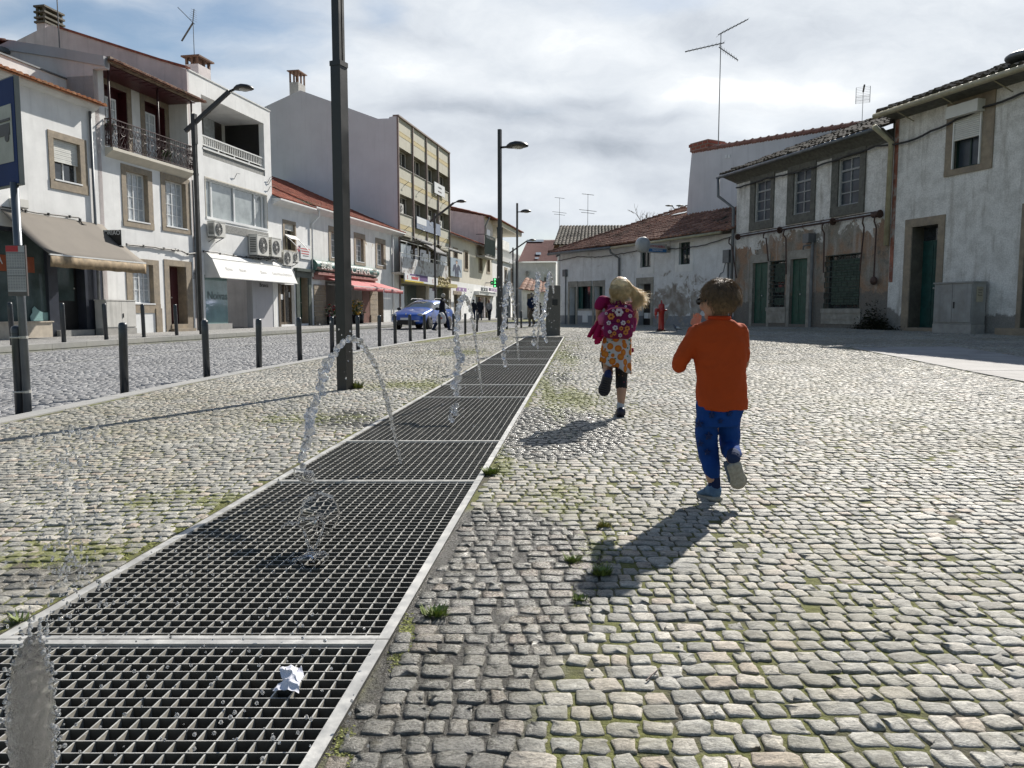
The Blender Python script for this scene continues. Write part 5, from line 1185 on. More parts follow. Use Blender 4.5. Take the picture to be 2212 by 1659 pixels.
b0, b1 = FL.P(7, 92, 560, -.7).x, FL.P(7, 640, 620, -.7).x; bt, bb = FL.P(7, 92, 482, -.7).z, FL.P(7, 92, 665, -.7).z
mb = MB(); mb.box(b0, b1, -.7, 0, bb - .12, bb); h6.part(mb, 'terrace_slab', M['cream_plaster'])
mb = MB(); n = 9
for k in range(n + 1): xx = b0 + (b1 - b0) * k / n; mb.box(xx - .03, xx + .03, -.68, -.62, bb, r3t - .3 if k % 2 else bt + .3)
mb.box(b0, b1, -.69, -.61, bt + .25, bt + .30); mb.box(b0, b1, -.69, -.61, r3t - .35, r3t - .30); h6.part(mb, 'terrace_frame', M['white_metal'])
mb = MB()
for k in range(5):
 if k in (1, 3): continue
 xx = b0 + (b1 - b0) * k / 5; mb.box(xx + .06, xx + (b1 - b0) / 5 - .06, -.66, -.645, bt + .02, r3t - .5 - .15 * (k % 3));
h6.part(mb, 'wind_screen', M['pane_pale'])
def banner_mat():
 m, g, b = bsdf_mat('printed_banner'); tc = g.n('ShaderNodeTexCoord').outputs['Object']; n = g.noise(tc, .8, 3, .5, 2.5)
 g.l(g.ramp(n, [(0, (.16, .14, .12)), (.42, (.30, .27, .25)), (.5, (.55, .55, .55)), (1, (.62, .62, .62))]), b.inputs['Base Color']); b.inputs['Roughness'].default_value = .6; return m
mb = MB(); mb.box(b0, b1, -.74, -.705, bb - .05, bt); ban = h6.part(mb, 'balcony_banner', banner_mat())
r3y = FL.P(7, 60, 240).z
def black_awning(k, x0_, x1_, ytl, yb, dep, label):
 a = FL.P(k, x0_, ytl).x; b = FL.P(k, x1_, ytl).x
 awning(FL, (a, r3t + .35), (b, r3t + .35), Vector((a + .1, -dep, r3t + .35 - yb)), Vector((b + .1, -dep, r3t + .35 - yb)), mat('charcoal_canvas', (.055, .055, .06), .8, var=.1), label, valance=.2, arms=True)
black_awning(7, 75, 215, 260, .5, 1.5, 'charcoal terrace awning on the cream block, nearest the grey side wall'); black_awning(7, 235, 380, 300, 1.0, 1.6, 'steep charcoal terrace awning, middle of the three on the cream block'); black_awning(7, 400, 570, 330, .55, 1.7, 'charcoal terrace awning at the far end of the cream block')
f0, f1, f2 = FL.P(7, 122, 730, -.75).x, FL.P(7, 392, 760, -.75).x, FL.P(7, 512, 770, -.75).x; ft, fb_ = FL.P(7, 122, 678, -.75).z, FL.P(7, 122, 775, -.75).z
mb = MB(); mb.box(x6b + .1, x7 - .1, -.72, 0, fb_ - .05, fb_ + .25); h6.part(mb, 'fascia', mat('yellow_fascia', (.42, .36, .14), .6))
def facade_board(F, x0, x1, z0, z1, y, mt, label, name='shop_sign', cat='sign', group=None, thick=.06):
 root = F.root(name, x0, label, cat, group, z=z0, y=y); mb = MB(); mb.box(0, x1 - x0, -thick, 0, 0, z1 - z0); mb.build('board', mt, root); return root, x1 - x0, z1 - z0
RX = Matrix.Rotation(math.pi / 2, 4, 'X')
def put(root, body, size, x, z, mt, y=-.065, **kw): return text_mesh('lettering', body, size, Matrix.Translation((x, y, z)) @ RX, mt, root, extrude=.003, **kw)
wb_ = M['white_frame']; purple = mat('purple_print', (.10, .05, .18), .6); red = mat('red_sign', (.45, .04, .05), .6)
rt_, w, h = facade_board(FL, f0, f1, fb_, ft, -.75, wb_, 'white, purple and yellow fascia sign at the foot of the cream block', thick=.08)
mb = MB(); mb.box(w * .62, w, -.09, -.081, h * .25, h); mb.box(w * .2, w * .62, -.09, -.081, h * .82, h); mb.build('purple_field', purple, rt_); mb = MB(); mb.box(0, w * .8, -.091, -.082, 0, h * .17); mb.build('yellow_strip', mat('yellow_strip', (.6, .45, .03), .6), rt_)
mb = MB(); mb.prism([(w * .28, h * .35), (w * .55, h * .35), (w * .57, h * .68), (w * .26, h * .68)], -.094, -.082); mb.build('red_shape', red, rt_); put(rt_, 't', h * .9, w * .1, h * .58, red, y=-.09)
rt_, w, h = facade_board(FL, f1 + .03, f2, fb_ - .02, ft - .02, -.75, wb_, 'white square sign with a red letter t beside the purple fascia', thick=.08); put(rt_, 't', h * 1.1, w * .5, h * .55, red, y=-.09)
p0 = FL.P(7, 515, 730, -.8); p1 = FL.P(7, 650, 730, -.8); rt_ = FL.root('gilded_panel', p0.x, 'crumpled gold and white relief panel over the far shop of the cream block', 'sign', z=fb_, y=-.4)
mb = MB()
for k in range(9):
 for j in range(3): mb.ball(((p1.x - p0.x) * k / 8, -.2 - .15 * random.random(), .08 + .25 * j + random.uniform(-.06, .06)), .2, n=6, m=4, sc=(1, .8, .7))
mb.build('relief', mat('gold_relief', (.42, .34, .17), .55, var=.4, scale=8), rt_)
mb = MB(); mb.quad((x6b + .2, .78, zb), (pyx[2] - .3, .78, zb), (pyx[2] - .3, .78, gtop), (x6b + .2, .78, gtop)); mb.quad((pyx[2] - .05, .48, zb), (x7 - .4, .48, zb), (x7 - .4, .48, gtop), (pyx[2] - .05, .48, gtop)); h6.part(mb, 'shop_window', M['pane_shop'])
c_ = FL.P(7, 405, 890, .45); h6.text('shop_lettering', 'Banca\nda\nSara', .42, c_.x, c_.z, .45, wb_)
mb = MB(); mb.box(pyx[2] - .3, pyx[2] - .05, -.2, .05, zb, gtop - .05); mb.box(x7 - .4, x7 - .2, -.1, .05, zb, gtop - .05); h6.part(mb, 'stone_pier', M['cream_plaster'])
rt_, w, h = facade_board(FL, FL.P(6, 842, 1100).x, FL.P(6, 975, 1150).x, FL.P(6, 842, 1190).z, FL.P(6, 842, 1045).z, -.1, wb_, 'white board reading ADVOGADO high on the cream block', 'lawyer_sign'); gl = M['zinc']; put(rt_, 'J. FERNANDES', h * .2, w * .5, h * .66, gl, sx=.9); put(rt_, 'ADVOGADO', h * .2, w * .5, h * .28, mat('brown_print', (.2, .15, .14), .6))
rt_, w, h = facade_board(FL, FL.P(6, 608, 1570).x, FL.P(6, 920, 1620).x, FL.P(6, 608, 1645).z - .05, FL.P(6, 608, 1495).z, -.1, mat('slate_blue', (.20, .24, .32), .6), 'long blue-grey and white clinic sign under the second window row', 'clinic_sign'); mb = MB(); mb.box(.02, w * .38, -.066, -.061, .42 * h, h * .97); mb.build('white_panel', wb_, rt_); put(rt_, 'Clínica', h * .24, w * .55, h * .72, wb_, y=-.07); put(rt_, 'Dr. Duarte', h * .2, w * .2, h * .24, wb_, y=-.07)
chimney(h6, 12, (515, 645, 85, 265), x6b + 1.5, 1.1, .75, mt='concrete', style=1)
for (k, X0, X1, Y0, Y1, lab) in ((6, 400, 462, 1325, 1445, 'air conditioner in the first window bay of the cream block'), (6, 765, 812, 1445, 1545, 'air conditioner in the third window bay of the cream block'), (6, 920, 965, 1508, 1600, 'air conditioner in the last window bay of the cream block')):
 r = FL.rect(k, X0, X1, Y0, Y1, at=X0, yl=.05); ac_unit(FL, [r[0] + .1, r[1] + .1, r2b + .03, r2b + .03 + min(1.0, r[3] - r[2])], .35, lab, y0=-.45)
mb = MB()
for a, b in zip(pyx[:-1], pyx[1:]):
 for yv in (r1b - .9, r2b - .8): m_ = (a + b) / 2; mb.tube([(m_ - .3, 0, yv - .3), (m_ - .1, -.3, yv), (m_ + .2, -.3, yv)], .02, 5)
h6.part(mb, 'wall_hook', M['zinc'])
# ---- house 7 and the pinkish block behind, house 8 with terrace
x7b = x7 + .004; x8 = FL.P(7, 1172, 700).x; x9 = FL.P(7, 1520, 900).x
zb = baseL(x7b) - .5; e7 = (FL.P(7, 665, 255).z + FL.P(7, 1125, 385).z) / 2
h7 = House(FL, 'far_white_house', x7b, 'low white house with orange-red roof and a large suit poster, beyond the cream block', 'house', z=baseL(x7b))
ws = []
for (a, b, c, d, sa, sb, sc_, sd) in ((845, 880, 430, 625, 832, 885, 400, 650), (1018, 1050, 475, 648, 1007, 1055, 448, 675), (1110, 1140, 495, 660, 1102, 1145, 466, 685), (715, 755, 400, 490, 705, 762, 368, 490)):
 o = FL.rect(7, a, b, c, d, at=a); s = FL.rect(7, sa, sb, sc_, sd, at=sa); ws.append((o, s))
sh = [FL.rect(7, 712, 800, 930, 1240, at=712), FL.rect(7, 975, 1145, 955, 1235, at=975)]
for s in sh: s[2] = baseL(s[0])
mb = MB(); wall(mb, x7b, x8, zb, e7 + .1, [o + [.25, 1] for o, s in ws] + [s + [.5] for s in sh]); h7.part(mb, 'wall', [M['cream_plaster'], M['granite']])
zw = FL.P(7, 660, 770).z; mb = MB(); wall(mb, x7b, x8, zb, zw, [[s[0], s[1], s[2] - .6, s[3]] for s in sh], y=-.012, depth=.01); h7.part(mb, 'lower_wall', M['white_plaster'])
for o, s in ws: h7.window(o, .22, 'pilaster', 'pane', 2, 2, surround=s)
for s in sh:
 mb = MB(); mb.box(s[0], s[1], .4, .43, s[2], s[3]); d_ = h7.part(mb, 'shop_door', M['pane']); mb = MB(); mb.box(s[0] - .12, s[1] + .12, -.05, .02, s[3] + .002, s[3] + .3)
 for xx in (s[0], (s[0] + s[1]) / 2, s[1] - .1): mb.box(xx, xx + .12, .3, .395, s[2], s[3])
 h7.part(mb, 'door_frame', M['granite'], parent=d_)
a = FL.P(7, 955, 900).x; b = x8 + .6; mb = MB(); mb.box(a, b, -.5, -.02, sh[1][3] + .15, sh[1][3] + .5); h7.part(mb, 'canopy', M['white_metal'])
xf7 = x8 + .0; pk = FL.A(7, 660, 175, x7b)
roof_part(h7, ((x7b, -.5, e7 + .1), (x8, -.5, e7 + .1), (x8, 6, e7 + 2.6), (x7b, 6, e7 + 2.6)), 'tile_red', 'roof', tw=.35, tl=.6, h=.08)
rt_, w, h = facade_board(FL, FL.P(7, 656, 600).x, FL.P(7, 790, 600).x, FL.P(7, 656, 712).z, FL.P(7, 656, 490).z, -.1, mat('poster_ground', (.30, .36, .42), .5, var=.3, scale=.6), 'tall fashion poster of a man in a navy suit on the far white house', 'fashion_poster', 'poster')
nv = mat('navy_print', (.02, .03, .07), .6); sk = mat('print_skin', (.42, .27, .2), .6)
mb = MB(); cx = w * .52
mb.prism([(cx - w * .14, 0), (cx - w * .02, 0), (cx, h * .28), (cx + w * .04, 0), (cx + w * .17, 0), (cx + w * .19, h * .42), (cx + w * .34, h * .24), (cx + w * .38, h * .32), (cx + w * .26, h * .62), (cx + w * .1, h * .69), (cx - w * .1, h * .69), (cx - w * .28, h * .62), (cx - w * .36, h * .3), (cx - w * .3, h * .24), (cx - w * .18, h * .42)], -.068, -.062); mb.build('printed_suit', nv, rt_)
mb = MB(); mb.prism([(cx - w * .08, h * .76), (cx - w * .07, h * .85), (cx, h * .89), (cx + w * .07, h * .85), (cx + w * .08, h * .76), (cx + w * .03, h * .7), (cx - w * .03, h * .7)], -.069, -.062); mb.build('printed_face', sk, rt_)
mb = MB(); mb.prism([(cx - w * .06, h * .69), (cx + w * .06, h * .69), (cx, h * .5)], -.072, -.062); mb.build('printed_shirt', wb_, rt_)
mb = MB(); mb.prism([(cx - w * .085, h * .82), (cx - w * .07, h * .9), (cx + w * .07, h * .9), (cx + w * .085, h * .82), (cx, h * .87)], -.073, -.062); mb.build('printed_hair', M['black'], rt_)
for (q0, q1, t0, t1, mt, lab) in ((742, 858, 845, 890, mat('lilac', (.30, .18, .38), .6), 'lilac shop lettering board left of the far shop canopy'), (1036, 1110, 848, 890, M['zinc'], 'grey lettering board on the far shop canopy'), (1130, 1218, 855, 892, mat('pale_lilac', (.45, .33, .5), .6), 'pale lilac lettering board at the right end of the far canopy')):
 r = FL.rect(7, q0, q1, t0, t1, at=q0, yl=-.55); rt_, w, h = facade_board(FL, r[0], r[1], r[2], r[3], -.55, mt, lab);
 for k in range(5):
  mb = MB(); mb.box(w * (.06 + .18 * k), w * (.18 + .18 * k), -.068, -.061, h * .2, h * .75); mb.build('raised_letter', wb_ if k % 2 else mt, rt_)
p = FL.P(7, 1205, 795, -1.0); rt_ = FL.root('pharmacy_cross', p.x, 'lit green pharmacy cross projecting from the far white house', 'sign', z=p.z, y=-1.0)
mb = MB(); a = 1.0 * (FL.P(7, 1205, 740, -1.0).z - p.z); b = a * .42
mb.prismx([(-b, -a), (b, -a), (b, -b), (a, -b), (a, b), (b, b), (b, a), (-b, a), (-b, b), (-a, b), (-a, -b), (-b, -b)], -.12, .12); mb.build('casing', mat('cross_green', (.01, .04, .025), .4), rt_)
em = bpy.data.materials.new('green_led'); em.use_nodes = True; em.node_tree.nodes['Principled BSDF'].inputs['Emission Color'].default_value = (.02, .9, .2, 1); em.node_tree.nodes['Principled BSDF'].inputs['Emission Strength'].default_value = 1.3
mb = MB()
for (y, z) in ((0, a * .7), (0, -a * .7)): mb.prismx([(y - b * .6, z), (y, z + b * .6), (y + b * .6, z), (y, z - b * .6)], -.13, -.121)
for (y, z, w_) in ((.0, b * .4, .5), (0, -b * .3, .5), (a * .65, 0, .25), (-a * .1, 0, .2)): mb.box(-.13, -.121, y - b * w_, y + b * w_, z - b * .12, z + b * .12)
mb.build('led_display', em, rt_); mb = MB(); mb.bar((0, a, 0), (0, 1.0, 0), .08); mb.build('bracket', M['zinc'], rt_)
h8 = House(FL, 'pink_grey_block', x7b + .5, 'taller pinkish block with blank side wall and green iron balcony behind the red roof', 'building', z=baseL(x7b))
xs8 = FL.P(7, 1078, 200, 0).x; p0 = FL.A(6, 1060, 1420, xs8); p1 = FL.A(6, 1540, 1500, xs8); yf8 = .0
mb = MB(); mb.prismx([(.02, zb), (.02, p1.z), (p1.y, p1.z), (p0.y, p0.z), (p0.y + 4, p0.z - 1), (p0.y + 4, zb)], xs8, xs8 + .3); mb.quad((xs8 + .3, .02, e7 - 1), (x8 + .4, .02, e7 - 1), (x8 + .4, .02, p1.z), (xs8 + .3, .02, p1.z)); h8.part(mb, 'side_wall', M['pink_plaster'])
roof_part(h8, ((xs8 - .3, -.7, p1.z), (x8 + .6, -.7, p1.z), (x8 + .6, 5, p1.z + 1.4), (xs8 - .3, 5, p1.z + 1.4)), 'tile_red', 'roof', tw=.4, tl=.7, h=.08)
a_, b_ = FL.P(7, 1085, 350, -.9), FL.P(7, 1208, 400, -.9); mb = MB(); mb.box(a_.x, b_.x, -.9, 0, a_.z - 1.1, a_.z - .95); h8.part(mb, 'balcony_slab', M['concrete'])
mb = MB(); n = 16; z1_, z0_ = a_.z + 1.1, a_.z - .95
for k in range(n + 1): xx = a_.x + (b_.x - a_.x) * k / n; mb.box(xx - .02, xx + .02, -.89, -.85, z0_, z1_)
mb.box(a_.x, b_.x, -.9, -.84, z1_ - .06, z1_); mb.box(a_.x, b_.x, -.86, -.85, z0_ + .2, z1_ - .3); mb.box(a_.x, a_.x + .05, -.9, 0, z1_ - .06, z1_); h8.part(mb, 'balcony_railing', M['dark_green'])
mb = MB(); mb.box(xs8 + 1, xs8 + 2.6, -.01, .015, z0_, z0_ + 3.0); h8.part(mb, 'balcony_door', M['pane'])
mb = MB(); mb.tube([(xs8 - .25, -.6, p1.z - .1), (xs8 - .1, -.1, p1.z - 1), (xs8 - .1, -.1, e7)], .07, 6); h8.part(mb, 'downpipe', M['zinc'], True)
mb = MB(); q = FL.A(7, 1210, 30, xs8 + 3); mb.box(xs8 + 3, xs8 + 4, q.y, q.y + 1, p1.z, q.z); h8.part(mb, 'chimney', M['terracotta'])
h9 = House(FL, 'terrace_house', x8 + .004, 'far white house with a long railed roof terrace and tiled canopy roof', 'house', z=baseL(x8))
tz = FL.P(7, 1200, 480).z; zb = baseL(x8) - .5; ztp = FL.P(7, 1185, 110).z
ws = [FL.rect(7, a, b, c, d, at=a) for a, b, c, d in ((1232, 1262, 630, 780), (1318, 1345, 640, 775), (1396, 1424, 655, 795), (1470, 1494, 665, 800))]
gs = [FL.rect(7, a, b, c, 1245, at=a) for a, b, c in ((1215, 1255, 935), (1330, 1390, 945), (1440, 1490, 960))]
for g_ in gs: g_[2] = baseL(g_[0])
mb = MB(); wall(mb, x8 + .004, x9, zb, tz, [o + [.2] for o in ws + gs]); mb.quad((x9, 0, zb), (x9, 9, zb), (x9, 9, tz), (x9, 0, tz)); mb.quad((x8, 0, tz), (x9, 0, tz), (x9, 9, tz), (x8, 9, tz)); h9.part(mb, 'wall', M['white_plaster'])
for o in ws: h9.window(o, .18, 'pilaster', 'pane', 2, 1, surround=[o[0] - .25, o[1] + .25, o[2] - .3, o[3] + .3], surmat='granite')
for g_ in gs: h9.door(g_, 'pane', .3, 2, 1, name='glass_door', knob=False)
xm = FL.P(7, 1330, 300, 3).x
mb = MB(); wall(mb, x8 + .1, xm, tz, ztp, [[x8 + 3, x8 + 6, tz + .1, tz + 3, .2]], y=2.5); mb.quad((xm, 2.5, tz), (xm, 9, tz), (xm, 9, ztp), (xm, 2.5, ztp)); h9.part(mb, 'upper_storey', M['white_plaster'])
mb = MB(); mb.quad((x8 + 3, 2.7, tz + .1), (x8 + 6, 2.7, tz + .1), (x8 + 6, 2.7, tz + 3), (x8 + 3, 2.7, tz + 3)); h9.part(mb, 'terrace_door', M['pane'])
mb = MB(); xr_ = FL.P(7, 1465, 220, 0).x; mb.box(x8, xr_, -.6, 5, ztp, ztp + .5); h9.part(mb, 'canopy_roof', M['cream_plaster']); roof_part(h9, ((x8, -.8, ztp + .5), (xr_ + .3, -.8, ztp + .5), (xr_ + .3, 5, ztp + 1.7), (x8, 5, ztp + 1.7)), 'tile_red', 'roof', tw=.5, tl=.9, h=.1)
mb = MB(); n = 40; rh = FL.P(7, 1200, 355).z
for k in range(n + 1): xx = x8 + .1 + (x9 - x8 - .2) * k / n; mb.box(xx - .04, xx + .04, -.08, -.02, tz, rh)
mb.box(x8, x9, -.1, 0, rh - .12, rh); mb.box(x8, x9, -.2, .1, tz - .3, tz + .15); mb.box(x8, x9, -.05, -.03, tz + .2, rh - .3); h9.part(mb, 'terrace_railing', M['white_metal'])
# ---- end of the street
def end_house():
 F = Fr(*at_depth(1108, 690, 92).xy, 1, -.12, .3); hh = House(F, 'maroon_roof_house', 0, 'white house under a maroon corrugated roof with skylights, closing the street', 'house')
 x1 = F.P(7, 1925, 700).x; ze = F.P(7, 1700, 552).z; zr = F.P(7, 1700, 292, 7).z; x0r = F.P(7, 1478, 430).x
 mb = MB(); wall(mb, 0, x1, -.6, ze, [F.rect(7, a, b, c, d) + [.2] for a, b, c, d in ((1600, 1665, 740, 790), (1780, 1850, 700, 800))]); mb.quad((x1, 0, -.6), (x1, 8, -.6), (x1, 8, ze), (x1, 0, ze)); hh.part(mb, 'wall', M['white_plaster'])
 for a, b, c, d in ((1600, 1665, 740, 790), (1780, 1850, 700, 800)): hh.window(F.rect(7, a, b, c, d), .18, 'white_frame', 'pane', 2, 1, shutter=.3)
 mb = MB(); n = 60; xt0 = F.P(7, 1590, 292, 7).x
 def rf(s, t, o=0): a = Vector((x0r, -.5, ze)).lerp(Vector((x1 + .6, -.5, ze)), s); b = Vector((xt0, 7, zr)).lerp(Vector((x1 + .6, 7, zr)), s); q = a.lerp(b, t); q.z += o; return q
 for k in range(n * 2): mb.quad(rf(k / n / 2, 0, .12 * (k % 2)), rf((k + 1) / n / 2, 0, .12 * ((k + 1) % 2)), rf((k + 1) / n / 2, 1, .12 * ((k + 1) % 2)), rf(k / n / 2, 1, .12 * (k % 2)))
 hh.part(mb, 'corrugated_roof', mat('maroon_sheet', (.22, .10, .095), .5, var=.15, scale=1.5))
 for (q0, q1, t0, t1) in ((1688, 1750, 452, 480), (1678, 1722, 512, 530), (1582, 1780, 300, 325)):
  zt, zc = t0, t1; a = MB();
  def onr(X, Y):
   t = .5
   for _ in range(12):
    z_ = F.P(7, X, Y, -.5 + 7.5 * t).z; t = min(1, max(0, (z_ - ze) / (zr - ze)))
   p = F.P(7, X, Y, -.5 + 7.5 * t); return Vector((p.x, p.y, ze + (zr - ze) * t + .2))
  a.quad(onr(q0, zc), onr(q1, zc), onr(q1, zt), onr(q0, zt)); hh.part(a, 'skylight', M['pane_pale'])
 ac_unit(F, F.rect(7, 1565, 1612, 655, 695), .4, 'small air conditioner on the white wall under the maroon roof')
 p = F.P(7, 1520, 850, -7); h2_ = House(F, 'low_tiled_outbuilding', p.x, 'low white outbuilding with mossy tiled roof in front of the maroon-roofed house', 'house'); x1b = F.P(7, 1790, 880, -7).x; z1 = F.P(7, 1700, 880, -7).z; z2 = F.P(7, 1520, 785, -4).z
 gsr = [F.rect(7, a, b, c, d, yl=-7) for a, b, c, d in ((1585, 1665, 925, 1245), (1695, 1730, 1000, 1140))]
 mb = MB(); wall(mb, p.x, x1b, -.6, z1, [g + [.2] for g in gsr], y=-7); mb.quad((x1b, -7, -.6), (x1b, -2, -.6), (x1b, -2, z1), (x1b, -7, z1)); h2_.part(mb, 'wall', M['white_plaster'])
 for g in gsr: h2_.window(g, .15, 'granite', 'pane', 2, 1, y=-7)
 roof_part(h2_, ((p.x - .3, -7.5, z1 + .1), (x1b + .3, -7.5, z1 - .3), (x1b, -3, z2), (p.x, -3, z2 + .5)), 'tile_brown', 'roof', tw=.5, tl=.8, h=.1)
end_house()
# ================================================================== RIGHT-HAND SIDE
F3 = Fr(2.57, 41, .499, -.867, .30)
F2 = Fr(8.74, 30, .296, -.955, .40)
def peel_mat(name, seed, lowz, topz, oran, grey_hi, edge=.7):
 """old limewash: white above, bare orange/grey render showing through lower down"""
 m, g, b = bsdf_mat(name); tc = g.n('ShaderNodeTexCoord').outputs['Object']; sp = g.n('ShaderNodeSeparateXYZ'); g.l(tc, sp.inputs[0]); z = sp.outputs[2]
 sh = g.scaled(tc, (1, 1, 1), (seed, seed * 2.3, 0))
 n1 = g.noise(sh, 1.1, 9, .68, .4); n2 = g.noise(sh, .9, 8, .62); n3 = g.noise(sh, 3.2, 8, .65); n4 = g.noise(g.scaled(tc, (4, 4, .5)), 1, 6, .6); nf = g.noise(sh, 26, 6, .7)
 white = g.mix(g.smooth(n3, .35, .7), (.74, .73, .70), (.56, .55, .52)); white = g.mix(g.smooth(n4, .5, .72, 0, .55), white, (.25, .22, .18))
 bare = g.mix(g.smooth(n2, .42, .60), (.26, .24, .205), oran); bare = g.mix(g.smooth(n3, .52, .68), bare, (.17, .155, .13)); bare = g.mix(g.smooth(n4, .48, .6, 0, .5), bare, (.42, .40, .37)); bare = g.mix(g.smooth(nf, .55, .7, 0, .5), bare, (.30, .27, .22))
 k = g.math('ADD', n1, g.smooth(z, lowz, topz, .28, -.20)); c = g.mix(g.smooth(k, .555, .575), white, bare)
 k2 = g.math('ADD', n2, g.smooth(z, .2, grey_hi, .25, -.35)); c = g.mix(g.smooth(k2, .50, .56, 0, .85), c, (.17, .16, .145))
 c = g.mix(1.0, c, g.smooth(nf, .3, .7, .8, 1.15), 'MULTIPLY')
 g.l(c, b.inputs['Base Color']); b.inputs['Roughness'].default_value = .9; b.inputs['Specular IOR Level'].default_value = .2
 bump(g, b, g.math('ADD', g.math('MULTIPLY', g.smooth(k, .545, .585), -.6), g.math('MULTIPLY', nf, .4)), .5, .02); return m
# ---- house R3: white corner house
hx1 = F3.P(9, 285, 900).x; hx0 = F3.P(11, 468, 700).x
r3 = House(F3, 'corner_house', hx0, 'long low white corner house with sagging brown tiled roof, behind the red hydrant', 'house', z=-.1)
et = np.mean([F3.P(8, 120, 972).z, F3.P(8, 560, 925).z, F3.P(8, 1400, 815).z]); zb = -.6
def rr_(k, a, b, c, d, at=None): return F3.rect(k, a, b, c, d, at=at)
w1 = rr_(8, 726, 804, 950, 1080); w2 = rr_(8, 1022, 1106, 890, 1058)
dA = rr_(11, 585, 655, 845, 1275); dB = rr_(11, 664, 858, 842, 1105); dC = rr_(11, 878, 975, 838, 1290); dM = rr_(8, 710, 804, 1207, 1535)
for d in (dA, dC, dM): d[2] = -.05
mb = MB(); wall(mb, hx0, hx1, zb, et, [w1 + [.2], w2 + [.2], dA + [.35], dB + [.3], dC + [.35], dM + [.3]])
mb.quad((hx0, 0, zb), (hx0, 9, zb), (hx0, 9, et), (hx0, 0, et))
def r3_mat():
 m, g, b = bsdf_mat('corner_house_wall'); tc = g.n('ShaderNodeTexCoord').outputs['Object']; sp = g.n('ShaderNodeSeparateXYZ'); g.l(tc, sp.inputs[0]); x, z = sp.outputs[0], sp.outputs[2]
 n1 = g.noise(tc, 1.6, 9, .68, .5); n3 = g.noise(tc, 2.2, 7, .6); nf = g.noise(tc, 30, 6, .7); n4 = g.noise(g.scaled(tc, (3, 3, .4)), 1, 6, .6)
 c = g.mix(g.smooth(n3, .3, .75), (.76, .77, .78), (.62, .62, .62)); c = g.mix(g.smooth(n4, .52, .75, 0, .5), c, (.26, .25, .23))
 dado = g.smooth(g.math('ADD', z, g.math('MULTIPLY', n1, .12)), .62, .64, 1, 0); c = g.mix(dado, c, (.25, .26, .28))
 px0 = F3.P(8, 1010, 1300).x - hx0; ex = g.math('DIVIDE', g.math('SUBTRACT', x, px0), 2.1); ez = g.math('DIVIDE', g.math('SUBTRACT', z, 1.1), 1.0)
 e = g.math('EXPONENT', g.math('MULTIPLY', g.math('ADD', g.math('MULTIPLY', ex, ex), g.math('MULTIPLY', ez, ez)), -1.0))
 pk = g.smooth(g.math('ADD', g.math('MULTIPLY', e, .30), n1), .62, .72); stain = g.mix(g.smooth(n3, .35, .65), (.44, .42, .39), (.24, .20, .165)); c = g.mix(pk, c, stain)
 c = g.mix(1.0, c, g.smooth(nf, .3, .7, .88, 1.08), 'MULTIPLY'); g.l(c, b.inputs['Base Color']); b.inputs['Roughness'].default_value = .9; bump(g, b, g.math('ADD', g.math('MULTIPLY', pk, -.6), g.math('MULTIPLY', n3, 1.2)), .4, .03); return m
M['r3wall'] = r3_mat(); r3.part(mb, 'wall', M['r3wall'])
gb = mat('blind_green', (.015, .04, .04), .5, var=.2)
for w in (w1, w2):
 r3.window(w, .16, 'dark_green', 'pane', 2, 1, surround=[w[0] - .22, w[1] + .22, w[2] - .30, w[3] + .05], surmat='white_plaster', proud=.012, fw=.06)
def r3door(d, nm, top, leaves=2, mt='teal_door'):
 r3.door(d, mt, .3, leaves, 3, surround=[d[0] - .17, d[1] + .17, -.3, d[3] + .28], name=nm, surmat='granite_pale', knob=False)
M['granite_pale'] = mat('pale_granite', (.34, .32, .28), .8, var=.2, scale=7, bmp=.3, col2=(.22, .21, .18), c2scale=2.5, c2soft=.2)
r3door(dM, 'front_door', 0, 2, 'black'); r3door(dC, 'side_door', 0, 1, 'dark_green'); r3door(dA, 'entrance_door', 0, 1, 'dark_green')
mb = MB(); mb.box(dM[0] + .08, dM[0] + .4, .27, .285, .35, .6); mb.box(dM[1] - .4, dM[1] - .08, .27, .285, .35, .6); r3.part(mb, 'paper_notice', M['white_frame'])
mb = MB(); a, b, c, d = dB; mb.box(a, b, .26, .29, c, d); sw = r3.part(mb, 'shop_window', M['pane']); mb = MB()
for q0, q1 in ((a, a + (b - a) * .28), (a + (b - a) * .74, b)):
 mb.box(q0, q1, .1, .14, c, d)
r3.part(mb, 'shutter', M['teal_door'], parent=sw)
mb = MB(); mb.box(a + .15, b - .1, -.03, .0 - .003, d + .003, d + .26); mb.box(a, b, -.04, .25, c - .08, c - .003); r3.part(mb, 'stone_lintel', M['granite_pale'], parent=sw)
mb = MB(); mb.box(a + (b - a) * .4, a + (b - a) * .72, -.03, -.003, .12, c - .25); r3.part(mb, 'meter_door', M['white_frame'])
YR = 4.6; D_ = F3.P(8, 1073, 625, YR); a3 = (hx0 - .45, -.45, et + .03); b3 = (hx1 + .1, -.45, et + .08)
roof_part(r3, (a3, b3, (hx1 + .1, YR, D_.z), (D_.x, YR, D_.z)), 'tile_brown', 'roof', tw=.21, tl=.38, h=.06, lift=.03, jit=.014)
mb = MB(); mb.poly([a3, (D_.x, YR, D_.z), (D_.x, YR + .1, D_.z), (hx0 - .45, 9, et + .03)]); mb.poly([(D_.x, YR, D_.z), (hx1, YR, D_.z), (hx1, 9.5, et), (hx0, 9.5, et)]); r3.part(mb, 'rear_roof', M['tile_brown'])
A = Vector(a3); Dv = Vector((D_.x, YR, D_.z)); mb = MB(); nn = 26
for k in range(nn): p, q = A.lerp(Dv, k / nn), A.lerp(Dv, (k + 1.1) / nn); mb.tube([p + Vector((0, 0, .06)), q + Vector((0, 0, .03))], [.11, .085], 8)
r3.part(mb, 'hip_tiles', M['tile_brown'])
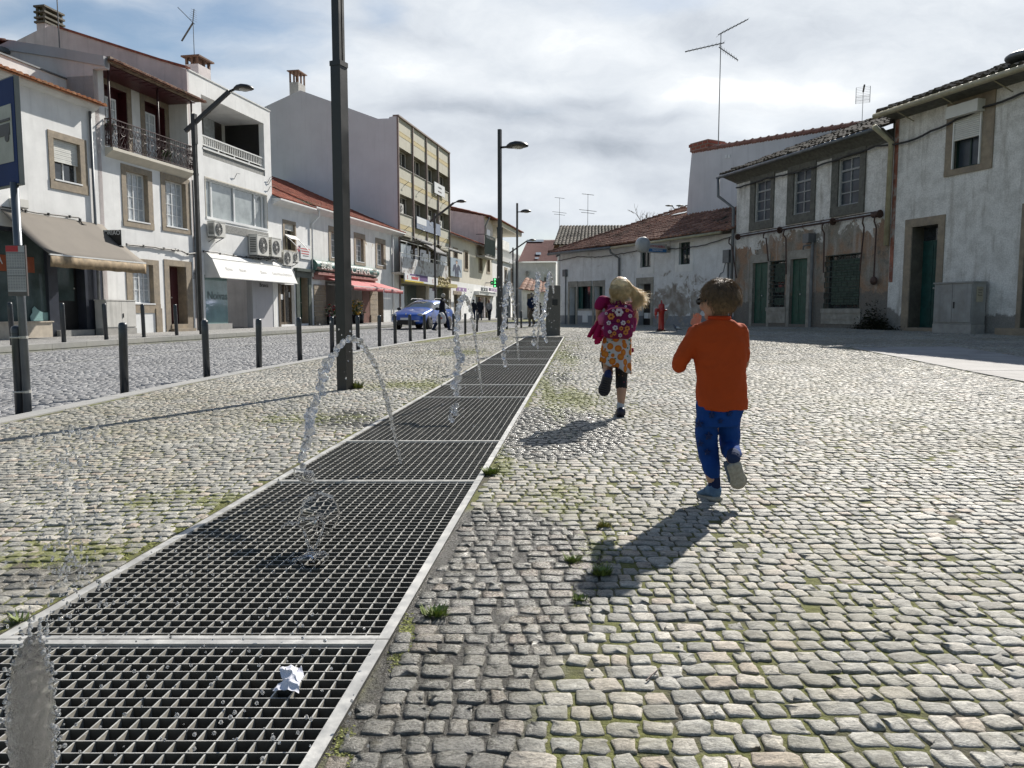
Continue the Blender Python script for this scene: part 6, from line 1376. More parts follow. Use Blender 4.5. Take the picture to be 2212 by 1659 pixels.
for (q0, q1, t0, t1) in ((886, 940, 690, 702), (958, 1064, 672, 700)):
 def onr3(X, Y):
  t = .5
  for _ in range(15):
   z_ = F3.P(8, X, Y, -.45 + (YR + .45) * t).z; t = min(1, max(0, (z_ - et) / (D_.z - et)))
  p = F3.P(8, X, Y, -.45 + (YR + .45) * t); return Vector((p.x, p.y, et + (D_.z - et) * t + .13))
 a_, b_ = onr3(q0, t1), onr3(q1, (t0 + t1) / 2 - 6); mb = MB(); mb.quad(a_, b_, b_ + Vector((0, .35, .12)), a_ + Vector((0, .35, .12))); r3.part(mb, 'skylight', M['pane_pale'])
mb = MB(); g0, g1, g2 = F3.P(8, 560, 925).x, hx0 - .4, hx1 - .3
mb.tube([(g1, -.5, et - .02), (g0, -.5, et - .06)], .07, 8); r3.part(mb, 'gutter', M['zinc'], True)
mb = MB(); mb.tube([(g0 + .05, -.5, et - .08), (g2, -.5, et + .02)], .06, 8); r3.part(mb, 'beige_gutter', M['beige_pipe'], True)
mb = MB(); px = F3.P(8, 570, 1100).x; mb.tube([(g0 - .1, -.48, et - .08), (g0 - .1, -.4, et - .28), (px, -.08, et - .55), (px, -.08, 0)], .055, 8); r3.part(mb, 'downpipe', M['zinc'], True)
mb = MB(); px = F3.P(11, 542, 900).x; zc = F3.P(11, 540, 720).z; mb.tube([(px, -.05, -.1), (px, -.05, zc)], .03, 6); mb.box(px - .14, px + .12, -.16, 0, zc, zc + .35); px = F3.P(8, 1405, 1100).x; zc = F3.P(8, 1400, 1045).z; mb.box(px - .16, px + .16, -.2, 0, zc, zc + .5); mb.tube([(px, -.05, zc), (px, -.05, -.1)], .04, 6); mb.tube([(px - .1, -.1, zc), (px - .15, -.15, zc - .35), (px - .4, -.05, zc - .4), (px - .5, -.05, zc - .6)], .02, 5); r3.part(mb, 'meter_box', M['zinc'])
wire(F3, [(hx0, -.1, et - .35)] + [(hx0 + (hx1 - hx0) * k / 7, -.12, et - .32 + .08 * math.sin(k * 2)) for k in range(1, 7)] + [(hx1, -.1, et - .1)], .02, 'slack grey cable sagging under the eaves of the long white corner house', clips=False)
def drum_sign():
 L = F3.P(8, 760, 940, -1.3); p = F3.P(8, 890, 930, -.15); zb_, zt = F3.P(8, 890, 968, -.5).z, F3.P(8, 890, 900, -.5).z; x = F3.P(8, 895, 930, -.4).x; h = zt - zb_
 root = F3.root('projecting_lightbox', x, 'white projecting lightbox with round drum end and red and blue lettering under the eaves', 'sign', z=zb_)
 y1 = F3.A(8, 768, 940, x).y; y0 = -.25
 mb = MB(); mb.box(-.11, .11, y1, y0, 0, h); mb.build('lightbox', mat('dirty_white', (.42, .42, .41), .5, var=.2, scale=3), root)
 mb = MB(); cz = F3.A(8, 742, 905, x).z - zb_; mb.lathe([(.001, -.14), (.30, -.14), (.33, -.08), (.33, .08), (.30, .14), (.001, .14)], n=28, M=Matrix.Translation((0, y1 - .18, cz)) @ Matrix.Rotation(math.pi / 2, 4, 'Y')); mb.build('round_drum', mat('drum_white', (.47, .47, .46), .5, var=.15), root, True)
 mb = MB(); mb.box(-.05, .05, y0, -.02, h * .1, h * .8); mb.build('bracket', M['concrete'], root)
 FX = Matrix.Rotation(math.pi / 2, 4, 'Z') @ Matrix.Rotation(math.pi / 2, 4, 'X'); w = abs(y0 - y1)
 text_mesh('red_lettering', 'COPYPONDIRLA', h * .36, Matrix.Translation((.115, (y0 + y1) / 2, h * .68)) @ FX, red, root, sx=.8)
 mb = MB(); mb.box(.111, .114, y1 + .05, y0 - .02, h * .08, h * .44); mb.build('blue_band', mat('sign_blue', (.05, .16, .36), .5), root); text_mesh('blue_lettering', 'TELEMÓVEIS', h * .28, Matrix.Translation((.116, (y0 + y1) / 2, h * .27)) @ FX, wb_, root)
drum_sign()
# ---- grey blank building behind
r4 = House(F3, 'grey_gable_building', F3.P(8, 1078, 700, 3.0).x, 'tall blank grey building with tiled coping and brick chimney rising behind the brown roofs', 'building', z=0)
y4 = 3.0; pts = [F3.P(k, x, y, y4) for k, x, y in ((8, 1078, 705), (8, 1100, 400), (8, 1120, 195), (8, 1250, 152), (8, 1561, 107))]; e = pts[-1]; d = pts[-1] - pts[-2]; far = e + d * 2.2
poly = [(p.x, p.z) for p in pts] + [(far.x, far.z), (far.x, et - 1), (pts[0].x + .1, et - 1)]; mb = MB(); mb.prism(poly, y4, y4 + 6); r4.part(mb, 'wall', mat('grey_render_light', (.62, .62, .635), .9, var=.08, scale=.8, bmp=.2, streak=.25))
mb = MB(); a_, b_ = Vector((pts[2].x, y4 - .05, pts[2].z)), Vector((far.x, y4 - .05, far.z)); nn = 60
for k in range(nn): p, q = a_.lerp(b_, k / nn), a_.lerp(b_, (k + 1.15) / nn); mb.tube([p + Vector((0, .1, .03)), q + Vector((0, .1, .11 if k % 3 == 0 else .06))], [.12, .10], 7)
r4.part(mb, 'tile_coping', mat('coping_tile', (.25, .12, .09), .8, var=.3, scale=6))
bk, g, b = bsdf_mat('red_brick'); tc = g.n('ShaderNodeTexCoord').outputs['Object']; br = g.n('ShaderNodeTexBrick'); g.l(g.scaled(tc, (1, 1, 1)), br.inputs['Vector']); mp = g.n('ShaderNodeMapping'); g.l(tc, mp.inputs[0]); mp.inputs['Rotation'].default_value = (math.pi / 2, 0, 0); g.l(mp.outputs[0], br.inputs['Vector'])
br.inputs['Scale'].default_value = 1.6; br.inputs['Color1'].default_value = (.26, .07, .045, 1); br.inputs['Color2'].default_value = (.34, .11, .07, 1); br.inputs['Mortar'].default_value = (.30, .24, .2, 1); br.inputs['Mortar Size'].default_value = .03; g.l(br.outputs[0], b.inputs['Base Color']); b.inputs['Roughness'].default_value = .9; M['brick'] = bk
c0, c1 = F3.P(8, 1120, 150, y4).x, F3.P(8, 1253, 150, y4).x; mb = MB(); zt = F3.P(8, 1185, 112, y4).z; mb.box(c0 - .03, c1, y4 - .08, y4 + 1.0, pts[2].z, zt); mb.box(c0 - .08, c1 + .05, y4 - .12, y4 + 1.05, zt - .18, zt - .05); r4.part(mb, 'chimney', M['brick'])
for X in (1377, 1400): r = F3.rect(8, X, X + 16, 216 - (X - 1377) * .1, 242 - (X - 1377) * .1, yl=y4); mb = MB(); mb.box(r[0], r[1], y4 - .03, y4 - .004, r[2], r[3]); v_ = r4.part(mb, 'vent', M['white_frame']); mb = MB(); mb.box(r[0] + .06, r[1] - .06, y4 - .034, y4 - .031, r[2] + .08, r[3] - .08); r4.part(mb, 'vent_opening', M['black'], parent=v_)
# ---- house R2: dilapidated house
qx0 = F2.P(9, 285, 900).x; qx1 = F2.P(9, 1480, 700).x; et2 = (F2.P(9, 320, 355).z + F2.P(9, 1480, 30).z) / 2
r2 = House(F2, 'derelict_house', qx0, 'derelict two-storey house with peeling orange and grey plaster, green doors and barred windows', 'house', z=-.1)
def q2(a, b, c, d, at=None): return F2.rect(9, a, b, c, d, at=at)
WN = [(q2(440, 560, 425, 735, 440), q2(402, 583, 398, 775, 402)), (q2(737, 870, 347, 678, 737), q2(688, 902, 318, 722, 688)), (q2(1080, 1243, 250, 607, 1080), q2(1028, 1284, 212, 662, 1028))]
zt = np.mean([o[3] for o, s in WN]); zl = np.mean([o[2] for o, s in WN])
for o, s in WN: o[3] = zt; o[2] = zl; s[3] = zt + .33; s[2] = zl - .30
gd = [q2(415, 530, 1045, 1480, 415), q2(702, 832, 1025, 1500, 702)]; gw = [q2(545, 664, 1035, 1385, 545), q2(972, 1240, 995, 1395, 972)]
for d in gd: d[2] = -.0 + .12
zt = np.mean([gd[0][3], gd[1][3], gw[0][3]])
for d in gd + gw[:1]: d[3] = zt
zb = -.6
mb = MB(); wall(mb, qx0, qx1, zb, et2, [o + [.12] for o, s in WN] + [d + [.12] for d in gd] + [w + [.2] for w in gw]); mb.quad((qx0, 0, zb), (qx0, 10, zb), (qx0, 10, et2), (qx0, 0, et2)); r2.part(mb, 'wall', peel_mat('peeling_plaster', 3.1, 2.2, 4.4, (.33, .215, .145), 2.4))
M['old_frame'] = mat('weathered_frame', (.115, .115, .10), .8, var=.3, scale=9, bmp=.3)
M['flaky_white'] = mat('flaky_white_frame', (.30, .31, .31), .6, var=.3, scale=20)
for o, s in WN: r2.window(o, .10, 'flaky_white', 'pane_blue', 2, 3, surround=s, transom=.76, proud=.05, surmat='old_frame', fw=.05, mw=.035)
for d in gd: r2.door(d, 'green_door', .10, 2, 2, surround=[d[0] - .16, d[1] + .14, zb, d[3] + .3], surmat='granite_pale', proud=.02)
M['slat_green'] = mat('green_slats', (.045, .085, .065), .6, var=.3, scale=6)
for i, w in enumerate(gw):
 a, b, c, d = w; mb = MB(); mb.box(a, b, .17, .19, c, d); sw = r2.part(mb, 'barred_window', M['pane']); mb = MB(); n = int((d - c) / .085)
 a2, b2 = (a + (b - a) * .12, b - (b - a) * .1) if i else (a + (b - a) * .2, b)
 if i:
  for k in range(n - 2): mb.box(a2, b2, .11, .13, c + .12 + k * .085, c + .195 + k * .085)
 else:
  for z0_, z1_ in ((.05, .2), (.32, .42), (.55, .95)): mb.box(a2, b2, .11, .13, c + (d - c) * z0_, c + (d - c) * z1_)
 r2.part(mb, 'slats', M['slat_green'], parent=sw)
 mb = MB(); rows = 10 if i else 12
 for k in range(rows + 1):
  z_ = c + (d - c) * k / rows; mb.bar((a, -.02, z_), (b, -.02, z_), .022)
  if k < rows:
   m = 6 if i else 4
   for j in range(m + 1): xx = a + (b - a) * (j + (.5 if k % 2 else 0)) / m; (mb.bar((min(xx, b), -.02, z_), (min(xx, b), -.02, z_ + (d - c) / rows), .016) if xx <= b + .01 else None)
 r2.part(mb, 'security_grille', M['dark_green'], parent=sw)
 mb = MB(); mb.box(a - .12, b + .12, -.05, .1, c - .14, c - .003); mb.box(a - .1, b + .1, -.03, .0 - .003, .15, c - .145); mb.box(a + .1, b - .1, -.045, -.031, .3, c - .3)
 r2.part(mb, 'stone_apron', M['granite_pale'], parent=sw)
r2eav = F2.P(9, 210, 330, -.75)
rp = ((qx0 - .55, -.45, et2 + .02), (qx1 + .05, -.45, et2 + .02), (qx1 + .05, 5, et2 + 2.1), (qx0 - .3, 5, et2 + 2.1))
roof_part(r2, rp, 'tile_dark', 'roof', tw=.21, tl=.38, h=.07, lift=.04, jit=.03)
mb = MB(); mb.quad((qx0 - .5, -.42, et2 + .0), (qx1, -.42, et2 + .0), (qx1, 0, et2 - .3), (qx0 - .1, 0, et2 - .3)); mb.box(qx0 - .02, qx1, -.02, .05, et2 - .35, et2 + .02); mb.quad((qx0 - .52, -.45, et2 + .02), (qx0 - .3, 5, et2 + 2.1), (qx0, 5, et2 + 1.5), (qx0, 0, et2 - .3)); r2.part(mb, 'eaves_boarding', M['old_frame'])
mb = MB(); mb.tube([(qx0 - .6, -.52, et2 - .04), (qx1, -.52, et2)], .055, 8); r2.part(mb, 'gutter', M['zinc'], True)
mb = MB(); p = F2.P(9, 232, 350, -.8); q = F2.P(9, 292, 475, -.1); mb.tube([(qx0 - .5, -.52, et2 - .05), (qx0 - .5, -.5, et2 - .75), (qx0 - .05, -.1, et2 - 1.25), (qx0 - .05, -.1, -.1)], .06, 8); r2.part(mb, 'downpipe', M['zinc'], True)
mb = MB(); X = F2.P(9, 1465, 600).x; mb.tube([(X + .1, -.75, et2), (X + .1, -.12, et2 - .4), (X + .06, -.1, F2.P(9, 1438, 915).z)], .075, 8); r2.part(mb, 'beige_downpipe', M['beige_pipe'], True)
def pp(x, y, off=-.14): return F2.P(9, x, y, off)
M['pipe'] = M['rust_iron']; root = F2.root('fire_pipework', pp(300, 850).x, 'rusty black iron pipes with hanging drops across the peeling facade', 'pipes', z=0); off = Vector((pp(300, 850).x, 0, 0))
zp = (pp(300, 848).z + pp(1380, 665).z) / 2
mb = MB(); A_, B_ = pp(300, 845), pp(1385, 665); A_.z = B_.z = zp
mb.tube([A_ - off, B_ - off], .032, 6); mb.tube([A_ - off + Vector((0, -.06, .07)), B_ - off + Vector((-.2, -.06, .07))], .018, 6)
for X in (302, 622, 1027, 1386): q = pp(X, 800); mb.lathe([(.001, 0), (.12, 0), (.12, .03), (.001, .03)], n=12, M=Matrix.Translation((q.x - off.x, q.y, zp)) @ Matrix.Rotation(math.pi / 2, 4, 'Y'))
q = pp(1350, 800); mb.ball((q.x - off.x, q.y, zp), .10, n=8, m=6, sc=(1.6, 1, 1)); mb.build('main_pipe', M['pipe'], root)
for (xt, yt, xb, yb, ball) in ((512, 815, 540, 1030, 0), (665, 795, 680, 1130, 0), (960, 745, 968, 1120, 0), (1272, 690, 1248, 1105, 0), (1360, 680, 1357, 1180, 1), (245, 855, 296, 1160, 0)):
 a = pp(xt, (yt + yb) / 2); b_ = pp(xb, (yt + yb) / 2); ze = pp(xb, yb).z; mb = MB(); a.z = zp; mb.tube([a - off + Vector((0, -.03, 0)), a - off + Vector((.02, -.09, -.08)), a - off + Vector((-.03, -.06, -.2)), a.lerp(Vector((b_.x, b_.y, ze)), .2) - off, Vector((b_.x, b_.y, ze)) - off], .024, 6)
 if ball: mb.ball(Vector((b_.x, b_.y, ze)) - off, .13, n=10, m=7, sc=(1, .6, 1))
 mb.build('drop_pipe', M['pipe'], root)
mb = MB(); a = pp(852, 850); px = a.x; mb.box(px - .14, px + .16, -.3, -.01, pp(850, 890).z, pp(850, 820).z); mb.tube([(px + .12, -.1, pp(850, 890).z), (px + .12, -.1, -.1)], .055, 7); mb.tube([(px + .1, -.12, pp(850, 905).z), (px - .2, -.2, pp(850, 912).z), (px - .22, -.2, pp(850, 940).z)], .03, 6)
for v in (0,): pass
o = mb.build('cable_riser', M['zinc']); o.location = F2.O; o.rotation_euler = (0, 0, F2.rz); tag(o, 'grey conduit pipe and box between the second green door and the large barred window', 'conduit')
wire(F2, [(qx0 + .1, -.1, et2 - .5), (qx0 + 2, -.12, et2 - .45), (qx0 + 4, -.12, et2 - .52), (qx1 - .6, -.12, et2 - .38), (qx1 + .6, -.12, et2 - .5), (qx1 + 3, -.1, et2 - .15), (qx1 + 6, -.1, et2 + .05)], .03, 'thick dark cable sagging under the eaves of the derelict house', clips=False)
# ---- house R1: nearest right-hand house
sx0 = qx1 + .004; sx1 = sx0 + 14; et1 = np.mean([F2.P(10, 300, 365).z, F2.P(10, 900, 160).z])
r1 = House(F2, 'weathered_house', sx0, 'weathered white two-storey house with teal door and half-lowered roller shutter, far right', 'house', z=-.1)
def q1(a, b, c, d, at=None): return F2.rect(10, a, b, c, d, at=at)
wo = q1(590, 748, 330, 640, 748); ws_ = q1(545, 815, 260, 690, 680); do = q1(340, 487, 985, 1525, 487); ds = q1(302, 525, 935, 1525, 500); d2o = q1(985, 1200, 905, 1480, 985); d2s = q1(960, 1240, 870, 1480, 970)
do[2] = .1; d2o[2] = .15
mb = MB(); wall(mb, sx0, sx1, zb, et1, [wo + [.15, 1], do + [.45, 1], d2o + [.4, 1]]); r1.part(mb, 'wall', [peel_mat('weathered_plaster', 9.7, -2.5, 2.2, (.30, .25, .19), 1.5), M['dark_granite']])
wo_ = list(wo); wn = r1.window(wo, .14, 'dark_green', 'pane_blue', 2, 1, surround=ws_, shutter=0, proud=.03)
mb = MB(); a, b, c, d = wo; zs = F2.P(10, 748, 478).z; n = 13
for k in range(n): h = (d - zs) / n; mb.box(a + .03, b - .03, -.05, -.02 + (.004 if k % 2 else 0), zs + k * h + .006, zs + (k + 1) * h - .004)
mb.box(a + .02, b - .02, -.018, -.012, zs, d); r1.part(mb, 'roller_shutter', M['roller'], parent=wn)
mb = MB(); mb.box(a - .06, b + .06, -.28, -.02, d - .08, d + .22); r1.part(mb, 'shutter_box', M['roller'], parent=wn); mb = MB(); mb.box(a, a + .035, -.07, -.02, c, d); mb.box(b - .035, b, -.07, -.02, c, d); r1.part(mb, 'shutter_rail', M['white_metal'], parent=wn)
r1.door(do, 'teal_door', .4, 2, 4, surround=[ds[0], ds[1], zb, ds[3]], transom=.42, proud=.03); r1.door(d2o, 'teal_door', .3, 2, 4, surround=[d2s[0], d2s[1] + .1, zb, d2s[3]])
mb = MB(); mb.box(do[0] - .05, do[1] + .05, -.1, .4, zb, .095); mb.box(d2o[0] - .25, d2o[1] + .3, -.5, .3, zb, .145); r1.part(mb, 'doorstep', M['granite'])
roof_part(r1, ((sx0 - .1, -.6, et1 + .02), (sx1, -.6, et1 + .02), (sx1, 5, et1 + 2.1), (sx0 - .1, 5, et1 + 2.1)), 'tile_dark', 'roof', tw=.24, tl=.42, h=.1, lift=.04, jit=.02)
mb = MB(); mb.quad((sx0, -.58, et1), (sx1, -.58, et1), (sx1, 0, et1 - .12), (sx0, 0, et1 - .12)); r1.part(mb, 'soffit', M['old_frame']); mb = MB(); mb.prismx([(-.02, et2 - .4), (-.02, et1), (-.55, et1 + .01), (5, et1 + 2.05), (5, et2 - .4)], sx0 - .06, sx0 - .005); r1.part(mb, 'gable_wall', M['old_frame']); mb = MB(); mb.tube([(sx0 - .1, -.66, et1 - .03), (sx1, -.66, et1 - .01)], .08, 8)
for k in range(7): xx = sx0 + .7 + k * 1.5; mb.bar((xx, -.62, et1 - .09), (xx, -.02, et1 - .3), .02)
r1.part(mb, 'gutter', M['beige_pipe'], True)
mb = MB(); mb.box(sx0 + .02, sx0 + .16, -.012, .0 - .003, 1.4, et1 - .1); r1.part(mb, 'rusty_strip', mat('rust_red_paint', (.26, .10, .065), .85, var=.4, scale=4, col2=(.34, .3, .27), c2scale=3))
o = antenna('tv_antenna', F3.world((F3.P(13, 355, 1355, y4 + .3).x, y4 + .3, F3.P(13, 355, 1355, y4 + .3).z - .3)), F3.P(13, 400, 180, y4 + .3).z - F3.P(13, 355, 1355, y4 + .3).z + .5, 'tall three-armed television antenna above the grey blank building', 0, 1.3)
p = F2.P(13, 1922, 1050, 2.2); antenna('tv_antenna', F2.world((p.x, 2.2, p.z - .5)), F2.P(13, 1928, 715, 2.2).z - p.z + .5, 'grid-shaped television antenna above the roof of the derelict house', 2, .55, -.5)
# ---- dark-tiled roof house behind the corner house, bare tree, far lamps and antennas
F5 = Fr(*at_depth(1208, 690, 60).xy, 1, -.04, .3); r5 = House(F5, 'dark_roofed_house', 0, 'house with a dark lichened tile roof just behind the left end of the corner house', 'house', z=0)
z1 = F5.P(11, 480, 350).z; z2 = F5.P(11, 700, 118, 4).z; X1 = F5.P(11, 1400, 200).x; xk = F5.P(11, 466, 122, 4).x; xl0 = F5.P(11, 385, 352).x
mb = MB(); mb.box(0, X1, 0, 9, -.6, z1); r5.part(mb, 'wall', M['white_plaster'])
roof_part(r5, ((xl0, -.5, z1), (X1, -.5, z1), (X1, 4, z2), (xk, 4, z2)), 'tile_dark', 'roof', tw=.26, tl=.42, h=.07); mb = MB(); mb.quad((xk, 4.02, z2), (X1, 4.02, z2), (X1, 9, z1), (xl0, 9, z1)); r5.part(mb, 'rear_roof', M['terracotta'])
for (X, Yt, lab, s) in ((103, 545, 'left of the two thin television antennas over the dark roof', .9), (320, 518, 'right of the two thin television antennas over the dark roof', 1.1)):
 p = F5.P(8, X, 762, 4); antenna('tv_antenna', F5.world((p.x, 4, p.z - .3)), F5.P(8, X, Yt, 4).z - p.z + .3, lab, 1, s, -.1)
p = FL.A(1, 555, 430, x3b - .4); antenna('tv_antenna', FL.world((x3b - .4, p.y, p.z - .2)), 4.2, 'television antenna on a tall mast beside the left chimney, cut by the top edge', 2, 1.2, .6)
pc = FL.A(2, 985, 305, x3b + 3.0); antenna('tv_antenna', FL.world((x3b + 3.0, pc.y, pc.z + .05)), 1.5, 'small slanted television antenna on the chimney of the modern house', 3, .9, -.4)
def bare_tree(u, v, Y, h, label, seed):
 rnd = random.Random(seed); p = at_depth(u, v, Y); root = empty('bare_tree', (p.x, p.y, .2), 0, label, 'tree', 'bare trees behind the roofs'); top = p.z - .2
 mb = MB(); mb.tube([(0, 0, 0), (.1, 0, top * .45), (0, .1, top * .8)], [.25, .18, .12], 8); mb.build('trunk', M['twig'], root); mb = MB()
 def br(a, d, L, r, lev):
  b = a + d * L; mb.tube([a, a.lerp(b, .5) + Vector((rnd.uniform(-.1, .1), 0, .05)) * L, b], [r, r * .8, r * .6], 5)
  if lev:
   for _ in range(3): e = (d + Vector((rnd.uniform(-.8, .8), rnd.uniform(-.8, .8), rnd.uniform(-.1, .7)))).normalized(); br(a.lerp(b, rnd.uniform(.4, 1)), e, L * rnd.uniform(.5, .8), r * .6, lev - 1)
 for k in range(6): br(Vector((0, 0, top * .75)), Vector((rnd.uniform(-.9, .9), rnd.uniform(-.5, .5), rnd.uniform(.5, 1.2))).normalized(), h * .5, .07, 3)
 mb.build('branches', M['twig'], root)
M['twig'] = mat('bare_twig', (.17, .14, .115), .9)
bare_tree(1413, 470, 75, 3.6, 'pale bare tree whose twigs show above the sagging brown roof', 3); bare_tree(1342, 492, 75, 2.0, 'small leafless brown tree tip at the right end of the dark roof', 5)
# ================================================================== street furniture
def lamp_head(mb, lens, x, z, L=.66):
 prof = [(-.5, .0, .05), (-.42, .05, .10), (-.25, .085, .20), (0, .10, .255), (.25, .08, .23), (.42, .045, .15), (.5, .0, .05)]
 n = 14; rg = []
 for (t, h, w) in prof:
  cx = x + L * (t + .5); rg.append([Vector((cx, w * math.cos(2 * math.pi * k / n), z + (h * 1.35 if math.sin(2 * math.pi * k / n) > 0 else .035 + h * .2) * math.sin(2 * math.pi * k / n))) for k in range(n)])
 mb.rings(rg)
 lens.lathe([(.001, -.075), (.13, -.068), (.19, -.035), (.20, -.02)], c=(x + L * .55, 0, z), n=16)
M['lens'] = glassy('lamp_lens', (.25, .25, .24), .15)
def plaza_lamp(p, label, h=7.0, j=3.62, rz=R(-23)):
 root = empty('street_lamp', p, rz, label, 'street lamp', 'tall street lamps')
 mb = MB(); mb.box(-.06, .06, -.065, .065, 0, j); mb.box(-.066, .066, -.071, .071, j, j + .05); mb.build('lower_pole', M['lamp_metal'], root)
 mb = MB(); mb.box(-.045, .045, -.048, -.010, j + .05, h); mb.box(-.045, .045, .010, .048, j + .05, h); mb.box(-.03, .03, -.008, .008, j + .05, h - .02); mb.build('upper_pole', M['lamp_metal'], root)
 mb = MB(); ln = MB(); mb.bar((.04, 0, h - .50), (.22, 0, h - .50), .05); lamp_head(mb, ln, .2, h - .50); hd = mb.build('lamp_head', M['lamp_metal'], root, True); ln.build('lens', M['lens'], hd, True); return root
pA = on_ground(746, 842); pB = on_ground(1080, 726); pC = at_depth(1117, 703, 45); pC.z = Hs(pC.x, pC.y)
plaza_lamp(pA, 'big dark lamp post nearest the camera, running out of the top of the photo', 6.4, 3.38); plaza_lamp(pB, 'tall dark lamp post with small head right of the green pharmacy cross', 5.82, 3.05); plaza_lamp(pC, 'thinner farther lamp post just right of the tall dark one')
def arm_lamp(p, label, rz, s=1.0):
 root = empty('street_lamp', p, rz, label, 'street lamp', 'arm lamps along the street')
 mb = MB(); mb.box(-.055, .055, -.06, .06, 0, 5.2 * s); mb.box(-.062, .062, -.068, .068, 5.2 * s, 5.27 * s); mb.build('lower_pole', M['lamp_metal'], root)
 mb = MB(); mb.box(-.05, .05, -.06, -.012, 5.27 * s, 7.1 * s); mb.box(-.05, .05, .012, .06, 5.27 * s, 7.1 * s); mb.box(-.07, .07, -.075, .075, 6.2 * s, 7.15 * s); mb.build('upper_pole', M['lamp_metal'], root)
 mb = MB(); mb.bar((-.32, 0, 6.62 * s), (1.3, 0, 7.80 * s), .10, .12); mb.build('arm', M['lamp_metal'], root)
 mb = MB(); ln = MB(); mb.bar((1.27, 0, 7.78 * s), (1.5, 0, 7.86 * s), .06); lamp_head(mb, ln, 1.45, 7.86 * s, .68); hd = mb.build('lamp_head', M['lamp_metal'], root, True); ln.build('lens', M['lens'], hd, True)
pD = at_depth(436, 718, 25.7); pD.z = Hs(pD.x, pD.y) + WALKZ; arm_lamp(pD, 'arm lamp on the pavement between the balcony house and the white dome awning', R(-11))
pE = at_depth(941, 697, 51); pE.z = Hs(pE.x, pE.y); arm_lamp(pE, 'arm lamp in front of the cream block, behind the blue car', R(-11))
pF = at_depth(1210, 690, 55); pF.z = .1; arm_lamp(pF, 'distant arm lamp seen against the dark tiled roof', R(-5), .72)
pG = at_depth(1108, 690, 72); pG.z = .1; arm_lamp(pG, 'distant arm lamp whose head shows above the maroon roof', R(0), .95)
p = at_depth(1466, 470, 80); root = empty('multi_head_lamp', (p.x, p.y, .3), 0, 'far lamp with three drooping heads behind the brown roof beside the grey building', 'street lamp')
mb = MB(); t = at_depth(1466, 452, 80).z - .3; mb.tube([(0, 0, 0), (0, 0, t)], .08, 6)
for dx in (-1.1, 0, .9): mb.tube([(0, 0, t - .6), (dx * .6, 0, t + .3), (dx, 0, t + .35)], .05, 5); mb.ball((dx + .1, 0, t + .36), .42, n=8, m=5, sc=(1, .6, .2))
mb.build('lamp', M['lamp_metal'], root)
p = at_depth(2205, 70, 20);
q = F2.P(10, 960, 40, .2); root = empty('satellite_dish', F2.world(q), F2.rz, 'dark dish on the roof edge at the far upper right', 'satellite dish'); mb = MB(); mb.ball((.1, 0, 0), .42, n=14, m=8, sc=(1, .9, .32)); mb.bar((.1, 0, -.2), (.1, .3, -.9), .05); mb.build('dish', M['zinc'], root, True)
def bollard():
 root = empty('bollard', (0, 0, 0)); mb = MB(); mb.lathe([(.046, -.05), (.046, .745), (.040, .765), (.022, .775), (.001, .777)], n=18); mb.build('post', M['bollard_paint'], root, True)
 mb = MB(); mb.lathe([(.0475, .700), (.0475, .706)], n=18); mb.build('groove_ring', M['black'], root); return root
BL = [(45, 888), (269, 846), (447, 813), (560, 795), (648, 778), (718, 766), (774, 756), (820, 749), (854, 742.8), (886.7, 737.4), (917.6, 732), (949.5, 728.3), (979.5, 724.6), (1005, 722), (1030.4, 717.4), (1095, 712), (1126, 709)]
BLL = ['bollard strapped to the bus stop pole, nearest of the road-edge row', 'second bollard of the road-edge row, sand heaped at its foot', 'third bollard of the road-edge row from the left', 'fourth bollard of the road-edge row, standing left of the narrow white house foot', 'fifth bollard of the road-edge row, before the green door', 'sixth bollard, just left of the big lamp post', 'seventh bollard, just right of the big lamp post', 'eighth bollard of the road-edge row, left of the blue car', 'ninth bollard, in front of the blue car bonnet', 'tenth bollard, in front of the blue car grille', 'eleventh bollard, in front of the blue car side', 'twelfth bollard, beside the walker with the bag', 'thirteenth bollard, seen through the second arching jet', 'fourteenth bollard, right behind the second arching jet', 'fifteenth bollard, in front of the two distant women', 'far bollard between the two thin lamp posts', 'farthest road-edge bollard, left of the standing man']
proto = bollard()
def place(i, p, lab, grp):
 o = proto if i == 0 else copy_tree(proto); o.location = p; o.rotation_euler = (R(random.uniform(-1.2, 1.2)), R(random.uniform(-1.2, 1.2)), 0); tag(o, lab, 'bollard', grp); return o
for i, (u, v) in enumerate(BL):
 p = on_ground(u, v); p.z -= .0; place(i, p, BLL[i], 'bollards along the road edge');
FB = [(28, 747), (138.5, 741), (230, 735), (311, 728.5), (382, 724.5)]
FBL = ['bollard on the far pavement before the shop window, behind the bus pole', 'bollard on the far pavement before the dark shop door', 'bollard on the far pavement before the grey utility cabinet', 'bollard on the far pavement before the white meter cupboard', 'bollard on the far pavement before the maroon door']
for i, (u, v) in enumerate(FB): p = on_ground(u, v, WALKZ); o = place(1, p, FBL[i], 'bollards on the far pavement'); o.scale = (1.2, 1.2, 1.28)
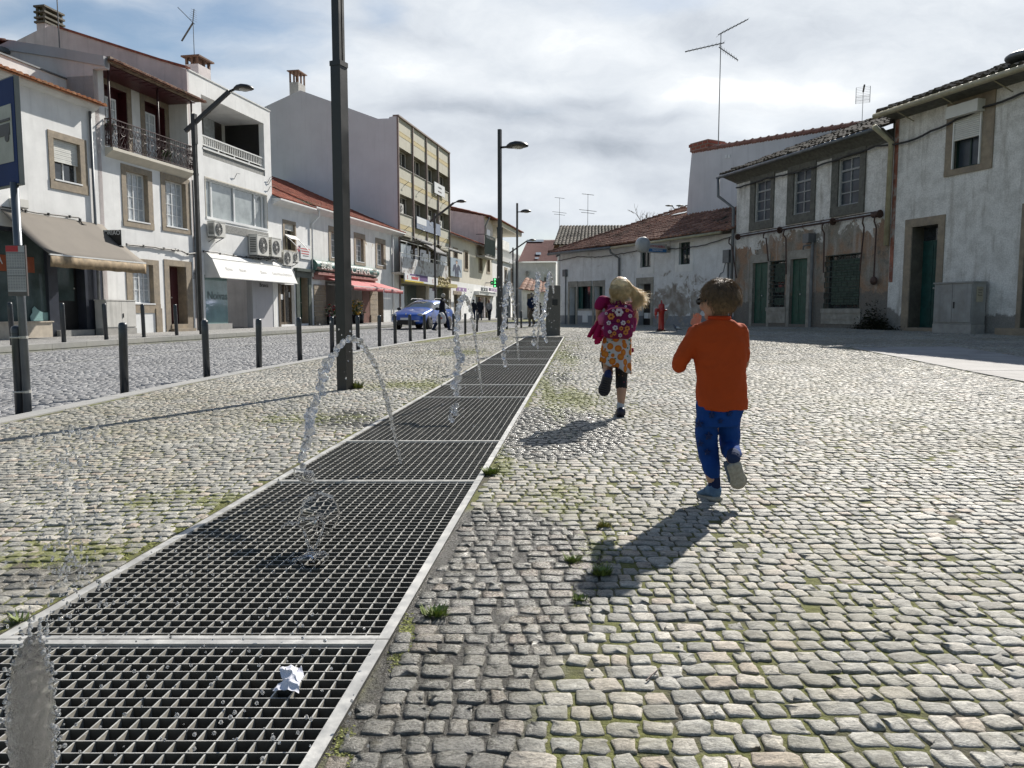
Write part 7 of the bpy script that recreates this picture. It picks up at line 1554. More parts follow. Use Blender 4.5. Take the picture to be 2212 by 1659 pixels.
def bus_stop():
 b = on_ground(60, 889); Y = b.y; root = empty('bus_stop_sign', b, 0, 'blue bus stop sign on a grey pole with a timetable board, far left', 'bus stop sign')
 topz = at_depth(33, 170, Y).z - b.z; mb = MB(); mb.tube([(0, 0, -.05), (0, 0, at_depth(45, 394, Y).z - b.z)], .034, 14); mb.build('pole', mat('pole_grey', (.12, .135, .155), .45, metal=.4, var=.2, coat=.2), root, True)
 mb = MB()
 for z in (.17, .66): mb.lathe([(.038, z), (.038, z + .022)], n=14); mb.tube([(-.09, .0, z + .01), (.0, -.045, z + .01)], .008, 5); mb.tube([(-.09, -.05, z + .01), (.0, -.04, z + .01)], .008, 5)
 mb.build('steel_strap', M['galv'], root)
 D = Vector((.825, -.565, 0)); N = Vector((-.565, -.825, 0)); c = at_depth(42, 280, Y - .03) - b
 zt = at_depth(38, 165, Y).z - b.z; zb = at_depth(48, 400, Y).z - b.z; w = .62
 def bx(mbb, s0, s1, z0, z1, n0, n1):
  v = [c + D * s + N * nn - Vector((0, 0, c.z)) + Vector((0, 0, z)) for z in (z0, z1) for (s, nn) in ((s0, n0), (s1, n0), (s1, n1), (s0, n1))]
  mbb.add(v, [(0, 3, 2, 1), (4, 5, 6, 7), (0, 1, 5, 4), (1, 2, 6, 5), (2, 3, 7, 6), (3, 0, 4, 7)])
 mb = MB(); bx(mb, -w, 0, zb, zt, -.02, .02); mb.build('sign_box', mat('sign_case', (.20, .21, .21), .6), root)
 mb = MB(); bx(mb, -w + .01, -.012, zb + .012, zt - .012, .021, .025); mb.build('blue_face', mat('sign_blue_face', (.008, .03, .13), .65, var=.1, spec=.2), root)
 mb = MB(); bx(mb, -w + .07, -.07, zb + .22 * (zt - zb), zb + .75 * (zt - zb), .026, .029); mb.build('white_panel', mat('sign_panel', (.42, .42, .39), .6), root)
 mb = MB(); h = zt - zb; bx(mb, -w + .11, -.11, zb + h * .47, zb + h * .58, .030, .033); bx(mb, -w + .11, -.10, zb + h * .60, zb + h * .625, .030, .034)
 for s in (-.17, -.42):
  cc = c + D * s + N * .031 - Vector((0, 0, c.z)) + Vector((0, 0, zb + h * .455)); rg = [[cc + (D * math.cos(t) + Vector((0, 0, math.sin(t)))) * .042 + N * dn for t in [2 * math.pi * k / 14 for k in range(14)]] for dn in (0, .003)]; mb.rings(rg)
 mb.build('bus_pictogram', M['black'], root)
 t0 = at_depth(11, 531, Y - .05) - b; t1 = at_depth(51, 528, Y - .05) - b; t2 = at_depth(60, 637, Y - .05) - b; t3 = at_depth(17, 641, Y - .05) - b
 x0, x1, z0, z1 = t0.x, t1.x + .01, (t2.z + t3.z) / 2, (t0.z + t1.z) / 2; y = t0.y; W_, Hh = x1 - x0, z1 - z0
 mb = MB(); mb.box(x0, x1, y, y + .02, z0, z1); mb.build('timetable_board', mat('board_frame', (.10, .09, .09), .4), root)
 mb = MB(); mb.box(x0 + .006, x1 - .006, y - .003, y - .001, z0 + Hh * .08, z1 - .006); mb.build('timetable_sheet', mat('sheet_white', (.36, .37, .40), .35, coat=.4), root)
 mb = MB(); mb.box(x0 + .006, x1 - W_ * .35, y - .006, y - .0035, z1 - Hh * .13, z1 - .006); mb.build('red_header', red, root)
 mb = MB()
 for k in (.15, .45, .60): mb.box(x0 + .006, x1 - .006, y - .006, y - .0035, z1 - Hh * k - .004, z1 - Hh * k + .002)
 for r in range(24):
  if r in (10, 14): continue
  zz = z1 - Hh * (.18 + r * .03)
  for q in range(7): mb.box(x0 + W_ * (.06 + .13 * q), x0 + W_ * (.06 + .13 * q) + W_ * .09, y - .0055, y - .0035, zz, zz + Hh * .008)
 mb.build('printed_rows', mat('grey_print', (.12, .12, .14), .6), root)
bus_stop()
def cabinet(F, r, depth, label, mt, louvre=False):
 a, b, c, d = r; root = F.root('utility_cabinet', a, label, 'utility cabinet', z=c); w, h = b - a, d - c; y1 = -.08; y0 = y1 - depth
 mb = MB(); mb.box(0, w, y0, y1, 0, h * .2); mb.build('plinth', M['concrete'], root)
 mb = MB(); mb.box(.01, w - .01, y0 + .01, y1 - .01, h * .2 + .004, h * .97); mb.box(-.02, w + .02, y0 - .02, y1, h * .97 + .002, h); mb.build('body', mt, root)
 mb = MB(); mb.box(.03, w / 2 - .006, y0 - .01, y0 + .009, h * .24, h * .95); dl = mb.build('door', mt, root); mb = MB(); mb.box(w / 2 + .006, w - .03, y0 - .01, y0 + .009, h * .24, h * .95); dr = mb.build('door', mt, root)
 mb = MB(); mb.box(w / 2 + .05, w / 2 + .08, y0 - .03, y0 - .011, h * .5, h * .62); mb.build('handle', M['black'], dr)
 return root, w, h, y0
M['cab'] = mat('cabinet_grey', (.34, .34, .33), .75, var=.15, scale=3, bmp=.1, streak=.4, col2=(.24, .23, .21), c2scale=2, c2soft=.25)
a = FL.P(3, 1070, 1400, -.6).x; b = FL.P(3, 1395, 1400, -.1).x; cz = baseL(a); cabinet(FL, [FL.P(3, 1075, 1400, -.3).x + .1, b - .1, cz, FL.P(3, 1165, 1188, -.5).z], .42, 'pale grey utility cabinet with stained doors between the dark shop and balcony house', mat('cab_white', (.55, .54, .51), .75, var=.12, scale=2, streak=.5))
rb = F2.rect(10, 465, 685, 1312, 1590, at=600, yl=-.55); rb[2] = -.05; root, w, h, y0 = cabinet(F2, rb, .45, 'weathered grey double utility cabinet against the white wall, right of the teal door', M['cab'])
mb = MB(); mb.box(w + .001, w + .006, y0 + .12, y0 + .34, h * .62, h * .9); mb.build('poster', mat('yellowed_paper', (.40, .36, .27), .8, var=.2), root)
for k, t in enumerate(('Teatro', 'Porta', 'Teatro')): text_mesh('poster_lettering', t, .055, Matrix.Translation((w + .008, y0 + .23, h * (.84 - .05 * k))) @ Matrix.Rotation(math.pi / 2, 4, 'Z') @ RX, M['black'], root, extrude=.0005)
def hydrant():
 p = on_ground(1428, 716); s = .90 / 1.0; root = empty('fire_hydrant', p, R(15), 'red fire hydrant with side outlets standing before the white corner house', 'fire hydrant'); mt = mat('hydrant_red', (.30, .012, .010), .4, var=.2, coat=.3, scale=8)
 mb = MB(); mb.lathe([(.10, .04), (.098, .10), (.093, .14), (.09, .55), (.105, .57), (.105, .74), (.10, .80), (.095, .86), (.05, .90), (.001, .905)], n=20); mb.build('barrel', mt, root, True)
 mb = MB(); mb.lathe([(.15, 0), (.15, .035), (.001, .04)], n=20)
 for k in range(6): t = k * math.pi / 3; mb.ball((.13 * math.cos(t), .13 * math.sin(t), .05), .03, n=6, m=4)
 mb.build('base_flange', M['rust_iron'], root)
 mb = MB(); mb.lathe([(.03, .90), (.03, .93), (.045, .94), (.02, .965), (.02, 1.0), (.001, 1.0)], n=8); mb.build('spindle', mt, root)
 for d, r_, L in (((-1, -.15, 0), .065, .17), ((-.35, -1, 0), .075, .16), ((1, .1, 0), .03, .14)):
  d = Vector(d).normalized(); c = Vector((0, 0, .68)); e = c + d * L
  mb = MB(); mb.tube([c + d * .06, e], r_ * .8, 12); mb.tube([e - d * .02, e + d * .05], r_, 12); mb.tube([e + d * .05, e + d * .075], r_ * .4, 6)
  if d.x < -.5: mb.tube([e + d * .03, e + d * .04 + Vector((0, 0, -.15))], r_ * .75, 10); mb.tube([e + d * .04 + Vector((0, 0, -.15)), e + d * .03 + Vector((0, 0, -.28))], [.03, .01], 8)
  mb.build('outlet', mt, root, True)
hydrant()
def pigeon():
 p = on_ground(1462, 717.5); root = empty('pigeon', p, R(200), 'grey and white pigeon standing on the cobbles right of the hydrant', 'pigeon')
 mb = MB(); mb.tube([(-.16, 0, .07), (-.10, 0, .10), (-.02, 0, .13), (.06, 0, .145), (.095, 0, .18), (.105, 0, .215), (.125, 0, .228), (.15, 0, .222)], [(.012, .008), (.035, .022), (.055, .05), (.052, .055), (.03, .03), (.024, .024), (.026, .025), (.004, .004)], 12)
 for s in (-1, 1): mb.tube([(.0, .022 * s, .10), (.005, .022 * s, .0)], .006, 6); mb.tube([(-.01, .022 * s, .004), (.03, .03 * s, .003)], .004, 5)
 o = mb.build('body', mat('pigeon_grey', (.12, .13, .16), .7, var=.3, scale=20), root, True); remesh(o, .006, 3)
 mb = MB()
 for s in (-1, 1): mb.tube([(.05, .05 * s, .15), (-.04, .056 * s, .135), (-.13, .03 * s, .09)], [(.012, .03), (.012, .035), (.005, .008)], 8)
 mb.build('wing', mat('wing_white', (.6, .6, .6), .7, var=.1), root, True)
pigeon()
def monument():
 a = on_ground(1178, 725.5); Y = a.y + .12; x0 = at_depth(1180, 725, Y).x; x1 = at_depth(1210, 725, Y).x; zt = at_depth(1190, 616, Y).z; z0 = Hs(a.x, Y)
 root = empty('granite_slab', (x0, Y, z0), 0, 'upright dark granite slab with a small square recess at the end of the gratings', 'stone slab'); w, h = x1 - x0, zt - z0
 m = mat('speckled_granite', (.115, .108, .095), .7, var=.25, scale=40, bmp=.2, bscale=90); mb = MB()
 vs = [(0, 0, -.1), (w, 0, -.1), (w + .03, .5, -.1), (-.0, .5, -.1), (0, 0, h), (w, 0, h), (w + .03, .5, h), (0, .5, h)]; mb.add(vs, [(0, 3, 2, 1), (4, 5, 6, 7), (0, 1, 5, 4), (1, 2, 6, 5), (2, 3, 7, 6), (3, 0, 4, 7)]); o = mb.build('slab', m, root); bv = o.modifiers.new('b', 'BEVEL'); bv.width = .02; bv.segments = 2
 mb = MB(); mb.box(w * .42, w * .80, -.012, .0 - .003, h * .60, h * .72); mb.build('recess_plate', M['black'], root)
monument()
def paper():
 c = on_ground(628, 1482); root = empty('crumpled_paper', (c.x, c.y, c.z + .008), 0, 'crumpled scrap of white paper lying on the nearest grating', 'paper'); rnd = random.Random(5)
 P = lambda u, v, h: (on_ground(u, v) - c) * 1.0 + Vector((0, 0, h))
 pts = [P(589, 1503, .004), P(612, 1488, .012), P(605, 1477, .030), P(630, 1466, .028), P(644, 1462, .012), P(652, 1470, .030), P(657, 1478, .012), P(648, 1496, .018), P(646, 1507, .004), P(622, 1505, .01), P(632, 1486, .036), P(624, 1494, .020), P(640, 1480, .022)]
 fs = [(0, 1, 11), (0, 11, 9), (1, 2, 10), (1, 10, 11), (2, 3, 10), (3, 4, 12), (3, 12, 10), (4, 5, 12), (5, 6, 12), (6, 7, 12), (7, 8, 9), (7, 9, 10), (7, 10, 12), (9, 11, 10)]
 mb = MB(); mb.add(pts, fs); o = mb.build('sheet', mat('paper_white', (.66, .66, .72), .8, var=.06), root); sb = o.modifiers.new('d', 'SUBSURF'); sb.subdivision_type = 'SIMPLE'; sb.levels = sb.render_levels = 4; t = bpy.data.textures.new('creases', 'VORONOI'); t.noise_scale = .02; d = o.modifiers.new('c', 'DISPLACE'); d.texture = t; d.strength = .012; d.texture_coords = 'LOCAL'; o.modifiers.new('s', 'SOLIDIFY').thickness = .0006
paper()
def tuft(u, v, n, L, label, cols=(.17, .22, .045), group='weeds in the paving', flat=.6):
 c = on_ground(u, v); root = empty('weed', c, 0, label, 'weed', group); mb = MB(); rnd = random.Random(int(u * 7 + v))
 for _ in range(n):
  a = rnd.uniform(0, 6.28); r0 = rnd.uniform(0, L * .7); b = Vector((math.cos(a) * r0, math.sin(a) * r0 * .6, .002)); d = Vector((math.cos(a + rnd.uniform(-1, 1)) * flat, math.sin(a + rnd.uniform(-1, 1)) * flat, rnd.uniform(.4, 1))) * L * rnd.uniform(.4, 1); s = Vector((-d.y, d.x, 0)).normalized() * L * rnd.uniform(.06, .12)
  mb.poly([b - s * .5, b + d * .5 - s, b + d, b + d * .5 + s, b + s * .5])
 mb.build('leaves', mat('weed_leaf', cols, .6, var=.4, scale=40), root)
tuft(940, 1332, 90, .045, 'leafy weed beside the grating, below the wet dark patch'); tuft(1236, 1215, 110, .035, 'round green tuft left of the boy shadow tip'); tuft(1300, 1243, 160, .04, 'dark green tuft inside the boy shadow')
tuft(1305, 1140, 120, .035, 'yellowish tuft where the boy shadow begins', (.22, .21, .05)); tuft(1060, 1025, 200, .05, 'grass clump at the corner of the third grating'); tuft(42, 1345, 50, .04, 'small grassy weed beside the left edge of the grating'); tuft(768, 840, 120, .10, 'low grass at the foot of the big lamp post', (.18, .20, .05)); tuft(1252, 1300, 60, .03, 'small tuft below the boy shadow, left side')
def moss():
 mb = MB(); rnd = random.Random(9)
 areas = [(1240, 862, 70, 16, 900), (1180, 842, 22, 70, 700), (1215, 780, 22, 50, 500), (1230, 745, 25, 12, 200), (1085, 1000, 20, 60, 500), (1240, 1080, 60, 45, 500), (1180, 1040, 60, 30, 250), (1290, 1180, 45, 60, 350), (1260, 1290, 25, 40, 120), (900, 830, 90, 14, 600), (690, 905, 120, 18, 500), (420, 1080, 150, 45, 450), (330, 1180, 110, 40, 350), (120, 1200, 120, 70, 500), (1080, 732, 40, 5, 250), (1000, 760, 60, 8, 300), (860, 1430, 12, 30, 80), (740, 1610, 14, 40, 120), (880, 1360, 8, 30, 90)]
 for (u, v, su, sv, n) in areas:
  for _ in range(n):
   uu, vv = rnd.gauss(u, su * .6), rnd.gauss(v, sv * .6)
   if vv < 715: continue
   p = on_ground(uu, vv)
   w = gx(p.y) - p.x
   if -.006 < w < GW + .006: continue
   sc = .006 + .0016 * p.y; sc = min(sc, .03)
   for k in range(3):
    a = rnd.uniform(0, 6.28); d = Vector((math.cos(a) * .7, math.sin(a) * .7, rnd.uniform(.15, .5))) * sc * rnd.uniform(.6, 1.4); s = Vector((-d.y, d.x, 0)).normalized() * sc * .35; q = p + Vector((rnd.gauss(0, sc), rnd.gauss(0, sc), -.001))
    mb.poly([q - s, q + d * .6 - s, q + d, q + d * .6 + s])
 o = mb.build('moss', mat('moss_green', (.20, .215, .05), .85, var=.5, scale=6), fix=False); tag(o, kind='stuff')
moss()
tuft(FL.P(0, 0, 0).x if False else 1900, 712, 10, .05, 'tiny weed at the wall foot near the derelict house') if False else None
def wall_bush():
 a = F2.P(9, 1350, 1530, -.15); root = F2.root('wall_bush', a.x, 'dark scrubby weeds growing up the stained wall foot left of the teal door', 'bush', z=0.0); mb = MB(); rnd = random.Random(4)
 for _ in range(1500):
  x = rnd.gauss(0, .38); z = abs(rnd.gauss(0, .35)) * max(.2, 1 - abs(x)); y = -.05 - rnd.random() * .25; d = Vector((rnd.uniform(-1, 1), rnd.uniform(-1, .2), rnd.uniform(-.3, 1))) * .07; s = Vector((-d.y, d.x, .02)) * .5; p = Vector((x, y, z - .05)); mb.poly([p, p + d * .5 + s, p + d, p + d * .5 - s])
 mb.build('leaves', mat('dark_leaf', (.022, .028, .012), .8, var=.4, scale=10), root)
wall_bush()
c = on_ground(1411, 1465); mb = MB(); mb.tube([(-.022, -.03, .004), (-.006, -.008, .007), (.008, .012, .006), (.02, .034, .004)], [.0022, .0018, .0015, .0008], 6); mb.tube([(.0, .0, .007), (.010, -.006, .006)], .001, 5); o = mb.build('twig', M['rust_iron']); o.location = c + Vector((0, 0, .005)); tag(o, 'small brown twig lying on the nearby cobbles', 'twig')
# ------------------------------------------------------------------ blue car
def car():
 pz = at_depth(877, 712, 36.9); p = Vector((pz.x, pz.y, Hs(pz.x, pz.y) + ROADZ)); D = Vector((.27, .963, 0)); rz = math.atan2(D.y, D.x)
 root = empty('parked_car', p, rz, 'blue estate car facing the camera with roof rails, left of the walker', 'car')
 blue = mat('car_blue', (.015, .085, .42), .3, metal=.3, var=.06, coat=1.0); gl = glassy('car_glass', (.03, .04, .045), .04)
 S = [(0, .62, .30, .62, .60, .66), (.10, .80, .24, .70, .70, .74), (.45, .88, .20, .80, .72, .86), (1.0, .90, .18, .90, .70, .96), (1.25, .90, .18, .93, .68, 1.02), (2.05, .90, .18, .96, .58, 1.42), (2.9, .90, .18, .98, .60, 1.47), (3.75, .89, .18, 1.0, .58, 1.43), (4.25, .86, .22, .98, .50, 1.22), (4.45, .80, .28, .90, .60, .98), (4.52, .70, .34, .70, .60, .76)]
 rings = []
 for (x, w, zb, zs, rw, zt) in S:
  half = [(w * .9, zb), (w, zb + (zs - zb) * .35), (w * 1.0, zb + (zs - zb) * .7), (w * .97, zs), (rw + (w - rw) * .25 * (1 if zt - zs > .3 else 1), zs + (zt - zs) * .75), (rw * .8, zt), (rw * .35, zt + .015)]
  rings.append([Vector((x, -y, z)) for y, z in half] + [Vector((x, y, z)) for y, z in reversed(half)])
 mb = MB(); n = 14; vs = [q for r in rings for q in r]; fs = []; mi = []
 for i in range(len(S) - 1):
  for k in range(n):
   fs.append((i * n + k, i * n + (k + 1) % n, (i + 1) * n + (k + 1) % n, (i + 1) * n + k))
   side = k in (3, 9); roofp = k in (4, 5, 6, 7, 8); g_ = (side and 4 <= i <= 7) or ((roofp) and i in (4, 7) and k in (4, 5, 6, 7, 8) and i == 4) or (roofp and i == 8)
   mi.append(1 if g_ else 0)
 mb.v = [tuple(q) for q in vs]; mb.f = fs + [tuple(reversed(range(n))), tuple((len(S) - 1) * n + k for k in range(n))]; mb.m = mi + [0, 0]
 o = mb.build('body', [blue, gl], root, True); bev = o.modifiers.new('sub', 'SUBSURF'); bev.levels = 1; bev.render_levels = 2
 for s in (-1, 1):
  mb = MB(); mb.tube([(2.1, .62 * s, 1.47), (2.3, .64 * s, 1.52), (3.6, .62 * s, 1.52), (3.8, .6 * s, 1.46)], .014, 6); mb.build('roof_rail', M['galv'], root)
  mb = MB(); mb.ball((1.55, 1.02 * s, 1.0), .13, n=10, m=6, sc=(.6, 1, .6)); mb.build('door_mirror', M['black'], root, True)
  mb = MB(); mb.ball((.22, .66 * s, .70), .2, n=12, m=8, sc=(.9, .9, .42)); mb.build('headlight', glassy('headlight_glass', (.35, .36, .36), .1), root, True)
  mb = MB(); mb.box(-.03, .12, .55 * s - .12, .55 * s + .12, .40, .44); mb.build('running_light', M['white_frame'], root)
  for x in (.85, 3.55):
   MX = Matrix.Translation((x, .80 * s, .32)) @ Matrix.Rotation(math.pi / 2, 4, 'X')
   mb = MB(); mb.lathe([(.20, -.12), (.30, -.12), (.325, -.08), (.325, .08), (.30, .12), (.20, .12)], n=24, M=MX); w = mb.build('wheel', mat('tyre', (.015, .015, .015), .8), root, True)
   mb = MB(); mb.lathe([(.001, -.10), (.05, -.11), (.06, -.10)], n=10, M=MX); mb.lathe([(.19, -.12), (.205, -.125), (.205, .12)], n=24, M=MX)
   for k in range(5): t = 2 * math.pi * k / 5; mb.bar(MX @ Vector((.03 * math.cos(t), .03 * math.sin(t), -s * -.0 + (.11 * s if True else 0))), MX @ Vector((.2 * math.cos(t), .2 * math.sin(t), .11 * s)), .05, .03)
   mb.build('rim', M['white_metal'], w)
   mb = MB(); mb.lathe([(.001, 0), (.37, 0), (.37, .03), (.001, .03)], n=20, M=Matrix.Translation((x, (.885 if s > 0 else -.855) , .33)) @ Matrix.Rotation(math.pi / 2, 4, 'X')); mb.build('wheel_arch', M['black'], root)
  mb = MB()
  for x in (2.35, 3.3): mb.box(x, x + .16, .905 * s - .012, .905 * s + .012, .80, .83)
  mb.build('door_handle', M['white_metal'], root)
 mb = MB(); mb.box(-.02, .1, -.48, .48, .24, .46); mb.build('grille', M['black'], root)
 mb = MB(); mb.box(-.035, -.021, -.27, .27, .47, .57); pl_ = mb.build('number_plate', M['white_frame'], root); mb = MB(); mb.box(-.037, -.0355, -.26, -.22, .48, .56) ; mb.build('plate_blue_band', mat('plate_blue', (.02, .06, .35), .5), pl_)
 mb = MB(); mb.prismx([(0, .71), (.045, .77), (0, .83), (-.045, .77), (0, .71), (0, .735), (-.026, .77), (0, .805), (.026, .77), (0, .735)], -.015, .012) if False else mb.add([(-.0, 0, .69), (-.0, .045, .75), (.05, 0, .81), (-.0, -.045, .75), (-.03, 0, .75)], [(0, 1, 4), (1, 2, 4), (2, 3, 4), (3, 0, 4)]); mb.build('badge', M['galv'], root)
car()
# ================================================================== people
M['skin'] = mat('skin', (.40, .235, .165), .6, var=.08, scale=20); M['skin'].node_tree.nodes['Principled BSDF'].inputs['Subsurface Weight'].default_value = .04
M['skin'].node_tree.nodes['Principled BSDF'].inputs['Subsurface Radius'].default_value = (.02, .008, .004)
V = Vector
def chain(mb, pts, rad, n=12, sub=4):
 """smooth limb through joints: Catmull-Rom points and radii"""
 P = [V(p) for p in pts]; Rr = [r if hasattr(r, '__len__') else (r, r) for r in rad]; out = []; ro = []
 for i in range(len(P) - 1):
  p0, p1, p2, p3 = P[max(i - 1, 0)], P[i], P[i + 1], P[min(i + 2, len(P) - 1)]
  for k in range(sub):
   t = k / sub; out.append(.5 * ((2 * p1) + (-p0 + p2) * t + (2 * p0 - 5 * p1 + 4 * p2 - p3) * t * t + (-p0 + 3 * p1 - 3 * p2 + p3) * t ** 3)); ro.append(tuple(a * (1 - t) + b * t for a, b in zip(Rr[i], Rr[i + 1])))
 out.append(P[-1]); ro.append(Rr[-1]); mb.tube(out, ro, n)
 for p, r in ((P[0], Rr[0]), (P[-1], Rr[-1])): mb.ball(p, min(r) * .98, n=10, m=6)
def hand(mb, w, d, side, s=1.0, curl=.6, up=V((0, 0, 1))):
 """palm and five fingers from wrist w along d; side = direction of the thumb"""
 d = V(d).normalized(); side = V(side); side = (side - d * side.dot(d)).normalized(); nrm = d.cross(side); L = .062 * s
 pc = w + d * L * .55; mb.tube([w - d * .01 * s, w + d * L * .3, w + d * L], [(.016 * s, .016 * s), (.024 * s, .012 * s), (.028 * s, .011 * s)], 10)
 for a in (-.8, 0, .8): mb.ball(pc + side * .018 * s * a, .012 * s, n=8, m=6)
 for k, (o, l) in enumerate(((.022, .042), (.0075, .048), (-.0075, .045), (-.021, .035))):
  b = w + d * L * .95 + side * o * s; e1 = (d * math.cos(curl * .5) + nrm * math.sin(curl * .5)); e2 = (d * math.cos(curl * 1.3) + nrm * math.sin(curl * 1.3)); m_ = b + (e1 + side * o * 6) * l * .55 * s
  mb.tube([b - d * .01 * s, b, m_, m_ + e2 * l * .5 * s], [.0072 * s, .0075 * s, .0066 * s, .0052 * s], 8)
 b = w + d * L * .25 + side * .02 * s; mb.tube([b - side * .008 * s, b + (side * .7 + d * .7).normalized() * .025 * s, b + (side * .35 + d).normalized() * .05 * s], [.010 * s, .0085 * s, .006 * s], 8)
def head(mb, c, f, rx, ry, rz):
 """skull, face, nose, lips, chin, ears; f = facing direction (unit, horizontal)"""
 f = V(f).normalized(); sd = V((f.y, -f.x, 0))
 Mh = Matrix(((sd.x, f.x, 0), (sd.y, f.y, 0), (0, 0, 1))).to_4x4()
 def at(x, y, z): return c + Mh @ V((x, y, z))
 mb.ball(c + V((0, 0, rz * .12)), 1, n=20, m=14, sc=(rx, ry, rz * .88), M=Mh)
 mb.ball(at(0, ry * .25, -rz * .45), 1, n=16, m=10, sc=(rx * .74, ry * .68, rz * .52), M=Mh)
 mb.ball(at(0, ry * .72, -rz * .78), rx * .28, n=10, m=8)
 mb.tube([at(0, ry * .9, rz * .05), at(0, ry * 1.12, -rz * .25), at(0, ry * .95, -rz * .32)], [rx * .10, rx * .17, rx * .08], 8)
 mb.tube([at(-rx * .26, ry * .86, -rz * .53), at(0, ry * .97, -rz * .52), at(rx * .26, ry * .86, -rz * .53)], [rx * .05, rx * .10, rx * .05], 8)
 for s in (-1, 1):
  mb.ball(at(s * rx * .98, -ry * .02, -rz * .12), 1, n=10, m=8, sc=(rx * .16, ry * .26, rz * .26), M=Mh); mb.ball(at(s * rx * .5, ry * .74, -rz * .3), rx * .27, n=8, m=6)
 return at
def eyes(at, rx, ry, rz, parent, off):
 mb = MB()
 for s in (-1, 1): mb.ball(at(s * rx * .38, ry * .86, -rz * .08) - off, rx * .12, n=10, m=8)
 mb.build('eyes', mat('eye', (.5, .5, .5), .2), parent, True); mb = MB()
 for s in (-1, 1): mb.ball(at(s * rx * .38, ry * .95, -rz * .08) - off, rx * .06, n=8, m=6)
 mb.build('pupils', M['black'], parent, True)
def fabric(name, col, bs=30, bmp=.4, **kw): return mat(name, col, .85, bmp=bmp, bscale=bs, bdist=.006, spec=.2, **kw)
def fold(o, strength, size):
 t = bpy.data.textures.new('folds', 'CLOUDS'); t.noise_scale = size; t.noise_depth = 2
 d = o.modifiers.new('folds', 'DISPLACE'); d.texture = t; d.strength = strength; d.mid_level = .5; d.texture_coords = 'LOCAL'
def strands(n, gen, rad, name, mt, parent, seg=5, seed=1):
 rnd = random.Random(seed); mb = MB()
 for i in range(n):
  pts = gen(rnd); m = len(pts); mb.tube(pts, [rad * (1 - .75 * k / (m - 1)) for k in range(m)], 3, caps=False)
 return mb.build(name, mt, parent, True, fix=False)
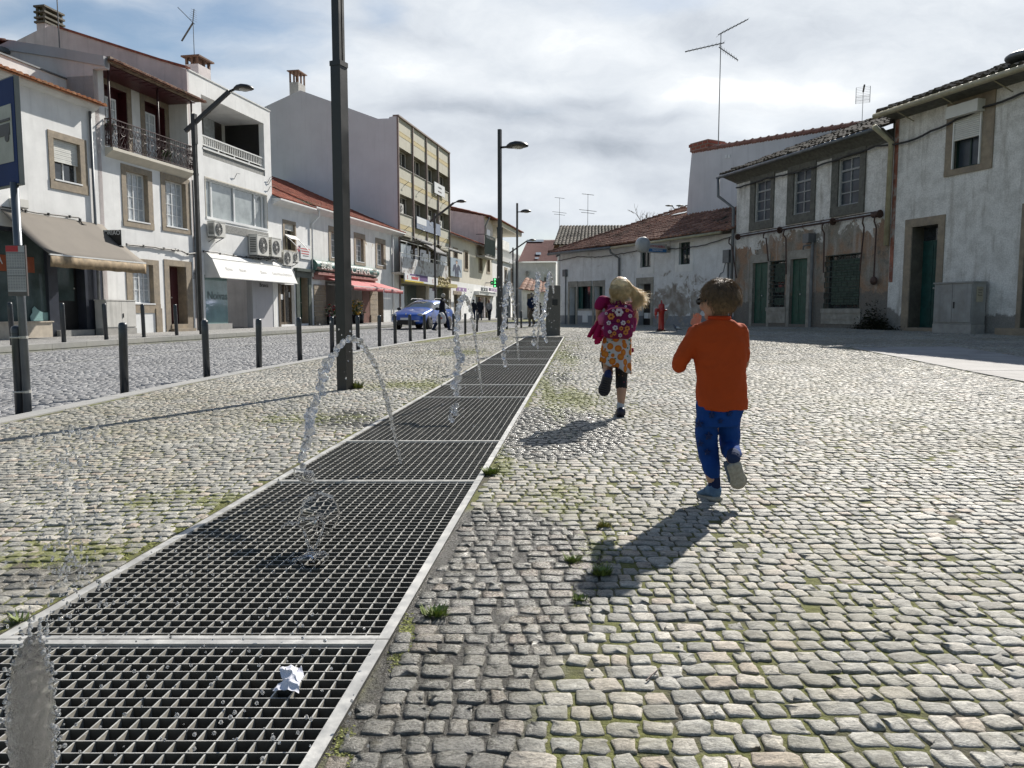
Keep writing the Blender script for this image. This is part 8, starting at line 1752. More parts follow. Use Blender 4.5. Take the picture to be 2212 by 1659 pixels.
# ---------------------------------------------------------------- the boy
def boy():
 c0 = Z(15, 330, 1530); base = on_ground(*c0, -.004); Y0 = base.y
 root = empty('person', base, 0, 'small boy in orange shirt and blue trousers jogging away, hand raised to his sunglasses', 'person')
 def B(x, y, dy=0.0): return at_depth(*Z(15, x, y), Y0 + dy) - base
 k = (at_depth(*Z(15, 400, 900), Y0) - at_depth(*Z(15, 300, 900), Y0)).length / 100
 body = MB(); hc = B(392, 218, .0); f = V((-.72, .62, -.12)); at = head(body, hc, V((-.62, .785, 0)), 108 * k, 122 * k, 132 * k)
 chain(body, [B(388, 290), B(388, 365, -.0), B(385, 420)], [.036, .036, .06])
 chain(body, [B(385, 400), B(388, 520), B(400, 760), B(395, 950)], [(.085, .055), (.10, .065), (.10, .065), (.10, .07)], 16)
 chain(body, [B(235, 430), B(175, 530, .0), B(125, 640, .02)], [.032, .026, .023]); chain(body, [B(125, 640, .02), B(172, 520, .13), B(232, 415, .19)], [.023, .019, .014])
 chain(body, [B(535, 430), B(548, 560, .0), B(545, 640, .04)], [.032, .026, .023]); chain(body, [B(545, 640, .04), B(500, 600, .16), B(450, 570, .22)], [.023, .02, .016])
 hand(body, B(238, 405, .195), V((.05, .15, 1)), V((-1, .1, .2)), .74, .35); hand(body, B(450, 570, .22), V((-.9, .3, .2)), V((0, 0, 1)), .9, .9)
 chain(body, [B(330, 950), B(305, 1170, .02), B(345, 1390)], [.055, .042, .03]); chain(body, [B(455, 950), B(455, 1160, .05), B(480, 1260, -.13)], [.055, .042, .03])
 o = body.build('body', M['skin'], root, True); remesh(o, .0048, 4)
 eyes(at, 108 * k, 122 * k, 132 * k, root, V((0, 0, 0)))
 hair = mat('boy_hair', (.16, .105, .06), .5, var=.35, scale=40); R3 = Matrix(((.66, -.75, 0), (.75, .66, 0), (0, 0, 1))).to_4x4()
 lim = lambda z: k * (140 if z > -5 * k else 112 + .48 * min(0, z / k + 5))
 cap = MB(); cc = B(395, 205, -.004); cap.ball(cc, 1, n=28, m=18, sc=(124 * k, 134 * k, 118 * k), M=Matrix.Rotation(R(48), 4, 'Z'))
 o = cap.build('hair_cap', hair, root, True)
 me = o.data; bm = bmesh.new(); bm.from_mesh(me); fd = V((-.62, .785, 0))
 bmesh.ops.delete(bm, geom=[v for v in bm.verts if (v.co - cc).dot(fd) > 62 * k and (v.co - cc).z < 45 * k or (v.co - cc).z < -100 * k or abs((v.co - cc).x) > lim((v.co - cc).z)], context='VERTS'); bm.to_mesh(me); bm.free()
 crown = cc + V((-.008, -.03, 112 * k))
 def gen(rnd):
  while True:
   d = V((rnd.gauss(0, 1), rnd.gauss(0, 1), rnd.gauss(.35, 1))).normalized()
   q = V((d.x * 118 * k, d.y * 128 * k, d.z * 116 * k))
   if q.z < -98 * k or (q.dot(fd) > 70 * k and q.z < 40 * k) or abs(q.x) > lim(q.z) - 6 * k: continue
   break
  a = cc + q; dn = (a - crown); tg = (dn - d * dn.dot(d)); tg = tg.normalized() if tg.length > 1e-5 else V((0, 0, -1)); tg = (tg + V((0, 0, -.25 if q.z < 60 * k else 0)) + V((rnd.gauss(0, .12), rnd.gauss(0, .12), rnd.gauss(0, .1)))).normalized(); L = rnd.uniform(.022, .045) * (.45 if q.z < -20 * k else 1)
  return [a - d * .002, a + d * .006 + tg * L * .35, a + d * .007 + tg * L * .7, a + d * .003 + tg * L]
 strands(2600, gen, .0011, 'hair', hair, root)
 mb = MB(); fw = V((-.62, .785, 0)); sd = V((fw.y, -fw.x, 0))
 for s in (-1, 1):
  c = hc + fw * 128 * k + sd * s * 46 * k + V((0, 0, -8 * k)); u = sd * 34 * k; w = V((0, 0, 26 * k)); mb.rings([[c + u * math.cos(t) * q + w * math.sin(t) * q + fw * e for t in [2 * math.pi * j / 12 for j in range(12)]] for q, e in ((1, -.004), (1, .001), (.2, .004))]); mb.bar(c + u * s, hc + sd * s * 116 * k + V((0, 0, -6 * k)) + fw * .0, .005, .010)
 mb.bar(hc + fw * 132 * k + sd * 15 * k, hc + fw * 132 * k - sd * 15 * k, .005); mb.build('sunglasses', M['black'], root)
 sh = MB()
 rg = []
 for (y, xl, xr, dp, z2) in ((338, 320, 455, .040, 0), (352, 288, 480, .050, 0), (380, 235, 522, .058, 0), (420, 205, 555, .066, 0), (500, 212, 561, .074, 0), (600, 218, 558, .078, 0), (700, 238, 560, .080, 0), (800, 238, 563, .082, 0), (870, 236, 566, .084, 0), (930, 245, 566, .085, 0)):
  cx = (xl + xr) / 2; w = (xr - xl) / 2 * k; c = B(cx, y, -.01 + (.01 if y > 400 else 0)); n = 26
  rg.append([c + V((w * math.copysign(abs(math.cos(t)) ** .8, math.cos(t)), dp * math.copysign(abs(math.sin(t)) ** .85, math.sin(t)), 0)) for t in [2 * math.pi * j / n for j in range(n)]])
 sh.rings(rg)
 chain(sh, [B(255, 432), B(180, 530, .0), B(128, 630, .015), B(125, 648, .03)], [.048, .043, .037, .036]); chain(sh, [B(125, 648, .03), B(168, 530, .12), B(215, 420, .18)], [.036, .032, .025])
 chain(sh, [B(512, 432), B(530, 540, .0), B(534, 620, .04)], [.048, .040, .036]); chain(sh, [B(534, 620, .04), B(500, 600, .15), B(460, 575, .21)], [.036, .030, .024])
 o = sh.build('shirt', fabric('orange_knit', (.39, .058, .012), 220, .25, var=.06, scale=5), root, True); remesh(o, .006, 5); fold(o, .018, .075)
 mb = MB(); c = B(386, 338, -.012); mb.tube([c + V((.046 * math.cos(t), .043 * math.sin(t), .002)) for t in [2 * math.pi * j / 20 for j in range(21)]], [(.007, .010)] * 21, 8, caps=False); mb.build('shirt_collar', fabric('orange_rib', (.38, .04, .008), 250), root, True)
 tr = MB(); rg = []
 for (y, xl, xr, dp) in ((860, 240, 555, .075), (920, 232, 545, .080), (980, 232, 525, .080), (1040, 240, 512, .076)):
  cx = (xl + xr) / 2; w = (xr - xl) / 2 * k; c = B(cx, y); rg.append([c + V((w * math.cos(t), dp * math.sin(t), 0)) for t in [2 * math.pi * j / 20 for j in range(20)]])
 tr.rings(rg); chain(tr, [B(305, 1000), B(302, 1100, .01), B(312, 1210, .02), B(332, 1310, .0), B(345, 1350, -.005)], [.055, .053, .048, .042, .034])
 chain(tr, [B(445, 1000), B(452, 1100, .03), B(452, 1170, .045), B(468, 1210, -.04), B(478, 1235, -.10)], [.053, .050, .045, .043, .034])
 o = tr.build('trousers', fabric('blue_jersey', (.006, .045, .21), 160, .25, var=.12, scale=6), root, True); remesh(o, .006, 4); fold(o, .014, .06)
 mb = MB(); chain(mb, [B(345, 1345), B(352, 1400), B(352, 1440)], [.031, .029, .030]); mb.build('trouser_cuff', fabric('navy_rib', (.010, .02, .07), 200), root, True)
 mb = MB(); chain(mb, [B(476, 1228, -.10), B(480, 1255, -.135)], [.032, .030]); mb.build('trouser_cuff', fabric('navy_rib', (.02, .035, .09), 200), root, True)
 mb = MB()
 for (x, y, s, dy) in ((255, 1030, .02, -.062), (320, 1110, .02, -.066), (262, 1160, .016, -.05), (340, 970, .016, -.088), (455, 960, .016, -.088), (395, 1010, .014, -.085), (310, 1215, .016, -.045)):
  c = B(x, y, dy); pts = [c + V((math.sin(math.pi * j / 5) * s * (1 if j % 2 == 0 else .4), 0, math.cos(math.pi * j / 5) * s * (1 if j % 2 == 0 else .4))) for j in range(10)]; mb.rings([pts, [q + V((0, .02, 0)) for q in pts]])
 mb.build('printed_stars', mat('star_print', (.004, .018, .09), .9), root)
 def shoe(heel, toe, upv, nm_lab, w=.036, h=.055):
  d = (toe - heel); L = d.length; d.normalize(); upv = (upv - d * upv.dot(d)).normalized(); sd = d.cross(upv); n = 14
  def sec(t, ww, z0, z1): c = heel + d * L * t; return [c + sd * ww * math.cos(a) * .5 * 2 + upv * ((z0 + z1) / 2 + (z1 - z0) / 2 * math.copysign(abs(math.sin(a)) ** .7, math.sin(a))) for a in [2 * math.pi * j / n for j in range(n)]]
  sh_ = MB(); sh_.rings([sec(-.02, w * .55, .012, .05), sec(.06, w * .8, .01, h * 1.25), sec(.28, w * .82, .01, h * 1.3), sec(.45, w * .85, .01, h * .95), sec(.7, w * 1.0, .01, h * .68), sec(.9, w * .85, .01, h * .5), sec(1.0, w * .45, .012, h * .35)]); up_ = sh_.build('shoe', nm_lab, root, True)
  so = MB(); so.rings([sec(-.05, w * .5, -.008, .014), sec(.02, w * .88, -.010, .016), sec(.3, w * .85, -.010, .014), sec(.5, w * .85, -.010, .014), sec(.75, w * 1.08, -.010, .016), sec(.95, w * .85, -.009, .016), sec(1.05, w * .4, -.006, .014)]); so.build('sole', M['sole'], up_, True)
  st = MB(); st.rings([[q + upv * .001 for q in sec(.42, w * .88, .015, h * 1.03)], sec(.46, w * .90, .015, h * .97)]); st.build('shoe_strap', nm_lab, up_)
 M['sole'] = mat('rubber_sole', (.33, .31, .26), .8, var=.25, scale=60, bmp=.6, bscale=160); den = fabric('denim_shoe', (.10, .17, .27), 200, .4, var=.3, scale=12); gs = fabric('grey_shoe', (.10, .13, .17), 200, .4, var=.3)
 shoe(B(372, 1524, -.03), B(268, 1500, .10), V((0, 0, 1)), den, .038, .060)
 shoe(B(482, 1292, -.155), B(524, 1440, -.130), V((-.1, 1, .05)), gs, .040, .058)
boy()
# ---------------------------------------------------------------- the girl
def girl():
 base = on_ground(*Z(14, 495, 1508)); Y0 = base.y; root = empty('person', base, 0, 'running girl with long blonde hair blowing right, orange-print dress and black leggings', 'person')
 def G(x, y, dy=0.0): return at_depth(*Z(14, x, y), Y0 + dy) - base
 k = (G(400, 900) - G(300, 900)).length / 100
 body = MB(); hc = G(488, 205); at = head(body, hc, V((.1, 1, 0)), 84 * k, 98 * k, 104 * k)
 chain(body, [G(488, 270), G(485, 340), G(480, 400)], [.036, .036, .055]); chain(body, [G(480, 400), G(470, 520), G(455, 760), G(450, 900)], [(.10, .06), (.105, .07), (.10, .07), (.11, .08)], 16)
 chain(body, [G(355, 385), G(300, 360, -.04), G(278, 410, -.05), G(276, 465, .0), G(266, 530, .06)], [.036, .034, .032, .027, .018])
 hand(body, G(266, 530, .06), V((-.15, .2, -1)), V((0, -1, 0)), 1.0, 1.1)
 chain(body, [G(600, 405), G(640, 500, .08), G(625, 590, .14)], [.036, .030, .026]); chain(body, [G(625, 590, .14), G(590, 560, .25), G(560, 520, .33)], [.026, .022, .016]); hand(body, G(560, 520, .33), V((-.3, 1, .3)), V((0, 0, 1)), 1.0, .8)
 chain(body, [G(510, 900), G(503, 1110, .03), G(503, 1230, .0), G(497, 1390, -.01)], [.06, .042, .043, .026]); chain(body, [G(375, 900), G(362, 1020, .17), G(372, 1060, .02), G(375, 1095, -.16)], [.06, .042, .040, .028])
 o = body.build('body', M['skin'], root, True); remesh(o, .0065, 4); eyes(at, 84 * k, 98 * k, 104 * k, root, V((0, 0, 0)))
 mag = fabric('magenta_jersey', (.20, .006, .06), 160, .2, var=.12, scale=6)
 sh = MB(); rg = []
 for (y, xl, xr, dp) in ((345, 420, 545, .05), (375, 370, 590, .06), (410, 335, 622, .075), (500, 345, 615, .08), (620, 350, 600, .08), (720, 335, 595, .085)):
  c = G((xl + xr) / 2, y, .0); w = (xr - xl) / 2 * k; rg.append([c + V((w * math.cos(t), dp * math.sin(t), 0)) for t in [2 * math.pi * j / 22 for j in range(22)]])
 sh.rings(rg); chain(sh, [G(390, 400), G(345, 355, -.02), G(300, 348, -.05), G(280, 392, -.05)], [.05, .046, .042, .043]); chain(sh, [G(585, 405), G(612, 460, .05)], [.05, .042])
 o = sh.build('top', mag, root, True); remesh(o, .008, 4); fold(o, .012, .07)
 m, g, b = bsdf_mat('orange_print_cotton'); tc = g.n('ShaderNodeTexCoord').outputs['Object']; wp = g.noise(tc, 9, 2, .5, 0, col=True)
 mx = g.n('ShaderNodeVectorMath', operation='MULTIPLY_ADD'); g.l(wp, mx.inputs[0]); mx.inputs[1].default_value = (.012, .012, .012); g.l(tc, mx.inputs[2])
 vo = g.n('ShaderNodeTexVoronoi'); g.l(mx.outputs[0], vo.inputs['Vector']); vo.inputs['Scale'].default_value = 18; vo.inputs['Randomness'].default_value = .75
 v2 = g.n('ShaderNodeTexVoronoi'); g.l(g.scaled(mx.outputs[0], (1, 1, 1.6), (.31, .2, .13)), v2.inputs['Vector']); v2.inputs['Scale'].default_value = 24
 sel = g.n('ShaderNodeSeparateColor'); g.l(vo.outputs['Color'], sel.inputs[0]); s2 = g.n('ShaderNodeSeparateColor'); g.l(v2.outputs['Color'], s2.inputs[0])
 org = g.mix(g.smooth(vo.outputs['Distance'], .0, .42), (.55, .21, .03), (.42, .13, .02)); base_ = (.42, .42, .44)
 c = g.mix(g.math('MULTIPLY', g.smooth(v2.outputs['Distance'], .30, .27, 0, 1), g.math('GREATER_THAN', s2.outputs[0], .30)), base_, (.03, .16, .13)); c = g.mix(g.math('MULTIPLY', g.math('LESS_THAN', vo.outputs['Distance'], .50), g.math('GREATER_THAN', sel.outputs[0], .06)), c, org)
 g.l(c, b.inputs['Base Color']); b.inputs['Roughness'].default_value = .9; b.inputs['Specular IOR Level'].default_value = .2
 sk = MB(); rg = []
 for (y, xl, xr, dp, skew, rip) in ((640, 340, 598, .085, 0, 0), (720, 315, 605, .095, 0, .003), (820, 292, 606, .105, 0, .008), (920, 282, 606, .115, .0, .014), (1000, 278, 608, .125, .05, .020)):
  c = G((xl + xr) / 2, y, .0); w = (xr - xl) / 2 * k; rg.append([c + V((w * math.cos(t) * (1 + rip * 3 * math.sin(6 * t)), dp * math.sin(t) + rip * math.sin(7 * t + 1), -skew * (math.cos(t) + .2) - rip * .5 * math.sin(5 * t))) for t in [2 * math.pi * j / 40 for j in range(40)]])
 sk.rings(rg, caps=False); o = sk.build('dress_skirt', m, root, True); o.modifiers.new('s', 'SUBSURF').levels = 1; so = o.modifiers.new('t', 'SOLIDIFY'); so.thickness = .004
 m, g, b = bsdf_mat('floral_leggings'); tc = g.n('ShaderNodeTexCoord').outputs['Object']; vo = g.n('ShaderNodeTexVoronoi'); g.l(tc, vo.inputs['Vector']); vo.inputs['Scale'].default_value = 42
 sc_ = g.n('ShaderNodeSeparateColor'); g.l(vo.outputs['Color'], sc_.inputs[0]); fl = g.ramp(sc_.outputs[1], [(0, (.25, .03, .06)), (.4, (.25, .16, .05)), (.7, (.03, .10, .05)), (1, (.2, .18, .16))], 'CONSTANT'); g.l(g.mix(g.math('MULTIPLY', g.math('LESS_THAN', vo.outputs['Distance'], .3), g.math('GREATER_THAN', sc_.outputs[0], .6)), (.008, .008, .010), fl), b.inputs['Base Color']); b.inputs['Roughness'].default_value = .8
 lg = MB(); chain(lg, [G(508, 880), G(505, 1000, .02), G(502, 1110, .035), G(503, 1215, .005)], [.07, .055, .049, .048]); chain(lg, [G(378, 880), G(365, 960, .12), G(364, 1010, .17)], [.07, .056, .048]); o = lg.build('leggings', m, root, True); remesh(o, .008, 3)
 mb = MB(); chain(mb, [G(497, 1350, -.005), G(494, 1400, -.01), G(494, 1425, -.01)], [.030, .030, .031]); mb.build('sock', fabric('pale_sock', (.42, .45, .50), 150), root, True)
 mb = MB(); chain(mb, [G(370, 1072, -.12), G(365, 1100, -.17)], [.032, .032]); mb.build('sock', fabric('dark_sock', (.02, .03, .09), 150), root, True)
 dk = mat('dark_trainer', (.012, .012, .03), .5, var=.3, scale=30)
 def shoe2(h_, t_, up, w):
  d = t_ - h_; L = d.length; d.normalize(); up = (up - d * up.dot(d)).normalized(); sd = d.cross(up); mb = MB(); rg = []
  for (t, ww, z0, z1) in ((-.05, .5, 0, .05), (.05, .85, -.008, .07), (.3, .85, -.008, .075), (.5, .9, -.008, .055), (.75, 1.05, -.008, .045), (.95, .85, -.006, .035), (1.06, .4, 0, .02)):
   c = h_ + d * L * t; rg.append([c + sd * w * ww * math.cos(a) + up * ((z0 + z1) / 2 + (z1 - z0) / 2 * math.copysign(abs(math.sin(a)) ** .6, math.sin(a))) for a in [2 * math.pi * j / 14 for j in range(14)]])
  mb.rings(rg); s_ = mb.build('shoe', dk, root, True); s2_ = MB();
  for q in range(8): c = h_ + d * L * (.05 + q * .12) - up * .010; s2_.bar(c - sd * w * .8, c + sd * w * .8, .006, .008)
  s2_.build('sole_tread', M['black'], s_)
 shoe2(G(500, 1500, -.06), G(488, 1488, .15), V((0, 0, 1)), .042); shoe2(G(366, 1105, -.19), G(318, 1290, -.13), V((.1, 1, .1)), .048)
 hm = mat('blonde_hair', (.78, .60, .34), .4, var=.25, scale=25, col2=(.48, .33, .16), c2scale=14, c2soft=.2); hm.node_tree.nodes['Principled BSDF'].inputs['Subsurface Weight'].default_value = .1
 mb = MB(); cc = G(490, 205, -.012); mb.ball(cc, 1, n=24, m=16, sc=(94 * k, 102 * k, 99 * k)); mb.tube([G(488, 220, -.04), G(485, 300, -.06), G(500, 350, -.07)], [(.085, .05), (.075, .05), (.04, .02)], 14); o = mb.build('hair_mass', hm, root, True); remesh(o, .01, 3); fold(o, .02, .05)
 def gen(rnd):
  a_ = rnd.uniform(0, 6.28); e = rnd.uniform(-.2, 1.5); d = V((math.cos(a_) * math.cos(e), -abs(math.sin(a_) * math.cos(e)) * .9 + .15, math.sin(e))); a = cc + V((d.x * 99 * k, d.y * 108 * k, d.z * 103 * k))
  side = rnd.random() < (.8 if d.x > -.3 else .2); j = lambda s: V((rnd.gauss(0, s), rnd.gauss(0, s), rnd.gauss(0, s)))
  if side:
   f_ = rnd.random() ** .6; end = G(610 + 150 * f_ * rnd.uniform(.6, 1.05), 420 - 130 * f_ * rnd.uniform(.5, 1.2) + rnd.uniform(-20, 25), -.03 + rnd.uniform(-.04, .06)); m1 = G(590 + rnd.uniform(-25, 15), 230 + rnd.uniform(-40, 40), -.05); m2 = m1.lerp(end, .5) + V((.02, 0, -.005))
   return [a, a.lerp(m1, .5) + d * .012, m1 + j(.006), m2 + j(.008), m2.lerp(end, .6) + j(.010), end + j(.022)]
  ex = 400 + rnd.uniform(0, 190); end = G(ex, 345 + rnd.uniform(-70, 25), -.09); m1 = G(max(388, min(592, (Z(14, 0, 0) and 488 + d.x * 105))), 240 + rnd.uniform(-20, 30), -.115)
  return [a, a + d * .008 + V((0, -.01, -.03)), m1 + j(.006), m1.lerp(end, .6) + j(.01), end + j(.012)]
 strands(3600, gen, .0013, 'hair', hm, root, seed=3)
 pk = empty('backpack', base, 0, 'magenta child backpack printed with white and orange flowers on the girl back', 'backpack')
 mg = fabric('backpack_magenta', (.15, .010, .065), 90, .3, var=.2, scale=12)
 mb = MB(); rg = []
 for (y, xl, xr, d0) in ((385, 410, 560, .05), (400, 375, 598, .08), (440, 352, 615, .10), (540, 328, 620, .115), (640, 318, 616, .12), (700, 330, 606, .11), (725, 380, 560, .07)):
  c = G((xl + xr) / 2, y, -.085 - d0 / 2); w = (xr - xl) / 2 * k; rg.append([c + V((w * math.copysign(abs(math.cos(t)) ** .6, math.cos(t)), d0 / 2 * math.copysign(abs(math.sin(t)) ** .7, math.sin(t)), 0)) for t in [2 * math.pi * j / 28 for j in range(28)]])
 mb.rings(rg); o = mb.build('bag', mg, pk, True); remesh(o, .008, 3); fold(o, .010, .06)
 mb = MB(); rg = []
 for (y, xl, xr, d0) in ((562, 345, 585, .02), (580, 330, 602, .035), (650, 326, 602, .045), (700, 340, 590, .035)):
  c = G((xl + xr) / 2, y, -.195); w = (xr - xl) / 2 * k; rg.append([c + V((w * math.cos(t), d0 * math.sin(t), 0)) for t in [2 * math.pi * j / 24 for j in range(24)]])
 mb.rings(rg); o = mb.build('front_pocket', mg, pk, True); remesh(o, .008, 3)
 wm, om = mat('petal_white', (.52, .47, .52), .85), mat('petal_orange', (.50, .20, .05), .85); fw_, fo_ = MB(), MB()
 for i, (x, y, r_) in enumerate(((478, 458, 42), (398, 500, 34), (590, 495, 20), (455, 405, 16), (520, 565, 24), (375, 565, 22), (440, 615, 26), (560, 620, 26), (385, 655, 18), (430, 670, 22), (490, 690, 20), (545, 660, 26), (325, 615, 14), (500, 620, 22), (350, 470, 14), (570, 555, 18), (600, 600, 16), (470, 545, 18), (420, 440, 14), (560, 440, 18), (545, 400, 12), (400, 695, 14))):
  tgt = fw_ if i % 2 == 0 or i in (5,) else fo_; yy = -.199 if y < 560 else (-.236 if 345 < x < 590 else -.215); c = G(x, y, yy + (.03 if x < 345 or x > 598 else 0))
  for q in range(6):
   t = q * math.pi / 3 + i; e = c + V((math.cos(t), 0, math.sin(t))) * r_ * k * .62; tgt.ball(e, 1, n=8, m=5, sc=(r_ * k * .42, .014, r_ * k * .42))
 fw_.build('white_flowers', wm, pk, True); fo_.build('orange_flowers', om, pk, True)
 mb = MB(); mb.tube([G(345, 452, -.17), G(400, 418, -.205), G(480, 410, -.21), G(560, 420, -.205), G(612, 452, -.17)], .005, 6); mb.build('zip', fabric('pink_zip', (.45, .12, .2)), pk, True)
 mb = MB(); mb.tube([G(445, 385, -.10), G(455, 350, -.12), G(485, 345, -.12), G(500, 385, -.10)], .008, 6); mb.build('carry_loop', mg, pk, True)
 for pts in ([G(395, 400, -.09), G(375, 375, -.02), G(370, 420, .07), G(340, 560, .05), G(322, 640, -.06)], [G(575, 400, -.09), G(595, 378, -.02), G(610, 430, .07), G(632, 560, .05), G(615, 650, -.06)]): mb = MB(); mb.tube(pts, [(.022, .006)] * 5, 8); mb.build('shoulder_strap', fabric('pink_webbing', (.42, .06, .17), 120), pk, True)
 mb = MB(); mb.tube([G(340, 470, -.1), G(318, 520, -.11), G(310, 580, -.1)], [.03, .045, .03], 10); mb.build('side_pocket', fabric('mesh_pocket', (.40, .10, .19), 120), pk, True)
 jk = empty('carried_jacket', base, 0, 'crimson jacket dangling from the girl left hand beside the backpack', 'jacket'); cr = fabric('crimson_fleece', (.30, .005, .055), 90, .3, var=.15, scale=8)
 mb = MB()
 def sheet(P, nu=8, nv=10):
  vs = []
  for i in range(nu + 1):
   for j in range(nv + 1):
    u, v = i / nu, j / nv; p = (P[0].lerp(P[1], u)).lerp(P[3].lerp(P[2], u), v); vs.append(p + V((0, .018 * math.sin(u * 9 + v * 3), 0)))
  mb.add(vs, [(i * (nv + 1) + j, (i + 1) * (nv + 1) + j, (i + 1) * (nv + 1) + j + 1, i * (nv + 1) + j + 1) for i in range(nu) for j in range(nv)])
 sheet([G(262, 545, .06), G(300, 540, .05), G(185, 700, .0), G(168, 718, .0)]); sheet([G(285, 545, .05), G(335, 560, .0), G(340, 700, -.05), G(215, 735, -.04)]); sheet([G(225, 715, -.04), G(340, 690, -.05), G(300, 745, -.04), G(255, 780, -.03)]); sheet([G(612, 815, .02), G(625, 815, .02), G(632, 850, .02), G(612, 866, .02)], 3, 3)
 o = mb.build('jacket', cr, jk, True); so = o.modifiers.new('t', 'SOLIDIFY'); so.thickness = .018; sb = o.modifiers.new('s', 'SUBSURF'); sb.levels = 1; sb.render_levels = 1
girl()
# ---------------------------------------------------------------- distant people
def adult(u, v, Y, h, rz, label, top, low, hair, step=.25, arms=((-.2, .05), (.2, -.05)), cap=None, coat=False, behind=False, lean=0.0, walkz=0.0):
 p = at_depth(u, v, Y); p.z = Hs(p.x, p.y) + walkz; root = empty('person', p, rz, label, 'person'); s = h / 1.75; q = lambda x, y, z: V((x, y + lean * z, z)) * s
 body = MB(); at = head(body, q(0, .03, 1.27), V((0, 1, 0)), .078 * s, .098 * s, .125 * s); chain(body, [q(0, 0, 1.50), q(0, 0, 1.40)], [.055 * s, .06 * s]); chain(body, [q(0, 0, 1.42), q(0, 0, 1.2), q(0, 0, .95)], [(.17 * s, .10 * s), (.16 * s, .11 * s), (.15 * s, .11 * s)])
 lg = MB(); tp = MB(); chain(tp, [q(0, 0, 1.47), q(0, 0, 1.38), q(0, 0, 1.15), q(0, 0, .95 if not coat else .62)], [(.11 * s, .08 * s), (.20 * s, .12 * s), (.19 * s, .14 * s), ((.20 if not coat else .22) * s, .15 * s)])
 sh = MB()
 for sd, st in ((-1, step), (1, -step)):
  hp, kn, an = q(.09 * sd, 0, .92), q(.10 * sd, st * .55 + .05, .50), q(.10 * sd, st, .09); chain(body, [hp, kn, an], [.08 * s, .055 * s, .04 * s]); chain(lg, [q(.085 * sd, 0, .95), kn, an], [.115 * s, .085 * s, .062 * s]); chain(sh, [an + V((0, -.04, -.03)) * s, an + V((0, .15, -.05)) * s], [.048 * s, .04 * s])
 for sd, (ax, ay) in ((-1, arms[0]), (1, arms[1])):
  S_, E, W_ = q(.19 * sd, 0, 1.40), q(.24 * sd, -.04 + ay * .4, 1.12), (q(.22 * sd + ax * 0, ay + .02, .88) if not behind else q(.05 * sd, -.17, .98)); chain(body, [S_, E, W_], [.045 * s, .04 * s, .03 * s]); chain(tp, [S_, E, W_], [.065 * s, .057 * s, .045 * s]); hand(body, W_, q(0, .02, -1), V((0, 1, 0)), 1.2 * s, .7)
 o = body.build('body', M['skin'], root, True); remesh(o, .016 * s, 2)
 o = tp.build('coat' if coat else 'jacket', top, root, True); remesh(o, .018 * s, 3); fold(o, .02, .12); o = lg.build('trousers', low, root, True); remesh(o, .018 * s, 2); fold(o, .02, .1); sh.build('shoes', M['black'], root, True)
 mb = MB(); mb.ball(q(0, .01, 1.66), 1, n=16, m=10, sc=(.088 * s, .105 * s, .105 * s));
 if hair[1]: mb.tube([q(0, -.05, 1.66), q(0, -.09, 1.55), q(0, -.09, 1.45)], [.08 * s, .07 * s, .04 * s], 10)
 mb.build('hair', hair[0], root, True)
 if cap: mb = MB(); mb.lathe([(.10 * s, 0), (.10 * s, .04 * s), (.07 * s, .10 * s), (.001, .12 * s)], c=q(0, .01, 1.66), n=16); mb.box(-.07 * s, .07 * s, .08 * s + .03 * s, .19 * s, 1.66 * s, 1.675 * s); mb.build('cap', cap, root, True)
 return root, s, q
dkc = fabric('dark_cloth', (.014, .016, .024), 60); dkt = fabric('navy_trousers', (.012, .02, .05), 60); khk = fabric('khaki_trousers', (.17, .13, .095), 60); gry = mat('grey_hair', (.34, .32, .28), .7, var=.3, scale=40); red_h = mat('auburn_hair', (.14, .04, .02), .6, var=.3, scale=40)
r_, s, q = adult(953, 718, 33.5, 1.60, R(-97), 'grey-haired walker in a dark jacket carrying a white plastic bag behind the bollards', dkc, dkt, (gry, 0), .36, ((0, .12), (0, -.05)), lean=.06)
bag = empty('plastic_bag', r_.location, r_.rotation_euler.z, 'white plastic shopping bag with a faded red print held by the walker', 'bag'); mb = MB()
rg = []
for (z, w, d) in ((.80, .03, .03), (.74, .12, .05), (.62, .19, .09), (.45, .22, .11), (.33, .19, .09), (.29, .08, .04)): rg.append([V((.26, .06, 0)) + V((d * math.sin(t), w * math.cos(t), z)) for t in [2 * math.pi * j / 18 for j in range(18)]])
mb.rings(rg); o = mb.build('bag', mat('bag_plastic', (.62, .60, .60), .4, var=.08), bag, True); fold(o, .03, .06); mb = MB(); mb.ball((.37, .08, .55), .07, n=10, m=6, sc=(.3, 1, .7)); mb.build('red_print', mat('faded_red', (.45, .12, .08), .6), bag, True)
adult(1037, 690, 58, 1.66, R(20), 'person in a long dark coat seen from behind outside the far shop', dkc, fabric('grey_skirt', (.10, .10, .11)), (red_h, 0), .05, coat=True, walkz=WALKZ); adult(1057, 690, 58, 1.55, R(-15), 'auburn-haired person in a pale jacket walking by the far shop door', fabric('pale_jacket', (.30, .29, .29)), dkc, (red_h, 1), .2, walkz=WALKZ)
adult(1023, 690, 60, 1.6, R(30), 'person in dark clothes half hidden behind the second arching jet', dkc, dkt, (M['black'], 0), .05, walkz=WALKZ)
adult(1149, 711, 37, 1.60, R(25), 'man with a cap, dark jacket and brown trousers, hands behind his back', fabric('navy_jacket', (.012, .02, .05)), khk, (gry, 0), .03, cap=mat('flat_cap', (.16, .13, .12), .8), behind=True)
adult(1167, 706, 44, 1.3, R(-10), 'small dark figure partly hidden between the farthest jets and the granite slab', dkc, dkt, (M['black'], 0), .05)
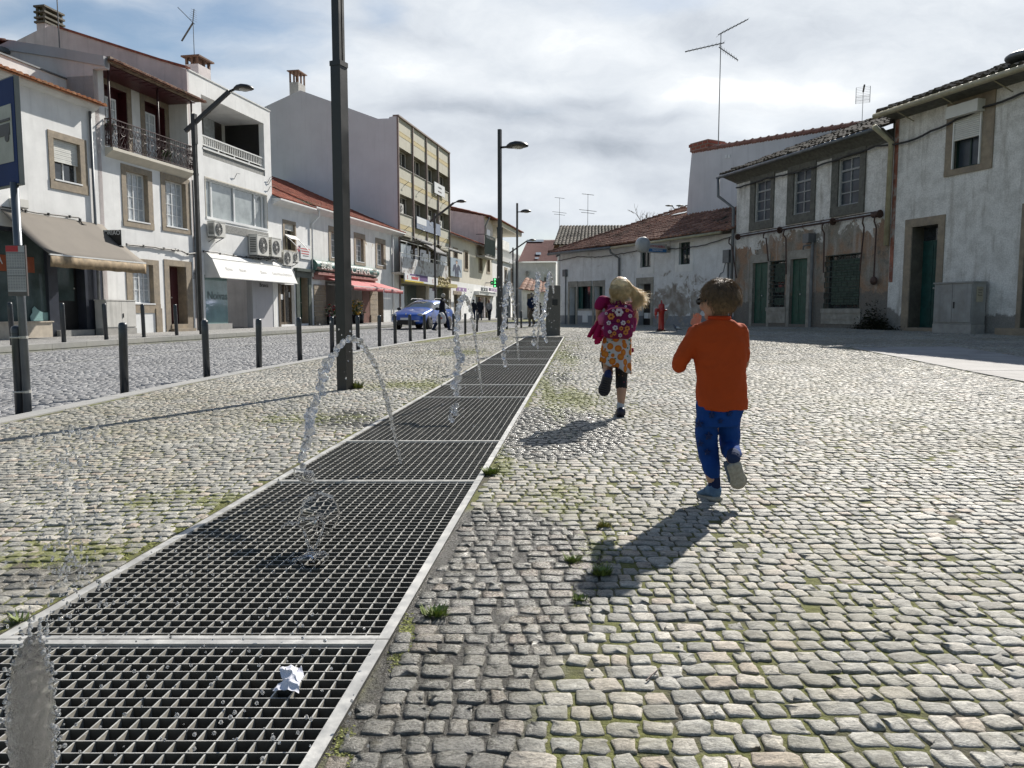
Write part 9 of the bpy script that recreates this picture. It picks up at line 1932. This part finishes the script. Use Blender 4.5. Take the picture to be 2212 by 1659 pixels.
# ================================================================== water
wm_, g, b = bsdf_mat('water'); b.inputs['Base Color'].default_value = (.97, .98, 1, 1); b.inputs['Transmission Weight'].default_value = .84; b.inputs['IOR'].default_value = 1.36; b.inputs['Roughness'].default_value = .05; M['water'] = wm_
tc = g.n('ShaderNodeTexCoord').outputs['Object']; bump(g, b, g.noise(tc, 110, 3, .6), .8, .006)
wc, g, b = bsdf_mat('clear_water'); b.inputs['Transmission Weight'].default_value = 1.0; b.inputs['Base Color'].default_value = (1, 1, 1, 1); b.inputs['IOR'].default_value = 1.33; b.inputs['Roughness'].default_value = 0; M['clear'] = wc
def jet(pts, d0, d1, r0, r1, label, seed, gap=.78, drops=60, hollow=()):
 """pts: picture points from the nozzle to the fall, depth runs d0 -> d1"""
 rnd = random.Random(seed); base = at_depth(pts[0][0], pts[0][1], d0); root = empty('water_jet', base, 0, label, 'water jet', 'water jets over the gratings'); P = []
 n = len(pts); W = [at_depth(u, v, d0 + (d1 - d0) * (i / (n - 1)) ** 1.1) - base for i, (u, v) in enumerate(pts)]
 for i in range(n - 1):
  p0, p1, p2, p3 = W[max(i - 1, 0)], W[i], W[i + 1], W[min(i + 2, n - 1)]
  for k_ in range(14): t = k_ / 14; P.append((.5 * ((2 * p1) + (-p0 + p2) * t + (2 * p0 - 5 * p1 + 4 * p2 - p3) * t * t + (-p0 + 3 * p1 - 3 * p2 + p3) * t ** 3), (i + t) / (n - 1)))
 mb = MB(); m = len(P)
 for i, (p, t) in enumerate(P):
  if i == 0: continue
  r = r0 + (r1 * .84 - r0) * min(1, t * 1.6); brk = max(0, t - gap) / (1 - gap + 1e-6)
  if rnd.random() < brk * .9 + (0.03 if t > .35 else 0): continue
  L = (p - P[i - 1][0]); steps = max(1, int(L.length / (r * .42)))
  for q_ in range(steps):
   c = P[i - 1][0] + L * (q_ / steps); ph = i * .9 + q_ * .7; j = r * (.1 + 1.1 * min(1, t * 1.5))
   c = c + V((math.cos(ph), math.sin(ph) * .6, math.sin(ph * .7) * .5)) * j * .42 + V((rnd.gauss(0, j * .24), rnd.gauss(0, j * .24), rnd.gauss(0, j * .24)))
   mb.ball(c, r * rnd.uniform(.55, 1.15), n=8, m=5, sc=(rnd.uniform(.7, 1.3), 1, rnd.uniform(.7, 1.5)))
 o = mb.build('stream', M['water'], root, True); remesh(o, max(.0035, r1 * .16), 2); fold(o, r1 * .5, r1 * 1.2)
 mb = MB()
 for _ in range(drops):
  p, t = P[int(rnd.uniform(.3, 1) * (m - 1))]; sp = r1 * (1.5 + 4 * t); c = p + V((rnd.gauss(0, sp), rnd.gauss(0, sp), rnd.gauss(0, sp))); mb.ball(c, r1 * rnd.uniform(.06, .22), n=6, m=4, sc=(1, 1, rnd.uniform(1, 1.8)))
 mb.build('droplets', M['water'], root, True); return root, base
root, base = jet([(865, 998), (850, 930), (835, 860), (815, 800), (797, 765), (775, 738), (748, 735), (722, 765), (700, 800), (690, 850), (672, 893), (668, 915), (662, 960), (652, 990), (640, 1020)], 4.35, 3.15, .0095, .021, 'nearest tall arching water jet, in front of the big lamp post', 1, .72, 110)
def film(mb, pts, d, bulge, seed):
 """thin curved sheet of water inside a picture outline"""
 rnd = random.Random(seed); n = len(pts); c = V((sum(p[0] for p in pts) / n, sum(p[1] for p in pts) / n, 0)); rings = []
 for f_ in (1, .93, .75, .5, .22, .03):
  rings.append([at_depth(c.x + (x - c.x) * f_ * (1 + rnd.uniform(-.02, .02)), c.y + (y - c.y) * f_, d + bulge * (1 - f_ * f_) + .012 * math.sin(k_ * 1.3)) - base for k_, (x, y) in enumerate(pts)])
 mb.rings(rings, caps=False)
def rim(mb, pts, d, r):
 P = [at_depth(x, y, d) - base for x, y in pts]
 for a, b_ in zip(P[:-1], P[1:]):
  n = max(2, int((b_ - a).length / (r * .8)))
  for k_ in range(n): mb.ball(a.lerp(b_, k_ / n) + V((random.gauss(0, r * .4), random.gauss(0, r * .4), random.gauss(0, r * .4))), r * random.uniform(.5, 1.3), n=7, m=5)
fl_ = MB(); film(fl_, [(634, 1012), (655, 1015), (676, 1020), (682, 1038), (672, 1046), (650, 1042), (636, 1030)], 3.05, -.03, 2); film(fl_, [(662, 1075), (690, 1062), (715, 1070), (730, 1090), (735, 1115), (722, 1140), (700, 1162), (680, 1190), (668, 1180), (660, 1150), (640, 1132), (650, 1100)], 2.85, -.05, 3); film(fl_, [(640, 1205), (665, 1192), (700, 1190), (712, 1205), (690, 1225), (660, 1228)], 2.65, -.03, 4)
o = fl_.build('water_film', M['clear'], root, True); so = o.modifiers.new('t', 'SOLIDIFY'); so.thickness = .0012; fold(o, .005, .05)
rm = MB(); rim(rm, [(634, 1012), (676, 1020), (681, 1040)], 3.03, .0035); rim(rm, [(608, 1138), (625, 1128), (645, 1130), (652, 1105), (655, 1085), (690, 1063), (720, 1075)], 2.82, .005); rim(rm, [(652, 1122), (680, 1118), (700, 1130), (695, 1150), (680, 1185), (665, 1200)], 2.8, .0045); rim(rm, [(655, 1150), (668, 1185), (662, 1200), (625, 1212), (640, 1235), (650, 1250)], 2.68, .0045); rim(rm, [(668, 1200), (700, 1192), (712, 1200)], 2.65, .003); rim(rm, [(655, 1225), (672, 1245)], 2.62, .005)
o = rm.build('water_rim', M['water'], root, True); remesh(o, .0028, 1)
jet([(1041, 847), (1036, 800), (1030, 755), (1024, 715), (1018, 675), (1010, 650), (1001, 642), (994, 655), (988, 690), (985, 730), (990, 765), (1000, 772), (988, 800), (984, 840), (980, 880), (975, 910), (978, 935)], 7.6, 5.6, .011, .030, 'second arching jet, crossing the far bollards and the distant women', 5, .6, 120)
jet([(1121, 777), (1118, 740), (1114, 700), (1110, 660), (1106, 630), (1101, 612), (1097, 620), (1092, 655), (1090, 690), (1086, 720), (1090, 745), (1087, 775), (1093, 800)], 12.0, 9.5, .016, .036, 'third jet, in front of the two thin lamp posts', 8, .7, 80)
jet([(1160, 765), (1162, 730), (1163, 690), (1163, 650), (1163, 615), (1162, 592), (1161, 600), (1158, 640), (1156, 690), (1154, 730), (1152, 760)], 15.6, 13.2, .018, .042, 'fourth jet, a tall ragged column before the standing man', 12, .7, 80)
jet([(1196, 632), (1193, 605), (1188, 590), (1184, 600), (1181, 630), (1176, 665), (1172, 700), (1175, 722), (1178, 740)], 19.0, 16.0, .024, .05, 'farthest jet, against the granite slab', 15, .8, 50)
def blob():
 base = at_depth(62, 1500, 1.27); root = empty('water_jet', base, 0, 'thick blurred water column at the lower left corner, rising from the nearest grating', 'water jet', 'water jets over the gratings'); mb = MB(); rnd = random.Random(2)
 ctr = [(76, 1372, 10), (72, 1390, 22), (68, 1430, 34), (66, 1480, 42), (66, 1540, 46), (70, 1600, 44), (72, 1670, 42), (72, 1760, 38)]
 mb.tube([at_depth(u, v, 1.27) - base for u, v, w in ctr], [w * 1.27 / FOC * 1.03 for u, v, w in ctr], 24); o = mb.build('column', M['water_rough'], root, True)
 s_ = o.modifiers.new('s', 'SUBSURF'); s_.levels = 2; s_.render_levels = 3; fold(o, .012, .012)
 mb = MB()
 for _ in range(260):
  u0, v0, w = rnd.choice(ctr); s = rnd.choice((-1, 1)); mb.ball(at_depth(u0 + s * w * rnd.uniform(.95, 1.35), v0 + rnd.uniform(-35, 35), 1.27 + rnd.gauss(0, .02)) - base, rnd.uniform(.0012, .0045), n=7, m=5)
 mb.build('droplets', M['water'], root, True)
wr, g, b = bsdf_mat('water_rough'); b.inputs['Base Color'].default_value = (.9, .9, .9, 1); b.inputs['Transmission Weight'].default_value = 1.0; b.inputs['IOR'].default_value = 1.33; b.inputs['Roughness'].default_value = .13; M['water_rough'] = wr
tc = g.n('ShaderNodeTexCoord').outputs['Object']; bump(g, b, g.noise(tc, 120, 4, .6), .7, .004); blob()
def spray():
 rnd = random.Random(21); mb = MB()
 for _ in range(430):
  t = rnd.random(); u = 95 + 110 * t ** .8 * rnd.uniform(.2, 1.3) + rnd.gauss(0, 22 + 50 * (1 - t)); v = 1370 - 450 * rnd.random() ** .9; d = rnd.uniform(1.6, 2.4)
  if u < -30: continue
  mb.ball(at_depth(u, v, d), rnd.uniform(.0014, .0044) * (1 if rnd.random() < .93 else 1.7), n=6, m=4, sc=(1, 1, rnd.uniform(.8, 2)))
 for _ in range(170):
  u, v = rnd.uniform(120, 820), rnd.uniform(1150, 1640); mb.ball(at_depth(u, v, max(.9, .92 * FOC / (v - 640) * rnd.uniform(.75, .97))), rnd.uniform(.0014, .0046), n=7, m=5)
 for _ in range(120): mb.ball(at_depth(rnd.uniform(150, 620), rnd.uniform(930, 1300), rnd.uniform(1.8, 3)), rnd.uniform(.001, .0025), n=6, m=4)
 o = mb.build('water_spray', M['water'], None, True, fix=False); tag(o, kind='stuff')
spray()
